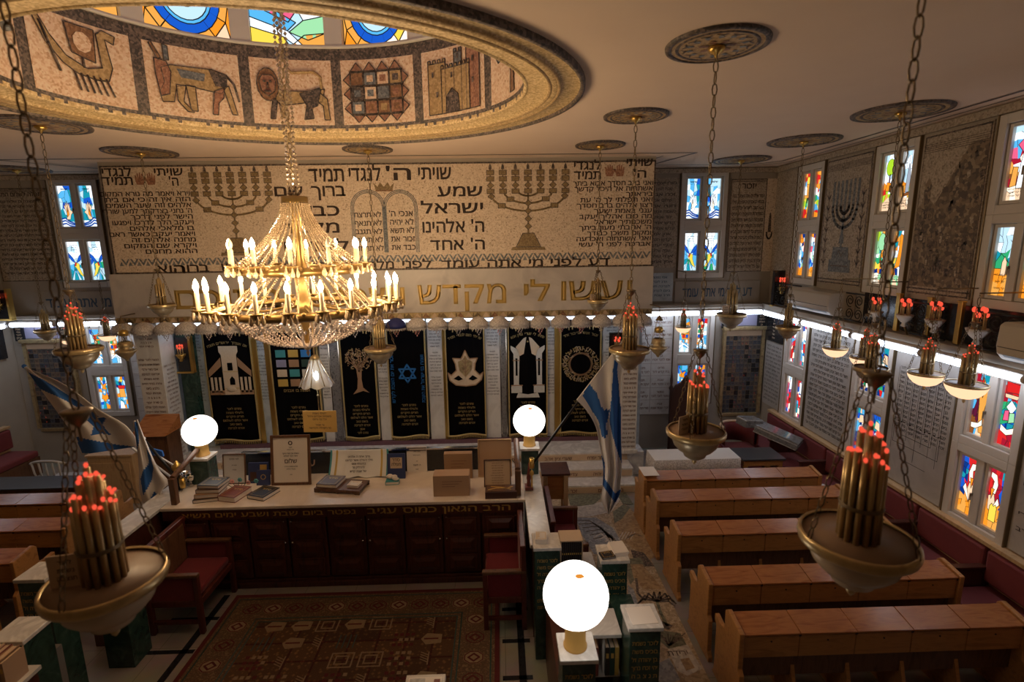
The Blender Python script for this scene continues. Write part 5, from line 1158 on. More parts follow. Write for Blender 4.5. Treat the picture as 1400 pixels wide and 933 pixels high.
# ================================================================= HANGING LAMPS
def medallion(x, y, r, lab):
    b = B(); z = ZC
    b.lathe([(r, 0), (r*.99, -.018), (r*.9, -.024), (r*.88, -.016)], (x, y, z), 40, 1); b.lathe([(r*.88, -.016), (r*.80, -.016)], (x, y, z), 40, 0); b.lathe([(r*.80, -.016), (r*.77, -.024), (r*.73, -.016)], (x, y, z), 40, 1); b.lathe([(r*.73, -.016), (.001, -.016)], (x, y, z), 40, 0)
    T = frame((x, y, z-.019), (1, 0, 0), (0, -1, 0))
    for k in range(14):
        a = 2*PI*k/14; TT = T @ Matrix.Rotation(a, 4, 'Z')
        b.poly([(r*.62, 0), (r*.55, r*.07), (r*.44, r*.03), (r*.5, -r*.06)], 0, 2, TT); b.line([(r*.66, -r*.1), (r*.60, 0), (r*.66, r*.1)], r*.03, .001, 1, TT)
        if k % 2: b.poly([(r*.14, -r*.03), (r*.30, -r*.07), (r*.38, 0), (r*.30, r*.07), (r*.14, r*.03)], 0, 3, TT)
    tag(b.build('ceiling_medallion', ['mos_gold', 'mos_dark', 'mos_slate', 'mos_brown'], loc=(x, y, z)), lab, 'medallion', 'round mosaic medallions on the ceiling')
def hang_lamp(name, loc, R, lab, top=None, cap=.72, lit=False, full=True, tagc=None, bulbs=True, turn=0, simple_bowl=False):
    """brass dish lamp with a bundle of tubes, hung by three chains from a cap and one chain from above"""
    x, y, z = loc; k = R/.25; r = thing(name, lab, 'hanging lamp', loc, 'hanging memorial lamps'); rr = random.Random(int(x*100+y*10))
    small = not full; full = True; seg = 22 if small else 36
    b = B(); b.lathe([(.001, .004), (R*.94, .004), (R*.94, -.012), (.001, -.012)], (0, 0, 0), seg); b.build('dish', 'disc', r)
    b = B(); b.lathe([(R*.93, .012), (R*.97, .018), (R, .008), (R*1.01, -.01), (R*.985, -.03), (R*.95, -.036), (R*.93, -.02)] if not lit else [(R*.93, .012), (R*.98, .014), (R*.99, .004), (R*.97, -.006)], (0, 0, 0), seg); b.build('rim', 'brass', r)
    b = B(); b.lathe([(R*.93, -.03), (R*.84, -.042*k), (R*.80, -.05*k), (R*.79, -.08*k), (R*.72, -.125*k), (R*.58, -.165*k), (R*.43, -.19*k), (R*.40, -.2*k), (R*.36, -.225*k), (R*.24, -.245*k), (R*.12, -.255*k), (.012, -.26*k)] if not lit else [(R*.965, -.012), (R*.93, -.045*k), (R*.82, -.10*k), (R*.62, -.155*k), (R*.34, -.19*k), (.012, -.20*k)], (0, 0, 0), seg); b.build('bowl', 'bowl_lit' if lit else 'bowl_glass' if simple_bowl else 'bowl_brass', r)
    b = B(); zf = .04*k if lit else 0; b.lathe([(.02*k, -.24*k+zf), (.026*k, -.252*k+zf), (.014*k, -.262*k+zf), (.022*k, -.275*k+zf), (.016*k, -.29*k+zf), (.003, -.305*k+zf)], (0, 0, 0), 10); b.build('finial', 'brass', r)
    # tubes
    n = 14 if small else 20; cr = R*.295
    pts = []
    for q in range(n):
        if q == 0: pts.append((0, 0, .56*k))
        elif q < (n-1)//3+1: a = 2*PI*q/((n-1)//3); pts.append((cr*.52*math.cos(a), cr*.52*math.sin(a), (.49+.05*rr.random())*k))
        else: m = n-1-(n-1)//3; a = 2*PI*(q+.3)/m; pts.append((cr*math.cos(a), cr*math.sin(a), (.37+.09*rr.random())*k))
    if full:
        for q, (px, py, h) in enumerate(pts):
            t = B(); t.tube([(px*1.05, py*1.05, .004), (px, py, h)], (.0165 if small else .0135)*k, 6 if small else 8); o = t.build('tube', 'brass', r)
            if bulbs:
                e = B(); e.sph((px, py, h+.012*k), (.0095*k, .0095*k, .013*k), 7, 5)
                if q % 2: e.sph((px+.017*k, py+.008*k, h+.004*k), .009*k, 7, 5)
                e.build('bulb', 'red_bulb', o)
    t = B(); t.lathe([(cr+.017*k, .165*k), (cr+.02*k, .175*k), (cr+.017*k, .185*k)], (0, 0, 0), 18); t.build('binding_ring', 'brass_dark', r)
    ch = cap*k
    c = B(); c.lathe([(.002, ch+.012*k), (.04*k, ch+.014*k), (.06*k, ch+.01*k), (.058*k, ch), (.045*k, ch-.018*k), (.03*k, ch-.045*k), (.012*k, ch-.06*k), (.006*k, ch-.075*k), (.005*k, ch-.13*k), (.002, ch-.135*k)], (0, 0, 0), 16); c.build('cap', 'brass_dark', r)
    for q in range(3):
        a = 2*PI*q/3+turn; s = B(); s.chain((.05*k*math.cos(a), .05*k*math.sin(a), ch), (R*.97*math.cos(a), R*.97*math.sin(a), .012), .06*max(k, .6), .012, .0035); s.build('suspension_chain', 'brass_dark', r)
    if top is not None:
        s = B(); s.chain((0, 0, top-z-.03), (0, 0, ch+.012*k), .085 if full else .07, .017, .0048); s.build('chain', 'brass_dark', r)
        if top == ZC:
            s = B(); s.lathe([(.05, -.018), (.06, -.03), (.045, -.05), (.02, -.065), (.004, -.09)], (0, 0, top-z), 14); s.build('ceiling_hook', 'gold', r)
    if tagc:
        s = B(); a = tagc; s.box(-.07*k, -.003, .0, .07*k, .003, .16*k, 0, Matrix.Translation((-.5*R, -.22*R, .004)) @ Matrix.Rotation(a, 4, 'Z'))
        T = Matrix.Translation((-.5*R, -.22*R, .004)) @ Matrix.Rotation(a, 4, 'Z') @ frame((0, -.004, 0), (1, 0, 0), (0, 0, 1))
        for q, st in enumerate(('לזכר', 'נשמת', 'תנצבה')): s.text(st, T, .03*k, 0, (.115-.04*q)*k, 0, 1, maxw=.11*k)
        s.build('name_card', ['paper_tan', 'ink'], r)
    return r
M['bowl_brass'] = tex('bowl_brass', [(.30, .24, .16), (.46, .38, .26), (.22, .17, .11)], 5, .3, metal=.45, pos=[.3, .5, .7])
M['bowl_glass'] = plain('bowl_glass', (.55, .44, .32), .25, .1, .6)
GRID = [ # x, y, z, R, detail, label of lamp, label of medallion, kwargs
 (1.53, 3.82, 2.63, .225, True, 'brass tube lamp hanging above the white covered table, its cap against the low window', 'large ceiling medallion nearest the gallery on the right, above the white table lamp', dict(tagc=.5)),
 (1.50, 5.82, 2.88, .235, True, 'brass tube lamp with lit red bulbs hanging at the tip of the right flag', 'ceiling medallion second along, just right of the dome', {}),
 (1.44, 7.47, 3.27, .15, False, 'small brass lamp before the first gold letter at the right end of the fascia', 'ceiling medallion over the right end of the ark mosaic', dict(bulbs=False, tagc=.1)),
 (-1.79, 7.63, 2.59, .235, True, 'brass tube lamp hanging before the curtain with the golden tree', 'ceiling medallion over the middle of the ark mosaic', dict(bulbs=False)),
 (-4.94, 7.68, 3.29, .18, False, 'small brass lamp before the last gold letter at the left end of the fascia', 'ceiling medallion over the left end of the ark mosaic', dict(bulbs=False)),
 (-4.88, 6.0, 2.97, .235, True, 'wide brass lamp with lit red bulbs hanging over the upper left flag', 'ceiling medallion at the left picture edge under the dome', {}),
 (-7.9, 9.1, 2.73, .17, False, 'small dull brass lamp before the left corner tube light', 'dim ceiling medallion in the far left corner', dict(bulbs=False)),
 (4.08, 8.9, 2.83, .25, False, 'brass lamp before the tube light and lilac board in the right corner', 'ceiling medallion in the far right corner', dict(bulbs=False, tagc=.1)),
 (4.19, 7.3, 2.85, .165, False, 'small brass lamp before the low window nearest the right corner', 'ceiling medallion near the right wall, second from the corner', dict(bulbs=False)),
 (4.31, 5.73, 2.62, .18, False, 'dark brass lamp before the right wall tablets, behind the cap of the big near lamp', 'large ceiling medallion near the right wall, above the iron chain', {}),
]
for x, y, z, R, full, lab, ml, kw in GRID:
    rm = .345 if abs(x) < 2.5 else .46
    medallion(x, y, rm, ml)
    hang_lamp('hanging_lamp', (x, y, z), R, lab, ZC, full=full, **kw)
hang_lamp('hanging_lamp', tuple(P(145, 792, y=2.02)), .226, 'big brass tube lamp with red bulbs hanging nearest the gallery on the left', ZC, cap=.82, tagc=.2, simple_bowl=True, turn=.5)
hang_lamp('hanging_lamp', tuple(P(1172, 736, y=2.0)), .228, 'big brass tube lamp with red bulbs hanging nearest the gallery on the right', ZC, cap=.80, simple_bowl=True, turn=1.1)
# the small lit bowls along the ledges
for px, py, pl_, R, lab in ((1142, 476, ('x', 4.72), .165, 'small lit glass bowl lamp under the right tube light, nearest the far corner'), (1181, 489, ('x', 4.72), .165, 'small lit glass bowl lamp under the right tube light, second from the far corner'),
                            (1266, 511, ('x', 4.72), .175, 'small lit glass bowl lamp under the right tube light, third from the far corner'), (1321, 526, ('x', 4.72), .185, 'small lit glass bowl lamp under the right tube light, nearest the gallery'),
                            (934, 447, ('y', 9.3), .145, 'small lit glass bowl lamp before the low window right of the ark'), (147, 458, ('y', 9.3), .145, 'small lit glass bowl lamp before the low window left of the ark'), (93, 464, ('y', 9.48), .12, 'small lit glass bowl lamp left of the low window, behind the wide brass lamp')):
    p = P(px, py, **{pl_[0]: pl_[1]}); hang_lamp('bowl_lamp', tuple(p), R, lab, 2.93+.62, cap=.85, lit=True, full=False)
    r = bpy.data.objects[[o for o in KIDS if o.startswith('bowl_lamp')][-1]]; a = B()
    q = Vector((XR if pl_[0] == 'x' else p.x, p.y if pl_[0] == 'x' else YB, 3.56)); a.tube([(p.x, p.y, 3.53), (p.x, p.y, 3.56), q], .008, 6); 
    a.build('wall_bracket', 'brass_dark', r, world=True)
def censer(px, py, y, lab):
    p = P(px, py, y=y); r = thing('censer_lamp', lab, 'hanging lamp', p); k = .16
    b = B(); b.lathe([(.02, -.16), (.03, -.13), (.08, -.09), (.14, -.02), (.15, .0), (.12, .02), (.09, .03), (.11, .08), (.10, .13), (.07, .15)], (0, 0, 0), 18); b.build('bowl', 'antique', r)
    for q in range(3):
        a = 2*PI*q/3+.4; s = B(); s.chain((.03*math.cos(a), .03*math.sin(a), .45), (.13*math.cos(a), .13*math.sin(a), .0), .05, .009, .003); s.build('suspension_chain', 'brass', r)
    b = B(); b.lathe([(.01, .52), (.05, .46), (.06, .44), (.01, .44)], (0, 0, 0), 12); b.tube([(0, 0, .5), (0, 0, 3.08-p.z)], .006, 5); b.tube([(0, 0, 3.08-p.z), (min(2.5, max(-6.15, p.x))-p.x, 8.47-p.y, 3.08-p.z)], .01, 5); b.build('cap', 'brass_dark', r)
    b = B(); b.lathe([(.001, .24), (.06, .24), (.07, .3), (.05, .33), (.001, .34)], (0, 0, 0), 12); b.build('incense_cup', 'gold', r)
censer(900, 475, 8.12, 'brass chain censer hanging right of the fascia before the white slab of names'); censer(172, 480, 8.12, 'brass chain censer hanging left of the fascia beside the low window')
M['chandelier_gold'] = plain('chandelier_gold', (.36, .23, .08), .3, .8)
# ================================================================= CHANDELIER
CX, CYY = -1.92, 5.12
ch = thing('chandelier', 'large crystal chandelier with two rings of lit candle bulbs under the dome', 'chandelier', (CX, CYY, 3.2))
zU, zL, rU, rL = 3.93, 3.56, .61, .90
def cpt(r, a, z): return (CX+r*math.cos(a), CYY+r*math.sin(a), z)
b = B(); b.lathe([(.02, 4.58), (.12, 4.57), (.12, 4.50), (.105, 4.49), (.05, 4.47), (.045, 4.2), (.06, 4.1), (.05, 4.0), (.09, 3.9), (.07, 3.85), (.055, 3.6), (.10, 3.55), (.07, 3.45), (.03, 3.3), (.02, 3.16)], (CX, CYY, 0), 20); b.build('column', 'chandelier_gold', ch, world=True)
b = B(); b.chain((CX, CYY, ZC+3.6), (CX, CYY, 4.58), .08, .02, .006); b.build('chain', 'brass', ch, world=True)
b = B()
for q in range(4):
    a = 2*PI*q/4
    for i in range(60): z = 4.6+i*.045; b.octa(cpt(.045+.02*math.sin(i*.0), a+i*.12, z), .018, .022)
b.build('chain_crystals', 'crystal', ch, world=True)
for nm, r0, z0 in (('upper_ring', rU-.09, zU-.05), ('lower_ring', rL-.12, zL-.05)):
    b = B(); b.lathe([(r0-.04, 0), (r0-.03, .03), (r0, .035), (r0+.03, .02), (r0+.03, -.02), (r0, -.04), (r0-.04, 0)], (CX, CYY, z0), 48)
    for q in range(6): a = PI*q/3; b.tube([cpt(.06, a, z0+.03), cpt(r0*.5, a, z0-.03), cpt(r0, a, z0)], .014, 6)
    for q in range(36): a = 2*PI*q/36; b.sph(cpt(r0+.03, a, z0+.03), .02, 6, 4)
    b.build(nm, 'chandelier_gold', ch, world=True)
# bead curtains
b = B()
for q in range(34):
    a = 2*PI*q/34
    for i in range(38):
        t = i/37; r0 = .125+(rU-.16)*(t**1.7); z = 4.50+(zU-4.50)*t; b.octa(cpt(r0, a, z), .0115, .0125)
b.build('upper_bead_canopy', 'crystal', ch, world=True)
b = B()
for q in range(34):
    a = 2*PI*q/34
    for i in range(30):
        t = i/29; r0 = rU*.42+(rL*.72-rU*.42)*t**.8+.05*math.sin(PI*t); z = zU-.06+(zL-zU+.02)*t-.04*math.sin(PI*t); b.octa(cpt(r0, a, z), .012, .013)
b.build('middle_bead_canopy', 'crystal', ch, world=True)
b = B()
for q in range(44):
    a = 2*PI*q/44
    for i in range(24):
        t = i/23; th = t*PI/2; r0 = .60*math.cos(th)+.02; z = zL-.06-.36*math.sin(th)**1.0; b.octa(cpt(r0, a, z), .0135, .015)
for q in range(12):   # swags between lower candles
    a0, a1 = 2*PI*q/12, 2*PI*(q+1)/12
    for i in range(10): t = i/9; b.octa(cpt(.74-.0*t, a0+(a1-a0)*t, zL-.08-.12*math.sin(PI*t)), .018, .021)
b.build('bead_basin', 'crystal_pale', ch, world=True)
b = B(); b.sph((CX, CYY, 3.12), .04, 10, 7); b.lathe([(.002, 3.09), (.02, 3.06), (.002, 3.02)], (CX, CYY, 0), 8); b.build('finial', 'crystal', ch, world=True)
def candle(r0, a, z, hgt, lit=True):
    x, y, _ = cpt(r0, a, 0)
    d = B(); d.lathe([(.008, -.045), (.02, -.04), (.03, -.015), (.058, 0), (.062, .008), (.02, .01)], (x, y, z), 12)
    xi, yi, _ = cpt(r0-.13, a, 0); d.tube([(xi, yi, z-.05), (x-(x-xi)*.5, y-(y-yi)*.5, z-.075), (x, y, z-.035)], .011, 6); arm = d.build('arm', 'chandelier_gold', ch, world=True)
    e = B()
    for q in range(6): aa = 2*PI*q/6; px, py = x+.052*math.cos(aa), y+.052*math.sin(aa); e.lathe([(.002, 0), (.006, -.018), (.019, -.06), (.013, -.08), (.001, -.088)], (px, py, z-.002), 7)
    e.build('pendant_drops', 'crystal', arm, world=True)
    e = B(); e.lathe([(.019, .008), (.019, hgt), (.012, hgt+.012), (.002, hgt+.012)], (x, y, z), 10); c = e.build('candle', 'ivory', ch, world=True)
    e = B(); e.lathe([(.010, hgt+.01), (.019, hgt+.03), (.022, hgt+.046), (.017, hgt+.070), (.007, hgt+.092), (.001, hgt+.104)], (x, y, z), 10); e.build('bulb', 'bulb' if lit else 'pearl', c, world=True)
for q in range(12): candle(rU, 2*PI*(q+.45)/12, zU, .15, q not in (7, 10))
for q in range(22): candle(rL, 2*PI*(q+.3)/22, zL, .165)
# petal shade eternal light with its hanging plaque
p = P(432, 512, y=7.4); r = thing('eternal_light', 'lit white petal glass pendant hanging on a rod in front of the ark curtains', 'pendant lamp', p)
b = B(); n = 8
for q in range(n):
    a0, a1 = 2*PI*q/n+.03, 2*PI*(q+1)/n-.03; vs = []
    for j in range(6):
        t = j/5
        for i in range(5): u = i/4; rr_ = .07+.17*t**1.3+.012*math.sin(PI*u); z = .22-.36*t-(.03*math.sin(PI*u) if j == 5 else 0); a = a0+(a1-a0)*u; vs.append((rr_*math.cos(a), rr_*math.sin(a), z))
    b.add(vs, [(j*5+i, j*5+i+1, (j+1)*5+i+1, (j+1)*5+i) for j in range(5) for i in range(4)], 0, True)
b.build('petal_shade', plain('milk_glass', (.78, .76, .72), .25, 0, .5, .45), r)
b = B()
for q in range(n): a = 2*PI*q/n; b.tube([(.07*math.cos(a), .07*math.sin(a), .22), (.15*math.cos(a), .15*math.sin(a), .03), (.245*math.cos(a), .245*math.sin(a), -.14)], .006, 5)
b.lathe([(.01, .30), (.06, .26), (.075, .22), (.01, .22)], (0, 0, 0), 14); b.tube([(0, 0, .28), (0, 0, 3.05-p.z)], .016, 8); b.tube([(0, 0, 3.05-p.z), (0, 8.44-p.y, 3.05-p.z)], .016, 8); b.build('rod', 'antique', r)
b = B(); b.sph((0, 0, .0), .055, 12, 8); b.build('bulb', 'lampcore', r)
b = B(); b.tube([(0, 0, -.05), (.0, 0, -.55)], .009, 6); b.sph((0, 0, -.32), .02, 8, 5); b.lathe([(.004, -.2), (.02, -.23), (.004, -.27)], (0, 0, 0), 8); b.build('drop_rod', 'antique', r)
p2 = P(437.5, 576.5, y=7.4)-p
b = B(); T = frame(tuple(p2), (1, 0, -.02), (0.02, 0, 1)); b.box(-.245, -.165, -.008, .245, .165, .008, 0, T)
for q, s in enumerate(('לעילוי נשמת', 'משפחת אברהם ורחל', 'וכל בני ביתם', '', 'נר תמיד', 'בני הקהלה הקדושה')): b.text(s or '-', T, .04, 0, .115-.045*q, .010, 1, maxw=.4)
b.build('plaque', ['wax', 'ink'], r)
# ================================================================= BIMA
# carpet
m, t, bs = new_mat('carpet'); N, L_ = t.nodes, t.links
tc = N.new('ShaderNodeTexCoord')
br = N.new('ShaderNodeTexBrick'); br.offset = 0; br.inputs['Scale'].default_value = 1; br.inputs['Brick Width'].default_value = .29; br.inputs['Row Height'].default_value = .25; br.inputs['Mortar Size'].default_value = .012
for k_, c_ in (('Color1', (.20, .125, .065)), ('Color2', (.11, .065, .036)), ('Mortar', (.10, .028, .02))): br.inputs[k_].default_value = (*c_, 1)
vo = N.new('ShaderNodeTexVoronoi'); vo.inputs['Scale'].default_value = 22; vo.distance = 'MANHATTAN'; rp = N.new('ShaderNodeValToRGB'); rp.color_ramp.elements[0].position = .25; rp.color_ramp.elements[0].color = (1.3, 1.1, .8, 1); rp.color_ramp.elements[1].position = .6; rp.color_ramp.elements[1].color = (.55, .42, .36, 1)
mx = N.new('ShaderNodeMixRGB'); mx.blend_type = 'MULTIPLY'; mx.inputs[0].default_value = 1
L_.new(tc.outputs['Object'], br.inputs['Vector']); L_.new(tc.outputs['Object'], vo.inputs['Vector']); L_.new(vo.outputs['Distance'], rp.inputs[0]); L_.new(br.outputs['Color'], mx.inputs[1]); L_.new(rp.outputs[0], mx.inputs[2]); L_.new(mx.outputs[0], bs.inputs['Base Color']); bs.inputs['Roughness'].default_value = .95
M['carpet'] = m; M['carpet_red'] = tex('carpet_red', [(.085, .010, .012), (.12, .016, .016)], 60, .95); M['carpet_pale'] = tex('carpet_pale', [(.34, .25, .14), (.22, .15, .085)], 40, .95); M['carpet_band'] = tex('carpet_band', [(.17, .095, .05), (.09, .05, .03), (.22, .14, .07)], 45, .95, pos=[.35, .5, .65])
RX0, RX1, RY0, RY1 = -3.2, -.06, 2.0, 5.60
r = thing('patterned_carpet', 'dark red patchwork patterned carpet on the floor between the desk and the chairs', 'carpet', (-1.63, 3.8, 0))
b = B(); b.box(RX0, RY0, .001, RX1, RY1, .012, 0); b.build('border_field', 'carpet_red', r, world=True)
b = B(); b.box(RX0+.05, RY0+.05, .012, RX1-.05, RY1-.05, .0135, 0); b.build('border_band', 'carpet_band', r, world=True)
b = B(); b.box(RX0+.48, RY0+.48, .0135, RX1-.48, RY1-.48, .015, 0); b.build('patchwork_field', 'carpet', r, world=True)
b = B(); T = fup(0, 0, .0152)
def octo(x, y, s, m=0): b.poly([(x+s*math.cos(PI/8+PI*k/4), y+s*.8*math.sin(PI/8+PI*k/4)) for k in range(8)], 0, m, T); b.line([(x+s*.5*math.cos(PI*k/2), y+s*.42*math.sin(PI*k/2)) for k in range(4)], .02, .001, 1, T, True); b.line([(x+s*.9*math.cos(PI/8+PI*k/4), y+s*.72*math.sin(PI/8+PI*k/4)) for k in range(8)], .012, .001, 1, T, True)
for k in range(12): octo(RX0+.30+k*.24, RY1-.26, .11, 0 if k % 3 == 1 else 2)
for k in range(1, 12):
    for x in (RX0+.26, RX1-.26): octo(x, RY1-.26-k*.27, .11, 0 if k % 2 else 2)
for s in (.09, .42, .47): b.line([(RX0+s, RY0+s), (RX1-s, RY0+s), (RX1-s, RY1-s), (RX0+s, RY1-s)], .015, .0005, 3, T, True)
rr = random.Random(8)
for i in range(7):
    for j in range(10):
        x, y = RX0+.55+i*.29, RY1-.66-j*.25; kind = rr.randrange(6)
        if kind == 0: b.line([(x+.02, y+.02), (x+.24, y+.02), (x+.24, y+.2), (x+.02, y+.2)], .016, 0, 0, T, True); b.line([(x+.07, y+.06), (x+.19, y+.06), (x+.19, y+.16), (x+.07, y+.16)], .016, 0, 0, T, True)
        elif kind == 1: b.poly([(x+.02, y+.11), (x+.08, y+.03), (x+.24, y+.05), (x+.24, y+.17), (x+.08, y+.19)], 0, 0, T); b.line([(x+.06, y+.11), (x+.2, y+.11)], .02, .001, 1, T)
        elif kind == 2:
            for q in range(4): b.line([(x+.03+.055*q, y+.02), (x+.03+.055*q, y+.2)], .014, 0, 3, T)
        elif kind == 3:
            for q in range(12): b.poly([(x+.02+(q % 4)*.06, y+.02+(q//4)*.07), (x+.06+(q % 4)*.06, y+.02+(q//4)*.07), (x+.06+(q % 4)*.06, y+.06+(q//4)*.07), (x+.02+(q % 4)*.06, y+.06+(q//4)*.07)], 0, rr.choice([1, 0]), T)
        elif kind == 4: b.line([(x+.13, y+.02), (x+.13, y+.18)], .012, 0, 0, T); [b.line([(x+.13, y+.05+.03*q), (x+.05, y+.09+.03*q)], .01, 0, 0, T) or b.line([(x+.13, y+.05+.03*q), (x+.21, y+.09+.03*q)], .01, 0, 0, T) for q in range(4)]
b.build('woven_motifs', ['carpet_pale', 'carpet_red', 'carpet_band', 'leather_g'], r, world=True)
# long desk with cupboards
DX0, DX1, DY0, DY1, DH = -4.02, .25, 5.75, 6.62, 1.09
r = thing('reading_desk', 'long dark wooden desk with carved cupboard doors and marble top before the ark', 'desk', (-1.88, 6.2, 0))
b = B(); b.box(DX0, DY0+.04, .0, DX1, DY1, DH-.04); b.box(DX0, DY0-.02, 0, DX1, DY0+.04, .07); b.box(DX0, DY0, .07, DX1, DY0+.04, .11); b.build('carcass', 'dark', r, world=True, bevel=.008)
b = B(); b.box(DX0-.02, DY0-.03, DH-.04, DX1+.02, DY1, DH); b.build('marble_top', 'desk_top', r, world=True, bevel=.008)

b = B(); b.box(DX0, DY0-.025, .93, DX1, DY0+.02, 1.045); b.build('frieze', 'dark', r, world=True)
b = B(); T = fback(0, DY0-.028, 0); b.text('הרב הגאון כמוס עגיב', T, .115, .10, .957, 0, 0, 'r', width=1.72); b.text('נפטר ביום שבת ושבע ימים תשיא', T, .09, -1.75, .962, 0, 0, 'r', width=2.05); b.build('frieze_lettering', 'gold_paint', r, world=True)
nd = 9; dw = (DX1-DX0-.1)/nd
for i in range(nd):
    x0 = DX0+.05+i*dw+.012; x1 = DX0+.05+(i+1)*dw-.012
    b = B(); b.box(x0, DY0-.0, .13, x1, DY0+.035, .92)
    for j in range(3):
        z0 = .18+j*.245; xx0, xx1 = x0+.07, x1-.07; yy = DY0-.002
        b.box(xx0-.025, yy-.014, z0-.015, xx1+.025, yy+.01, z0+.20)
        b.add([(xx0, yy-.014, z0+.01), (xx1, yy-.014, z0+.01), (xx1, yy-.014, z0+.175), (xx0, yy-.014, z0+.175), (xx0+.045, yy-.034, z0+.055), (xx1-.045, yy-.034, z0+.055), (xx1-.045, yy-.034, z0+.13), (xx0+.045, yy-.034, z0+.13)], [(0, 1, 5, 4), (1, 2, 6, 5), (2, 3, 7, 6), (3, 0, 4, 7), (4, 5, 6, 7)])
    d = b.build('door', 'dark', r, world=True, bevel=.004)
    b = B(); xk = x1-.03 if i % 2 == 0 else x0+.03
    b.sph((xk, DY0-.018, .60), .013, 8, 5); b.sph((xk, DY0-.012, .875), .008, 6, 4); b.build('knob', 'chrome', d, world=True)
# dark glazed back board
z1 = 1.40
b = B(); b.box(DX0+.55, DY1-.03, DH, DX1-.25, DY1, z1, 0); b.build('back_board', 'granite', r, world=True)
b = B(); b.box(DX0+.55, DY1-.05, z1, DX1-.27, DY1+.01, z1+.018, 0); b.tube([(DX1-.27, DY1-.03, z1+.008), (DX1-.05, DY1-.05, DH+.05)], .012, 6); b.tube([(DX0+.55, DY1-.03, z1+.008), (DX0+.46, DY1-.03, DH)], .012, 6); b.build('chrome_rail', 'chrome', r, world=True)
b = B(); T = fback(0, DY1-.033, 0); b.text('עץ חיים', T, .15, -2.75, 1.20, 0, 0, width=.5); b.text('היא', T, .15, -1.55, 1.20, 0, 0, width=.35); b.build('board_lettering', 'paper_tan', r, world=True)
# corner posts and side rails of the desk
for sg, x in ((1, DX1-.06), (-1, DX0+.10)):
    b = B(); b.box(x-.035, 5.80, DH, x+.035, 5.87, DH+.33); b.tube([(x, 5.84, DH+.33), (x, 6.45, DH+.47)], .035, 10); tag(b.build('rail_post', 'walnut', loc=(x, 5.84, DH), bevel=.008), 'wooden post with round rail at the %s end of the desk' % ('right' if sg > 0 else 'left'), 'post')
# --- walls of the platform: green marble posts with white slabs, rails and shelves
GL_ = ['לזכר נשמת', 'בוכיס משה', 'בן יהודה זל', 'יהי זכרו ברוך', 'ת נ צ ב ה', '', 'הונצח עולם', 'בת שבע חנה', 'אם המשפחה', 'מנוחתה עדן']
def post(x, y, h, lab, base=0.0, s=.118, txt=True, name='marble_post', text_lines=10):
    r = thing(name, lab, 'post', (x, y, base)); b = B(); b.box(x-s, y-s, base, x+s, y+s, h-.035); b.build('shaft', 'green', r, world=True, bevel=.004)
    b = B(); b.box(x-s-.018, y-s-.018, h-.035, x+s+.018, y+s+.018, h); b.build('marble_slab', 'marble', r, world=True, bevel=.006)
    if txt:
        b = B(); T = fback(x, y-s-.004, 0)
        for q in range(text_lines):
            if GL_[q % 10]: b.text(GL_[q % 10], T, .052, 0, h-.16-q*.072, 0, 0, maxw=s*1.7)
        b.build('gold_lettering', 'gold_paint', r, world=True)
    return r
def globe_lamp(x, y, z, R, lab, HC=.14):
    r = thing('globe_lamp', lab, 'lamp', (x, y, z)); b = B(); b.lathe([(.086, 0), (.086, .012), (.078, .014), (.074, HC-.04), (.078, HC-.01), (.084, HC+.02)], (0, 0, 0), 20); b.build('wooden_collar', 'wax', r)
    b = B(); b.sph((0, 0, HC+R*.95), (R, R, R*.97), 32, 20); g = b.build('glass_globe', 'globe', r)
    c = Vector((0, 0, HC+R*.95)); tocam = (CAM-Vector((x, y, z))-c).normalized()
    d = (Vector((0, 0, 1))*.93+Vector((.05, -.42, 0))).normalized(); up = d.cross(Vector((1, 0, 0))).normalized(); T = frame(tuple(c+d*(R+.0015)), d.cross(up), up)
    if (T.to_3x3() @ Vector((0, 0, 1))).dot(d) < 0: T = frame(tuple(c+d*(R+.0015)), up.cross(d), up)
    b = B(); rr = random.Random(2); b.poly([(.028*(1+.2*rr.random())*math.cos(2*PI*k/12), .016*(1+.2*rr.random())*math.sin(2*PI*k/12)) for k in range(12)], 0, 0, T); b.build('scorch_mark', 'scorch', g)
    return r
# right hand side
P2 = (.42, 4.605, 1.24); P3 = (1.02, 4.375, 1.24); P4 = (1.065, 3.53, 1.24); P5 = (.515, 3.245, 1.24)
post(.372, 6.53, 1.45, 'green marble post under the right globe lamp at the end of the desk', 1.08, .112, False)
post(*P2, 'green marble post with gold lettering beside the red right armchair', text_lines=8)
post(*P3, 'green marble post with loose paper on top, in front of the mosaic floor')
post(*P4, 'green marble post with a white sheet on its slab, beside the nearest shelf of books')
post(*P5, 'green marble post carrying the nearest globe lamp')
globe_lamp(.372, 6.53, 1.45, .213, 'glowing white globe lamp on a post at the right end of the desk')
globe_lamp(.505, 3.25, 1.24, .232, 'largest glowing white globe lamp, nearest the gallery', .19)
def rail(x0, y0, x1, y1, h, lab, inner):
    r = thing('marble_rail', lab, 'rail', ((x0+x1)/2, (y0+y1)/2, 0)); b = B(); b.box(x0, y0, h-.04, x1, y1, h); b.build('marble_ledge', 'marble', r, world=True, bevel=.006)
    b = B(); b.box(x0+.03, y0+.01, 0, x1-.03, y1-.01, h-.04); b.build('rail_body', 'dark', r, world=True)
rail(.27, 4.78, .50, 6.66, 1.08, 'white marble topped rail running from the right globe to the green post', 1)
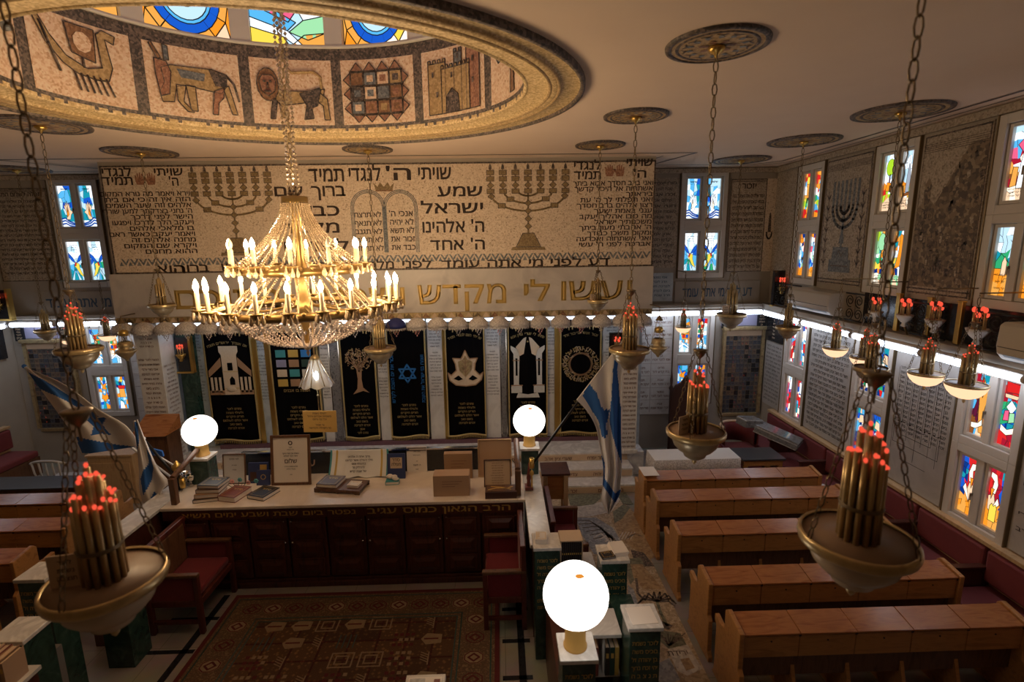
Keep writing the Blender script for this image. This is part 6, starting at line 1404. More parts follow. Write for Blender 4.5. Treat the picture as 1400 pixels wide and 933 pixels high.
def shelf(x0, y0, x1, y1, h, lab):
    r = thing('book_shelf', lab, 'shelf', ((x0+x1)/2, (y0+y1)/2, 0))
    b = B(); b.box(x0, y0, h-.035, x1, y1, h); b.build('marble_top', 'marble', r, world=True, bevel=.006)
    b = B(); b.box(x0, y0+.03, h-.42, x1, y1, h-.385); b.build('marble_board', 'slab', r, world=True); b = B(); b.box(x0, y0+.03, .2, x1, y1, .235); b.build('marble_board', 'slab', r, world=True)
    b = B(); b.box(x0, y1-.03, 0, x1, y1, h-.035); b.build('back_panel', 'dark', r, world=True)
    b = B(); b.box((x0+x1)/2-.008, y0+.03, h-.385, (x0+x1)/2+.008, y1-.03, h-.035); b.build('divider', 'slab', r, world=True)
shelf(.57, 4.50, .895, 4.76, 1.0, 'marble shelf between the two green posts by the right armchair, box of books on it')
shelf(.66, 3.62, .94, 3.93, 1.0, 'marble shelf holding upright books beside the nearest globe post')
b = B(); b.box(.98, 3.68, 0, 1.15, 4.23, .86); b.box(.96, 3.67, .86, 1.17, 4.24, .895); tag(b.build('low_wall', ['green', 'marble'], loc=(1.06, 3.95, 0)), 'low green marble wall between the papers post and the sheet post', 'wall')
b = B(); b.box(.40, 3.40, 0, .60, 4.44, .80); tag(b.build('side_cupboard', 'dark', loc=(.47, 3.9, 0)), 'dark wooden cupboard closing the corner between the globe post and the green post', 'cupboard')
# left hand side (mirror)
LXm = 2*XM
post(-3.90, 6.45, 1.45, 'green marble post under the left globe lamp at the end of the desk', 1.09, .112, False)
globe_lamp(-3.90, 6.46, 1.45, .205, 'glowing white globe lamp on a post at the left end of the desk')
rail(-4.33, 4.85, -4.06, 6.4, 1.08, 'white marble topped rail on the left under the flags', -1)
def at13(px, py): p = P(px, py, z=1.31); return p.x, p.y
q1 = at13(57, 780); post(q1[0], q1[1], 1.31, 'green marble post with white slab behind the near left lamp')
q2 = at13(28, 860); post(q2[0], q2[1], 1.31, 'green marble post with white slab at the bottom left corner, beside the row of books')
p = P(167, 914, z=0); post(p.x, p.y+.13, .62, 'dark green marble block on the floor below the near left lamp', s=.13, txt=False)
b = B(); b.box(q1[0]-.02, q2[1]+.12, 0, q1[0]+.16, q1[1]-.12, .66, 0); b.box(q1[0]+.16, q2[1]+.2, .12, q1[0]+.165, q2[1]+.42, .5, 1); tag(b.build('low_wall', ['stone_dim', 'green'], loc=(q1[0], q2[1], 0)), 'low grey marble wall between the two lettered posts at the bottom left', 'wall')
# books at the bottom left
sz = 1.12; sx, sy = -3.57, 3.235
b = B(); b.box(sx-.25, sy-.12, sz-.03, sx+.17, sy+.135, sz); b.box(sx-.25, sy-.1, 0, sx+.15, sy+.12, sz-.03, 1); tag(b.build('low_shelf', ['marble', 'dark'], loc=(sx, sy, 0)), 'low marble shelf holding a row of books at the bottom left', 'shelf')
BK = {}
def book(w_, d_, h_, cov, x, y, z, rz, lab, grp=None, upright=False, title=True):
    """w: along local x, d: along local y, h: thickness (lying)"""
    r = thing('book', lab, 'book', (x, y, z), grp, rz); b = B()
    if upright:
        b.box(0, -d_/2, 0, .004, d_/2, h_); b.box(w_-.004, -d_/2, 0, w_, d_/2, h_); b.box(0, -d_/2-.004, 0, w_, -d_/2, h_); b.build('cover', cov, r)
        b = B(); b.box(.004, -d_/2, .004, w_-.004, d_/2-.006, h_-.006); b.build('pages', 'paper_tan', r)
        b = B(); b.rect(w_*.2, h_*.62, w_*.8, h_*.8, .0045+d_/2, 0, fback(0, 0, 0)); b.build('spine_label', 'gold_paint', r)
    else:
        b.box(-w_/2, -d_/2, 0, w_/2, d_/2, .006); b.box(-w_/2, -d_/2, h_-.006, w_/2, d_/2, h_); b.box(-w_/2, -d_/2, 0, -w_/2+.006, d_/2, h_); b.build('cover', cov, r, bevel=.002)
        b = B(); b.box(-w_/2+.006, -d_/2+.006, .006, w_/2-.006, d_/2-.006, h_-.006); b.build('pages', 'paper', r)
        if title: b = B(); T = fup(0, 0, h_+.001); b.text('סידור', T, min(w_*.25, .06), 0, d_*.12, 0, 0, maxw=w_*.6); b.line([(-w_*.38, -d_*.4), (w_*.38, -d_*.4), (w_*.38, d_*.4), (-w_*.38, d_*.4)], .004, 0, 0, T, True); b.build('gold_stamping', 'gold_paint', r)
    return r
covs = ['leather_y', 'leather_t', 'leather_g', 'leather_y', 'leather', 'paper_tan', 'leather_r', 'leather_t', 'card2']; cn = ['yellow', 'tan', 'dark green', 'yellow', 'dark brown', 'pale', 'reddish', 'tan', 'pale tan']
for k in range(9):
    wv = .03+.006*(k*5 % 4); book(wv, .16, .21+.01*(k*7 % 4), covs[k], sx-.25+k*.044, sy, sz, 0, '%s upright book in the row at the bottom left, number %s from the left' % (cn[k], ['one', 'two', 'three', 'four', 'five', 'six', 'seven', 'eight', 'nine'][k]), 'books on the low left shelf', True)
bx = .645
for k, (cv, nm, wv) in enumerate((('leather', 'dark brown', .045), ('leather_r', 'deep red', .04), ('leather_b', 'black and white edged', .035), ('leather_g', 'dark green', .04), ('leather_y', 'bright yellow', .032))):
    if k == 2: bx += .014
    book(wv, .22, .26, cv, .665+[0, .05, .145, .183, .225][k]*1.0, 3.74, .615, 0, nm+' upright book under the marble shelf beside the nearest globe post', 'books under the nearest marble shelf', True)
r = thing('boxed_books', 'black set of slim books in an upright pale slip box on the marble shelf', 'book set', (.66, 4.62, 1.0)); b = B(); b.box(-.11, -.09, 0, -.10, .10, .27); b.box(.10, -.09, 0, .11, .10, .27); b.box(-.11, .09, 0, .11, .10, .27); b.box(-.11, -.09, .26, .11, .10, .272); b.build('slip_case', 'paper_tan', r)
for k in range(10): b = B(); b.box(-.098+k*.0197, -.10, .002, -.098+k*.0197+.018, .085, .25); T = fback(0, -.102, 0); b.rect(-.094+k*.0197, .13, -.085+k*.0197, .15, 0, 1, T); b.build('volume', ['leather_b', 'gold_paint'], r)
book(.15, .11, .045, 'paper', P2[0]-.05, P2[1]+.01, 1.24, 1.5, 'cream box shaped prayer book with red frame on the green post slab'); book(.13, .1, .02, 'leather_b', P3[0]-.06, P3[1]-.06, 1.24, .2, 'dark booklet on the papers post')
def sheet(w_, d_, x, y, z, rz, lab, mt='paper', h=.004, n=1):
    b = B()
    for k in range(n): b.box(-w_/2+.006*k, -d_/2+.004*k, h*k, w_/2+.006*k, d_/2+.004*k, h*(k+1)-.0005*(n > 1))
    o = b.build('paper_sheet', mt); o.location = (x, y, z); o.rotation_euler = (0, 0, rz); tag(o, lab, 'paper'); return o
sheet(.14, .19, P3[0]+.05, P3[1]+.02, 1.24, .12, 'stack of loose white leaflets on the papers post', n=4, h=.008)
sheet(.2, .19, P4[0], P4[1], 1.24, .06, 'white sheet lying on the marble slab of the green post near the books')
p = P(582, 928, z=1.25); r = thing('side_table', 'white topped stand cut off by the bottom edge with a magazine on it', 'table', (p.x, p.y, 0)); b = B(); b.box(p.x-.13, p.y-.2, 1.21, p.x+.13, p.y+.03, 1.25); b.build('top', 'white', r, world=True); b = B(); b.box(p.x-.1, p.y-.18, 0, p.x+.1, p.y+.0, 1.21); b.build('column', 'white', r, world=True)
b = B(); b.box(p.x-.11, p.y-.18, 1.25, p.x+.11, p.y-.0, 1.26, 0); b.rect(p.x-.1, p.y-.17, p.x-.0, p.y-.01, 1.261, 1); b.rect(p.x+.06, p.y-.1, p.x+.1, p.y-.02, 1.261, 2); tag(b.build('magazine', ['paper', 'news', 'leather_r'], loc=(p.x, p.y, 1.25)), 'printed magazine on the white stand at the bottom edge', 'magazine')
# ================================================================= THINGS ON THE DESK
ZD = 1.09
def onD(px, py, z=ZD): return P(px, py, z=z)
def panel_up(px0, px1, pyb, pyt, lean, name, lab, cat, build):
    """upright framed thing standing on the desk: bottom corners from pixels, leaning back a little"""
    a, c = onD(px0, pyb), onD(px1, pyb); y = (a.y+c.y)/2; x0, x1 = a.x, c.x; H = P((px0+px1)/2, pyt, y=y+lean*.5).z-ZD
    r = thing(name, lab, cat, ((x0+x1)/2, y, ZD)); ux = Vector((1, 0, 0)); uy = Vector((0, lean, H)).normalized()
    T = frame(((x0+x1)/2, y, ZD), ux, uy); build(r, T, x1-x0, Vector((0, lean, H)).length); return r
def framed(fr, ft, ground, lines_, fw=.03, ink='ink'):
    def f(r, T, W, H):
        b = B(); h = W/2
        b.box(-h, 0, -.02, -h+fw, H, .01, 0, T); b.box(h-fw, 0, -.02, h, H, .01, 0, T); b.box(-h+fw, 0, -.02, h-fw, fw, .01, 0, T); b.box(-h+fw, H-fw, -.02, h-fw, H, .01, 0, T); b.build('picture_frame', fr, r, world=True, bevel=.004)
        b = B(); b.box(-h+fw, fw, -.018, h-fw, H-fw, -.004, 0, T); b.build('sheet', ground, r, world=True)
        b = B()
        for s, v, sz, wd in lines_: b.text(s, T, sz*H, 0, v*H, -.002, 0, maxw=W*wd)
        if ft:
            b.line([(.022*math.cos(2*PI*k/10), H*.84+.022*math.sin(2*PI*k/10)) for k in range(10)], .012, -.002, 0, T, True)
        b.build('lettering', ink, r, world=True)
    return f
sk = [('לזכר', .74, .035, .3), ('בית הכנסת', .70, .03, .4), ('נשמת אבי מורי היקר', .62, .04, .55), ('אשר הלך לעולמו', .57, .04, .55), ('שלום', .44, .12, .4), ('תהא נשמתו צרורה', .36, .035, .5), ('בצרור החיים', .31, .035, .4), ('אמן', .2, .03, .3)]
panel_up(372, 425, 663.5, 597, .10, 'framed_certificate', 'large framed white certificate with a round emblem standing on the desk', 'picture frame', framed('walnut', True, 'paper', sk, .034))
panel_up(306, 336, 662, 622, .06, 'framed_notice', 'narrow framed grey notice at the left of the desk, beside the pile of books', 'picture frame', framed('walnut', False, 'plastic', [('לוח זמנים', .8, .08, .7), ('שחרית', .6, .06, .6), ('מנחה', .45, .06, .6)], .012, 'ink_grey'))
panel_up(662, 699, 666, 630, .07, 'framed_list', 'framed pink and cream list at the right end of the desk', 'picture frame', framed('leather', False, 'paper_tan', [(rline(random.Random(k), 4), .85-.09*k, .05, .8) for k in range(9)], .012, 'ink_rust'))
panel_up(654, 700, 652, 602, .06, 'wooden_board', 'tall tan board leaning at the back of the desk behind the framed list', 'board', framed('oak', False, 'card2', [('צדקה', .5, .001, .2)], .012))
panel_up(663, 696, 640, 623, .05, 'printed_card', 'small pale card with dark print leaning on the tall tan board', 'card', framed('paper', False, 'paper', [('ברכון', .35, .3, .8)], .006))
panel_up(557, 584, 646, 612, .04, 'printed_card', 'tall white card with ornamental border on a small stand before the back board', 'card', framed('paper', False, 'paper', [('מזל טוב', .8, .08, .6), ('ברוכים הבאים', .66, .05, .7), ('לוח', .42, .05, .6), ('ה תשפ', .25, .10, .7), ('שבת', .1, .06, .6)], .006))
def _bk(r, T, W, H):
    b = B(); b.box(-W/2, 0, -.03, W/2, H, 0, 0, T); b.build('cover', 'leather_n', r, world=True); b = B(); b.rect(-W*.33, H*.42, W*.33, H*.85, .001, 0, T); b.text('סדר', T, .06, 0, H*.7, .002, 1, maxw=W*.5); b.text('תפלה', T, .06, 0, H*.52, .002, 1, maxw=W*.55); b.build('title_square', ['paper_tan', 'ink'], r, world=True)
panel_up(530, 554, 655, 622, .06, 'book', 'upright navy book with a cream title square on the desk', 'book', _bk)
panel_up(340, 366, 661, 634, .05, 'book', 'upright navy patterned book on the desk left of the framed certificate', 'book', lambda r, T, W, H: (B().box(-W/2, 0, -.03, W/2, H, 0, 0, T).build('cover', 'leather_n', r, world=True), B().rect(-W*.4, H*.1, -W*.05, H*.55, .001, 0, T).rect(W*.1, H*.5, W*.45, H*.9, .001, 1, T).build('cover_print', ['leather', 'gold_paint'], r, world=True)))
panel_up(351, 369, 664, 644, .04, 'book', 'small dark blue book standing in front of the patterned book', 'book', lambda r, T, W, H: (B().box(-W/2, 0, -.02, W/2, H, 0, 0, T).build('cover', 'leather_n', r, world=True), B().line([(.03*math.cos(2*PI*k/12), H*.55+.03*math.sin(2*PI*k/12)) for k in range(12)], .008, .001, 0, T, True).build('cover_print', 'gold_paint', r, world=True)))
# cloth with text draped over the back board
a, c = P(452, 614, y=6.58), P(531, 611, y=6.58); W = c.x-a.x
r = thing('embroidered_cloth', 'white cloth with orange edging and dark lines draped over the desk back board', 'cloth', ((a.x+c.x)/2, 6.5, 1.1))
b = B(); nu, nv = 30, 18; vs = []; mats_ = []
for j in range(nv+1):
    for i in range(nu+1):
        u, v = i/nu, j/nv; sag = .06*v*math.sin(PI*u)
        x = a.x+W*u+.02*(u-.5)*v; y = 6.57-.16*v**1.6+.012*math.sin(u*22+v*3)*v; z = 1.425-.325*v+(.012*math.sin(u*16)*v); vs.append((x, y, max(z, 1.096)))
for j in range(nv):
    for i in range(nu):
        u = (i+.5)/nu; b.f.append((j*(nu+1)+i, j*(nu+1)+i+1, (j+1)*(nu+1)+i+1, (j+1)*(nu+1)+i)); b.m.append(1 if (.10 < u < .15 or .85 < u < .9) else (2 if u > .97 or u < .03 else 0)); b.s.append(True)
b.v = vs; b.build('cloth', ['white_cloth', 'leather_y', 'cover_teal'], r, world=True, solid=.006)
b = B()
for q, s in enumerate(('ברוך אתה ה אלהינו', 'מלך העולם אשר קדשנו', 'במצותיו וצונו', 'להדליק נר', 'של שבת קדש')):
    v = .24+.13*q; T = frame((a.x+W*.5, 6.57-.16*v**1.6-.022, 1.425-.325*v), (1, 0, 0), (0, .28*v+.05, 1)); b.text(s, T, .038, 0, -.015, .003, 0, maxw=W*.55)
b.build('lettering', 'ink', r, world=True)
# boxes
def carton(px0, px1, pyb, pyt, dep, mt, lab):
    p, q = onD(px0, pyb), onD(px1, pyb); y = (p.y+q.y)/2; h = P((px0+px1)/2, pyt, y=y).z-ZD; W = q.x-p.x; r = thing('cardboard_box', lab, 'box', ((p.x+q.x)/2, y+dep/2, ZD))
    b = B(); b.box(-W/2, -dep/2, 0, W/2, dep/2, h); b.build('carton', mt, r, bevel=.003)
    b = B(); b.rect(-W/2, -.012, W/2, .012, h+.001, 0, fup(0, 0, 0)); T = fback(0, -dep/2-.001, 0)
    for k in range(3): b.line([(-W*.25, h*(.72-.12*k)), (W*(.3-.1*k), h*(.72-.12*k))], .006, 0, 1, T)
    b.build('tape_and_print', ['card2', 'ink_rust'], r)
carton(593, 642, 679, 651, .19, 'card2', 'near tan cardboard box on the desk right of the middle'); carton(608, 646, 655, 621, .10, 'card', 'brown cardboard box standing behind the near tan box on the desk')
# books lying on the desk
def lie(px, py, w_, d_, h_, cov, rz, lab, z=ZD): p = P(px, py, z=z); return book(w_, d_, h_, cov, p.x, p.y, z, rz, lab)
lie(322, 679, .24, .30, .07, 'leather_r', -.25, 'thick reddish book lying on the desk, right of the book pile'); lie(361, 677, .25, .28, .05, 'leather_b', -.35, 'black book lying on the desk below the framed certificate')
p = P(287, 681, z=ZD)
for k, (cv, h_, nm) in enumerate((('leather_b', .045, 'bottom dark'), ('leather_t', .05, 'second tan'), ('leather', .05, 'third brown'), ('leather_b', .045, 'top black'))): book(.30-.01*k, .24, h_, cv, p.x+.012*k, p.y+.02*k, ZD+.0502*k-(.005 if k > 1 else 0)+(-.0045 if k == 1 else 0), .2-.1*k, nm+' book of the pile at the left end of the desk')
r = thing('book_stand', 'low wooden stand with two shallow trays on the desk', 'stand', (0, 0, 0)); p = P(468, 668, z=ZD); r.location = p; r.rotation_euler = (0, 0, -.18)
b = B(); b.box(-.30, -.15, .035, .30, .16, .055); b.ext([(-.30, 0), (-.24, 0), (-.2, .02), (-.03, .02), (0, 0), (.03, .02), (.2, .02), (.24, 0), (.30, 0), (.30, .036), (-.30, .036)], .13, .15, 0, fback(0, 0, 0)); b.ext([(-.30, 0), (-.24, 0), (-.2, .02), (.2, .02), (.24, 0), (.30, 0), (.30, .036), (-.30, .036)], -.15, -.13, 0, fback(0, 0, 0)); b.build('tray', 'walnut', r, bevel=.004)
book(.27, .26, .05, 'leather', p.x-.14, p.y+.03, ZD+.055, -.18, 'brown prayer book on the left of the wooden stand'); book(.15, .13, .03, 'paper', p.x+.17, p.y-.04, ZD+.055, -.18, 'small white booklet with red frame on the right of the wooden stand')
p = P(537, 661, z=ZD); book(.17, .11, .045, 'cover_teal', p.x, p.y, ZD, .05, 'teal and white box shaped book lying before the navy book', title=False)
b = B(); rr = random.Random(1)
for k in range(7): b.sph((rr.uniform(-.05, .06), rr.uniform(-.03, .03), .03+rr.uniform(0, .03)), (.04, .028, .022), 8, 5)
o = b.build('tissue', 'paper', loc=(0, 0, 0)); o.location = (p.x, p.y, ZD+.042); tag(o, 'crumpled white tissue on the teal book', 'tissue')
p = P(685, 677, z=ZD); b = B(); b.box(-.19, -.10, 0, .19, .10, .085, 0); b.box(-.17, -.08, .085, .17, .08, .09, 1); b.line([(-.15, -.04), (-.05, .0), (.08, -.01), (.14, .03)], .018, .093, 2, fup(0, 0, 0)); b.line([(-.12, .04), (.0, .02), (.12, -.04)], .015, .093, 2, fup(0, 0, 0)); o = b.build('wooden_box', ['leather', 'walnut', 'gold_paint']); o.location = p; tag(o, 'dark wooden box with gold pattern before the framed list', 'box')
# vase with the flag poles and the tied flower at the left end
p = P(262, 664, z=ZD); r = thing('silver_cups', 'cluster of dull silver cups at the left end of the desk', 'cups', p)
for dx, dy, s in ((0, 0, 1), (-.1, .08, 1.2), (.1, .1, .9)): B().lathe([(.02*s, 0), (.045*s, .005), (.012*s, .03), (.012*s, .06), (.05*s, .09), (.058*s, .15), (.05*s, .15), (.045*s, .09)], (dx, dy, 0), 14).build('cup', 'chrome', r)
p = P(246, 668, z=ZD); r = thing('gilt_finial', 'gilt knob ornament on a black stem at the left end of the desk', 'ornament', p); B().lathe([(.05, 0), (.05, .02), (.02, .05), (.02, .2), (.035, .22), (.03, .24)], (0, 0, 0), 12).build('stem', 'black', r); B().lathe([(.03, .24), (.06, .27), (.06, .31), (.03, .335), (.02, .36), (.001, .38)], (0, 0, 0), 12).build('knob', 'gold', r)
p = P(723, 668, z=ZD); r = thing('pointed_finial', 'dark red turned finial with gilt cap at the right end of the desk', 'ornament', p); B().box(-.05, -.06, 0, .05, .06, .04).lathe([(.03, .04), (.022, .1), (.03, .14), (.012, .25), (.004, .34)], (0, 0, 0), 10).build('spindle', 'leather_r', r); B().lathe([(.02, .2), (.03, .215), (.02, .25), (.002, .27)], (.035, -.05, -.0), 10).lathe([(.01, .04), (.01, .2)], (.035, -.05, 0), 8).build('gilt_cap', 'gold', r)
p = onD(328, 672); r = thing('flower_spray', 'small spray of pink and teal cloth flowers before the framed notice', 'flowers', p); b = B()
for k in range(5): b.tube([(0, 0, .0), (-.12+.05*k, .02, .06+.012*k), (-.2+.10*k, .03, .10+.02*(k % 3))], .004, 4, 1); [b.octa((-.2+.10*k+.018*math.cos(2*PI*q/6), .03, .10+.02*(k % 3)+.018*math.sin(2*PI*q/6)), .016, None, 0 if k % 2 else 2) for q in range(6)]
b.build('blossoms', ['pink', 'leather_g', 'cover_teal'], r)
# ================================================================= FLAGS
def inside(x, y, poly):
    r = False; j = len(poly)-1
    for i in range(len(poly)):
        if (poly[i][1] > y) != (poly[j][1] > y) and x < (poly[j][0]-poly[i][0])*(y-poly[i][1])/(poly[j][1]-poly[i][1])+poly[i][0]: r = not r
        j = i
    return r
def curve(pts, t):
    n = len(pts)-1; s = min(t*n, n-1e-6); i = int(s); f = s-i; p0 = pts[max(i-1, 0)]; p1 = pts[i]; p2 = pts[i+1]; p3 = pts[min(i+2, n)]
    return tuple(.5*((2*p1[k])+(-p0[k]+p2[k])*f+(2*p0[k]-5*p1[k]+4*p2[k]-p3[k])*f*f+(-p0[k]+3*p1[k]-3*p2[k]+p3[k])*f**3) for k in (0, 1))
def flag(left, right, yd, folds, amp, blue, pole, lab, n=56, m_=70, ph=0, pole_mat='black', slope=0):
    """cloth hanging between two edge curves; folds run along its fall; blue areas are woven patches"""
    b = B(); pos = []
    for j in range(m_+1):
        Lp, Rp = curve(left, j/m_), curve(right, j/m_)
        for i in range(n+1):
            t = i/n; px, py = Lp[0]+(Rp[0]-Lp[0])*t, Lp[1]+(Rp[1]-Lp[1])*t
            dy = amp*min(1, .25+j/m_*1.5)*math.sin(t*folds*2*PI+ph+j/m_*1.4)+slope*(t-.5)
            pos.append((px, py)); b.v.append(tuple(P(px, py, y=yd+dy)))
    for j in range(m_):
        for i in range(n):
            k = j*(n+1)+i; cxp = (pos[k][0]+pos[k+1][0]+pos[k+n+1][0]+pos[k+n+2][0])/4; cyp = (pos[k][1]+pos[k+1][1]+pos[k+n+1][1]+pos[k+n+2][1])/4
            b.f.append((k, k+1, k+n+2, k+n+1)); b.m.append(1 if any(inside(cxp, cyp, q) for q in blue) else 0); b.s.append(True)
    base = Vector(pole[0]); r = thing('flag', lab, 'flag', base); b.build('cloth', ['flag_white', 'flag_blue'], r, world=True, solid=.004)
    B().tube([pole[0], pole[1]], .016, 8).build('pole', pole_mat, r, world=True); 
    B().sph(pole[1], .026, 10, 6).build('pole_tip', 'flag_blue' if pole_mat == 'white' else 'flag_white', r, world=True)
    B().lathe([(.03, -.03), (.034, .0), (.034, .10), (.026, .10)], tuple(pole[0]), 10).build('socket', 'gold', r, world=True)
yf = 6.05
flag([(788, 547), (803, 563), (815, 585), (820, 612), (825, 640), (824, 664), (822, 684), (831, 703)], [(861, 452), (850, 510), (849, 560), (849, 600), (850, 640), (848, 662), (847, 676), (833, 703)], yf, 2.4, .045,
     [[(796, 541), (806, 525), (816, 538), (822, 556), (829, 565), (828, 600), (823, 597), (818, 575), (808, 560)], [(838, 505), (843, 480), (847, 470), (844, 500), (845, 520), (849, 560), (850, 632), (846, 624), (840, 605), (833, 575), (836, 545)],
      [(826, 560), (834, 560), (831, 574), (826, 585), (831, 590), (831, 596), (824, 597), (824, 575)], [(822, 622), (827, 633), (827, 655), (841, 675), (850, 668), (848, 680), (842, 690), (824, 664)]],
     (P(727, 637, y=6.15), P(861, 452, y=yf+.02)), 'blue and white flag on a dark slanted pole at the right end of the desk')
flag([(33, 502), (55, 532), (80, 566), (100, 596), (112, 622)], [(46, 507), (90, 527), (135, 560), (172, 582), (193, 610)], 6.35, 1.5, .05,
     [[(35, 507), (60, 520), (94, 541), (120, 558), (136, 570), (128, 571), (100, 554), (78, 542), (52, 531)], [(104, 597), (130, 603), (160, 608), (184, 611), (178, 617), (150, 620), (112, 620)], [(126, 566), (134, 572), (146, 571), (140, 581), (152, 595), (136, 593), (124, 596), (128, 583), (118, 575)]],
     (P(246, 662, y=6.5), P(33, 501, y=6.50)), 'large blue and white flag spread out at the left, behind the hanging lamp', ph=1, pole_mat='white')
flag([(182, 576), (187, 610), (190, 640), (192, 676), (206, 706), (224, 726), (237, 737)], [(188, 574), (200, 605), (216, 640), (231, 660), (222, 672), (230, 702), (238, 737)], 6.15, 1.6, .04,
     [[(200, 612), (206, 624), (210, 640), (208, 656), (196, 678), (192, 655), (196, 643), (204, 634)], [(211, 672), (221, 682), (232, 717), (220, 708), (200, 692)], [(184, 578), (188, 577), (190, 605), (186, 625)]],
     (P(250, 664, y=6.2), P(196, 600, y=6.17)), 'blue and white flag hanging limp over the left rail', ph=2, pole_mat='black')
# small blue-white pennant tip on the pale pole beside it
p0, p1 = P(243, 640, y=6.3), P(200, 614, y=6.32); r = thing('small_flag', 'furled blue flag on a short white pole beside the left globe lamp', 'flag', p0); B().tube([p0, p1], .012, 6).build('pole', 'white', r, world=True)
b = B(); b.add([P(198, 611, y=6.3), P(222, 617, y=6.28), P(224, 624, y=6.30), P(206, 622, y=6.33)], [(0, 1, 2, 3)]); b.build('cloth', 'flag_blue', r, world=True, solid=.02)
# ================================================================= SEATS BY THE PLATFORM
def settee(x0, x1, y0, y1, back, lab, name='settee', bm='red'):
    """upholstered seat with back along x; back = +1: back at x1"""
    cx, cy = (x0+x1)/2, (y0+y1)/2; r = thing(name, lab, 'chair', (cx, cy, 0)); L = lambda b, n, m, **k: b.build(n, m, r, world=True, **k)
    for x in (x0+.03, x1-.03):
        for y in (y0+.03, y1-.03): L(B().box(x-.026, y-.026, 0, x+.026, y+.026, .68 if (x > cx) != (back > 0) else .98), 'leg', 'walnut_red', bevel=.006)
    L(B().box(x0+.01, y0+.01, .33, x1-.01, y1-.01, .40), 'seat_frame', 'walnut_red', bevel=.006); L(B().box(x0+.02, y0+.04, .40, x1-.04, y1-.04, .48), 'seat_cushion', 'red', bevel=.025)
    xb = x1-.07 if back > 0 else x0+.01; L(B().box(xb, y0+.05, .48, xb+.06, y1-.05, .94), 'back_cushion', bm, bevel=.02); L(B().box(xb-.0, y0+.0, .94, xb+.06, y1, 1.0), 'back_rail', 'walnut_red', bevel=.008)
    for y in (y0+.0, y1-.06): L(B().box(x0, y, .67, x1, y+.06, .71), 'armrest', 'walnut', bevel=.01); L(B().box(x0+.06, y+.02, .40, x1-.06, y+.04, .67), 'side_panel', 'red', bevel=.004)
    for y in (y0+.03, y1-.03): L(B().box(x0+.05, y-.015, .12, x1-.05, y+.015, .16), 'stretcher', 'walnut_red')
M['walnut_red'] = tex('red_mahogany', [(.085, .018, .012), (.12, .028, .018), (.06, .013, .009)], 3, .35, stretch=(6, 6, 1), dist=1, pos=[.3, .5, .7])
settee(-.23, .24, 4.89, 5.65, 1, 'red velvet armchair with wooden arms against the right rail'); settee(-3.82, -3.24, 4.98, 5.72, -1, 'red velvet armchair with wooden arms against the left rail', bm='walnut')
settee(.53, .98, 5.35, 6.25, -1, 'dark red upholstered bench outside the right rail, beside the mosaic aisle')
# lectern outside the right rail
p = P(757, 690, z=0); x0, x1 = P(741, 640, z=.95).x, P(778, 648, z=.95).x; yl = P(760, 640, z=.95).y
r = thing('lectern', 'wooden lectern with dark top before the ark steps, right of the desk', 'lectern', ((x0+x1)/2, yl, 0)); h = (x1-x0)/2; cx = (x0+x1)/2
b = B(); b.box(cx-h-.02, yl-.2, .92, cx+h+.02, yl+.2, .95); b.build('top', 'dark', r, world=True, bevel=.005)
b = B(); b.box(cx-h+.0, yl-.16, .55, cx+h-.06, yl+.17, .92); b.build('body', 'pew_side', r, world=True); b = B(); b.box(cx-h+.02, yl-.17, .70, cx+h-.09, yl-.158, .89); b.build('front_panel', 'pew', r, world=True)
for x in (cx-h+.03, cx+h-.04):
    for y in (yl-.17, yl+.15): B().box(x-.03, y-.03, 0, x+.03, y+.03, .92).build('leg', 'oak', r, world=True, bevel=.005)
# ================================================================= MOSAIC AISLE
r = thing('floor_mosaic', 'stone mosaic of water, birds and palm trees in the aisle floor beside the benches', 'mosaic', (1.4, 5.2, 0)); b = B(); b.box(.55, 2.6, .0005, 1.93, 7.86, .006); b.build('mosaic_ground', M['mos_floor'] if 'mos_floor' in M else mosaic('mosaic_floor', [(.42, .32, .21), (.50, .39, .27), (.34, .26, .17), (.56, .46, .34)], 40, [0, .3, .6, .9]), r, world=True)
T = fup(0, 0, .007); b = B(); z0_ = lambda px, py: tuple(P(px, py, z=.007))[:2]
FMs = [mosaic('mosaic_grey_blue', [(.30, .31, .34), (.38, .39, .41), (.23, .24, .26)], 32, [0, .4, .7]), mosaic('mosaic_light', [(.56, .52, .47), (.64, .6, .54), (.48, .44, .4)], 32, [0, .4, .7]), 'mos_dark', mosaic('mosaic_ochre', [(.38, .26, .14), (.45, .32, .18), (.31, .2, .11)], 32, [0, .4, .7]), mosaic('mosaic_olive', [(.17, .17, .12), (.22, .22, .15), (.13, .13, .09)], 32, [0, .4, .7])]
def fp(pts, m, w=.0): b.poly([z0_(*p) for p in pts], w, m, T)
def fl(pts, wd, m, w=.001): b.line([z0_(*p) for p in pts], wd, w, m, T)
fp([(780, 690), (815, 688), (850, 680), (836, 700), (810, 706), (785, 708)], 1); fp([(776, 676), (828, 676), (812, 690), (780, 694)], 4, .0004); fp([(786, 708), (815, 708), (838, 722), (850, 742), (846, 762), (812, 758), (795, 730)], 0, .0006)
for k in range(6): fl([(787+k*5, 712+k*5), (805+k*6, 712+k*4), (822+k*5, 722+k*5), (834+k*2, 738+k*3)], .025, 2)
for k in range(4): fl([(812+k*8, 735+k*3), (822+k*6, 730+k*3), (830+k*4, 738+k*4)], .02, 1, .0014)
fp([(855, 690), (866, 700), (900, 760), (890, 765), (850, 740), (836, 712)], 3); fp([(838, 700), (852, 690), (862, 694), (850, 710), (840, 716)], 4, .0008); fp([(838, 668), (852, 668), (866, 690), (852, 690)], 4, .001)
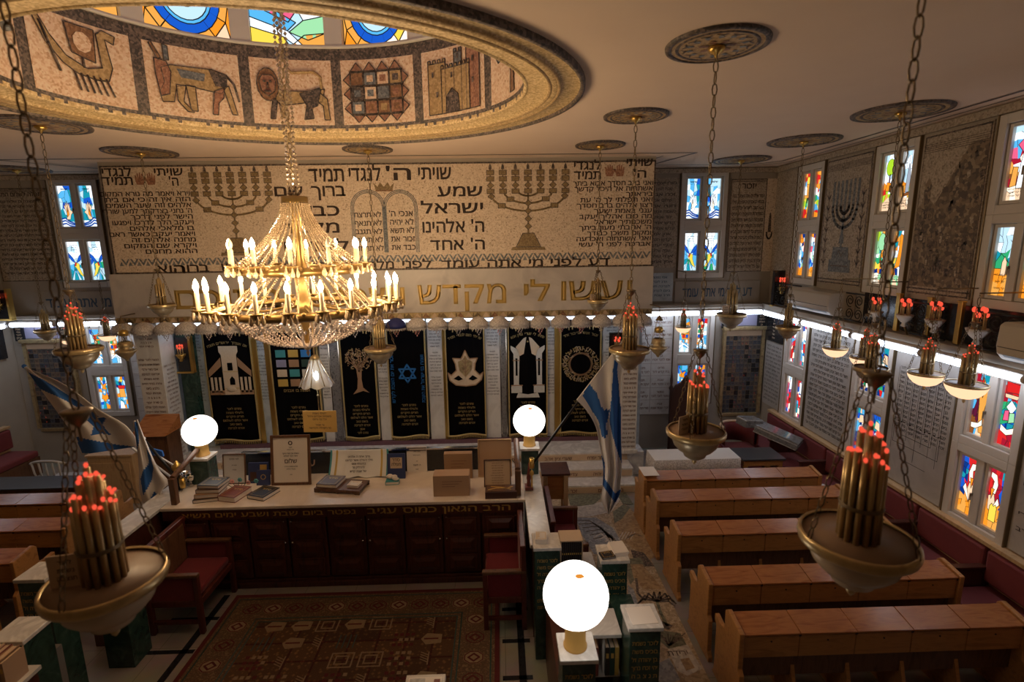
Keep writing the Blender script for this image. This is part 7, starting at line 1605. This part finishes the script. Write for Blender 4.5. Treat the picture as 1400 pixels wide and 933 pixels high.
fp([(862, 752), (880, 756), (895, 775), (880, 775), (866, 764)], 2, .0014); fp([(858, 765), (876, 762), (882, 776), (870, 790), (862, 800), (858, 790)], 4, .0016); fp([(862, 772), (878, 772), (906, 806), (880, 806), (866, 790)], 3, .002); fl([(870, 792), (872, 812), (880, 820)], .03, 2, .0024)
fp([(858, 800), (866, 806), (874, 830), (860, 830)], 0, .0012)
for k in range(9):
    t = PI*(k-1)/7; fl([(898, 823), (898+18*math.cos(t), 819-9*math.sin(t)), (898+26*math.cos(t), 826-6*math.sin(t))], .022, 2, .003)
fl([(898, 823), (904, 840), (912, 856)], .035, 4, .003); fp([(906, 850), (920, 856), (914, 862), (904, 858)], 2, .003)
fp([(900, 862), (930, 866), (944, 892), (915, 888), (903, 878)], 4, .001)
for k in range(10): fl([(915, 884), (901+k*4, 866+(k % 3)*3)], .012, 2, .002)
fp([(913, 888), (940, 882), (960, 915), (940, 925), (926, 918)], 1, .0024); fp([(930, 902), (942, 900), (950, 914), (938, 918)], 3, .003); fp([(896, 910), (915, 900), (930, 930), (900, 940)], 0, .0016)
b.text('ירידת', T, .1, *z0_(928, 897), .003, 2)
for k in range(5): fl([(846+k*4, 738), (852+k*4, 728)], .012, 1, .002); fl([(858, 736), (868, 730), (878, 734)], .014, 1, .002)
b.build('mosaic_picture', FMs, r, world=True)
# ================================================================= PEWS
def pew(x0, x1, yf, lab, mirror=False):
    """pew seen from behind: book box with lids on the near side, seat on the ark side; yf = near face of the box"""
    r = thing('pew', lab, 'pew', ((x0+x1)/2, yf+.2, 0), 'wooden pews'); W = x1-x0
    def endb(xa, xb):
        pts = [(yf-.12, 0), (yf-.12, .05), (yf-.085, .10), (yf-.075, .42), (yf-.035, .46), (yf-.035, .80), (yf+.22, .845), (yf+.26, .81), (yf+.26, .62), (yf+.34, .60), (yf+.46, .62), (yf+.46, .56), (yf+.42, .52), (yf+.42, .06), (yf+.46, .0)]
        v = [(xa, a, c) for a, c in pts]+[(xb, a, c) for a, c in pts]; n = len(pts)
        b = B(); b.add(v, [tuple(range(n)), tuple(range(n, 2*n))[::-1]]+[(i, n+i, n+(i+1) % n, (i+1) % n) for i in range(n)]); return b
    endb(x0, x0+.045).build('end_panel', 'pew_side', r, world=True, bevel=.008); endb(x1-.045, x1).build('end_panel', 'pew_side', r, world=True, bevel=.008)
    a, c = x0+.045, x1-.045; n = 5; dx = (c-a)/n
    b = B(); b.box(a, yf+.01, .54, c, yf+.03, .765); b.box(a, yf+.03, .54, c, yf+.225, .56); b.build('book_box', 'pew_side', r, world=True)
    for k in range(n):
        u0, u1 = a+k*dx+.003, a+(k+1)*dx-.003
        b = B(); b.add([(u0, yf-.02, .765), (u1, yf-.02, .765), (u1, yf+.225, .80), (u0, yf+.225, .80), (u0, yf-.02, .782), (u1, yf-.02, .782), (u1, yf+.225, .82), (u0, yf+.225, .82)], [(3, 2, 1, 0), (4, 5, 6, 7), (0, 1, 5, 4), (1, 2, 6, 5), (2, 3, 7, 6), (3, 0, 4, 7)]); b.build('lid', 'pew', r, world=True, bevel=.004)
        b = B(); b.box(u0, yf-.006, .545, u1, yf+.01, .75); b.build('front_board', 'pew_side', r, world=True, bevel=.003)
        b = B(); b.sph(((u0+u1)/2, yf-.008, .70), .008, 6, 4); b.box(u1-.008, yf-.012, .745, u1+.012, yf-.005, .775); b.build('lock', 'black', r, world=True)
    b = B(); b.box(a, yf+.06, .30, c, yf+.09, .54); b.build('back_board', 'walnut', r, world=True)
    b = B(); b.box(a, yf+.13, .40, c, yf+.44, .44); b.build('seat', 'pew', r, world=True, bevel=.006)
    for k in range(1, n):
        xk = a+k*dx; b = B(); pts = [(yf-.10, 0), (yf-.10, .05), (yf-.04, .08), (yf+.06, .40), (yf+.2, .40), (yf+.42, .40), (yf+.38, .06), (yf+.42, 0)]; nn = len(pts)
        b.add([(xk-.016, p_, q_) for p_, q_ in pts]+[(xk+.016, p_, q_) for p_, q_ in pts], [tuple(range(nn)), tuple(range(nn, 2*nn))[::-1]]+[(i, nn+i, nn+(i+1) % nn, (i+1) % nn) for i in range(nn)]); b.build('leg', 'pew_side', r, world=True)
ORD = ['farthest from the gallery, below the white table', 'second from the far end', 'middle one of the five', 'second nearest the gallery', 'nearest the gallery at the bottom edge']
for yf_, pl in zip((6.78, 6.18, 5.38, 4.50, 3.84), ORD): pew(2.0, 4.56, yf_, 'brown wooden pew on the right, '+pl)
for yf_, pl in zip((6.55, 5.87, 5.20, 4.5), ('farthest from the gallery', 'second from the far end', 'third from the far end, beside the lamp card', 'nearest the gallery')): pew(-8.3, -5.28, yf_, 'brown wooden pew on the left, '+pl)
sheet(.22, .30, 2.12, 6.93, .842, 0, 'white paper lying on the left end of the farthest right pew')
sheet(.20, .16, 4.78, 7.05, .46, .3, 'crumpled white paper on the red wall bench by the right end of the pews')
# ================================================================= TABLES, CHAIR, BAGS AT THE FAR RIGHT AND LEFT
r = thing('cloth_covered_table', 'table under a white cloth with lace edge at the far right', 'table', (3.1, 7.7, 0))
x0, x1, y0_, y1_ = 2.38, 3.74, 7.5, 7.93
for x in (x0+.06, x1-.06):
    for y in (y0_+.06, y1_-.06): B().box(x-.025, y-.025, 0, x+.025, y+.025, .73).build('leg', 'oak', r, world=True)
B().box(x0+.01, y0_+.01, .70, x1-.01, y1_-.01, .745).build('table_top', 'oak', r, world=True)
r = thing('tablecloth', 'white tablecloth with patterned hanging edge on the far right table', 'tablecloth', (3.1, 7.7, .75)); b = B(); b.box(x0, y0_, .746, x1, y1_, .752); b.build('cloth', 'white_cloth', r, world=True)
b = B(); n = 60
def drape(p, q, nrm):
    vs = []
    for i in range(n+1):
        t = i/n; w_ = .012*math.sin(t*34); x = p[0]+(q[0]-p[0])*t; y = p[1]+(q[1]-p[1])*t; vs += [(x, y, .751), (x+nrm[0]*(.012+w_), y+nrm[1]*(.012+w_), .44)]
    b.add(vs, [(2*i, 2*i+1, 2*i+3, 2*i+2) for i in range(n)], 0, True)
drape((x0, y0_), (x1, y0_), (0, -1)); drape((x0, y1_), (x0, y0_), (-1, 0)); drape((x1, y0_), (x1, y1_), (1, 0)); b.build('lace_edge', 'lace', r, world=True, solid=.004)
r = thing('side_table', 'dark topped wooden table beside the white covered table', 'table', (4.1, 7.7, 0)); B().box(3.77, 7.47, .71, 4.44, 7.95, .74).build('table_top', 'slate', r, world=True, bevel=.004); B().box(3.80, 7.5, .62, 4.41, 7.92, .71).build('apron', 'pew_side', r, world=True)
for x in (3.83, 4.38):
    for y in (7.53, 7.89): B().box(x-.03, y-.03, 0, x+.03, y+.03, .62).build('leg', 'pew_side', r, world=True)
def bundle(px, py, z, s, rz, ry, lab):
    p = P(px, py, z=z); r = thing('newspaper_bundle', lab, 'bundle', p, None, rz); b = B(); rr = random.Random(int(px))
    for k in range(6):
        d = rr.uniform(-.012, .012); TT = Matrix.Rotation(ry, 4, 'Y') @ Matrix.Translation((d, d, .022*k)); b.box(-s[0]/2, -s[1]/2, 0, s[0]/2, s[1]/2, .021, 0, TT)
    b.build('papers', 'news', r, bevel=.006); b = B(); TT = Matrix.Rotation(ry, 4, 'Y'); b.box(-s[0]/2-.006, -s[1]/2-.01, -.004, s[0]/2+.006, s[1]/2+.01, .14, 0, TT); b.build('plastic_wrap', M['wrap'], r, bevel=.02)
M['wrap'] = plain('clear_wrap', (.75, .74, .74), .12, 0, .6, .75)
bundle(1062, 600, .78, (.70, .30), -.75, .25, 'long plastic wrapped newspaper bundle on the red bench in the far right corner'); bundle(1024, 582, .92, (.34, .26), .2, .1, 'smaller plastic wrapped bundle behind the long one in the corner')
p = P(1040, 612, z=.5); r = thing('armchair', 'old red armchair with pale rim in the far right corner under the bundles', 'chair', (4.27, 8.6, 0)); b = B(); b.box(3.97, 8.35, .1, 4.57, 8.95, .45); b.build('seat', 'maroon', r, world=True, bevel=.04); b = B(); b.lathe([(.30, .45), (.34, .5), (.34, .78), (.30, .82), (.27, .78), (.27, .48)], (4.27, 8.72, 0), 18, a0=-.2, a1=PI+.2); b.build('curved_back', 'maroon', r, world=True, solid=.01); b = B(); b.tube([(4.27+.305*math.cos(a), 8.72+.305*math.sin(a), .82) for a in [-.2+(PI+.4)*k/14 for k in range(15)]], .025, 6); b.build('rim', 'paper_tan', r, world=True)
for x in (4.02, 4.52):
    for y in (8.4, 8.9): B().box(x-.02, y-.02, 0, x+.02, y+.02, .1).build('leg', 'dark', r, world=True)
p = P(953, 600, z=.5); r = thing('carved_chair', 'tall dark carved chair against the far wall, hidden behind the hanging lamp', 'chair', (3.55, 9.3, 0))
b = B(); b.box(3.27, 9.0, .0, 3.83, 9.5, .45); b.build('seat', 'leather', r, world=True, bevel=.02); b = B(); b.ext([(-.27, .45), (.27, .45), (.27, 1.25), (.2, 1.4), (.1, 1.45), (0, 1.6), (-.1, 1.45), (-.2, 1.4), (-.27, 1.25)], -.03, .03, 0, fback(3.55, 9.47, 0)); b.build('backrest', 'leather', r, world=True, bevel=.01)
for x in (3.27, 3.83): B().lathe([(.03, .0), (.03, 1.3), (.045, 1.34), (.02, 1.4), (.03, 1.5), (.004, 1.72)], (x, 9.47, 0), 10).build('turned_post', 'leather', r, world=True)
# left side: white plastic chair, dark table, wooden chest
p = P(82, 640, z=.62); r = thing('plastic_chair', 'white plastic garden chair with slatted back at the left', 'chair', (p.x, p.y, 0), None, 0); b = B()
b.box(-.23, -.22, .41, .23, .23, .445); b.build('seat', 'plastic', r, bevel=.02); b = B(); tp = [(.26*math.sin(t), -.22-.05*math.cos(t)+.02, .84-.06*abs(math.sin(t))**3) for t in [-PI/2+PI*k/12 for k in range(13)]]; b.tube(tp, .022, 6); b.build('top_rail', 'plastic', r)
for k in range(5): x = -.2+.1*k; B().tube([(x*.85, -.2, .43), (x, -.235, .64), (x*1.05, -.245, .82)], .014, 6).build('slat', 'plastic', r)
for x in (-.2, .2):
    for y in (-.19, .2): B().tube([(x, y, .42), (x*1.15, y*1.15, 0)], .022, 6).build('leg', 'plastic', r)
p, q = P(0, 668, z=.76), P(93, 672, z=.76); r = thing('long_table', 'dark shiny table top at the left picture edge, beyond the pews', 'table', ((p.x+q.x)/2, p.y, 0)); xa, xb, ym = p.x-1.0, q.x, (p.y+q.y)/2+.24; B().box(xa, ym-.2, .73, xb, ym+.22, .76).build('table_top', 'slate', r, world=True, bevel=.005); B().box(xa+.03, ym-.17, .62, xb-.03, ym+.19, .73).build('apron', 'walnut', r, world=True)
for x in (xa+.06, xb-.06):
    for y in (ym-.14, ym+.16): B().box(x-.03, y-.03, 0, x+.03, y+.03, .62).build('leg', 'walnut', r, world=True)
p, q = P(132, 655, z=.4), P(190, 655, z=.4); r = thing('wooden_chest', 'pale wooden chest behind the upper left flag', 'chest', ((p.x+q.x)/2, p.y+.25, 0)); B().box(p.x, p.y-.12, 0, q.x, p.y+.2, .82).build('body', 'oak', r, world=True, bevel=.01); B().box(p.x-.02, p.y-.14, .82, q.x+.02, p.y+.22, .86).build('lid', 'oak', r, world=True, bevel=.008); B().box(p.x+.05, p.y-.132, .1, q.x-.05, p.y-.12, .72).build('front_panel', 'oak', r, world=True, bevel=.004)
p = P(212, 590, y=8.2); r = thing('book_cupboard', 'brown wooden cupboard with sloped lid beside the left pier of the ark', 'cupboard', (p.x, 8.3, 0)); B().box(p.x-.3, 8.14, .0, p.x+.22, 8.48, 1.12).build('body', 'walnut', r, world=True, bevel=.008)
b = B(); b.add([(p.x-.32, 8.06, 1.12), (p.x+.24, 8.06, 1.12), (p.x+.24, 8.5, 1.36), (p.x-.32, 8.5, 1.36), (p.x-.32, 8.5, 1.12), (p.x+.24, 8.5, 1.12)], [(0, 1, 2, 3), (0, 3, 4), (1, 5, 2), (3, 2, 5, 4), (0, 4, 5, 1)]); b.build('sloped_lid', 'pew', r, world=True)
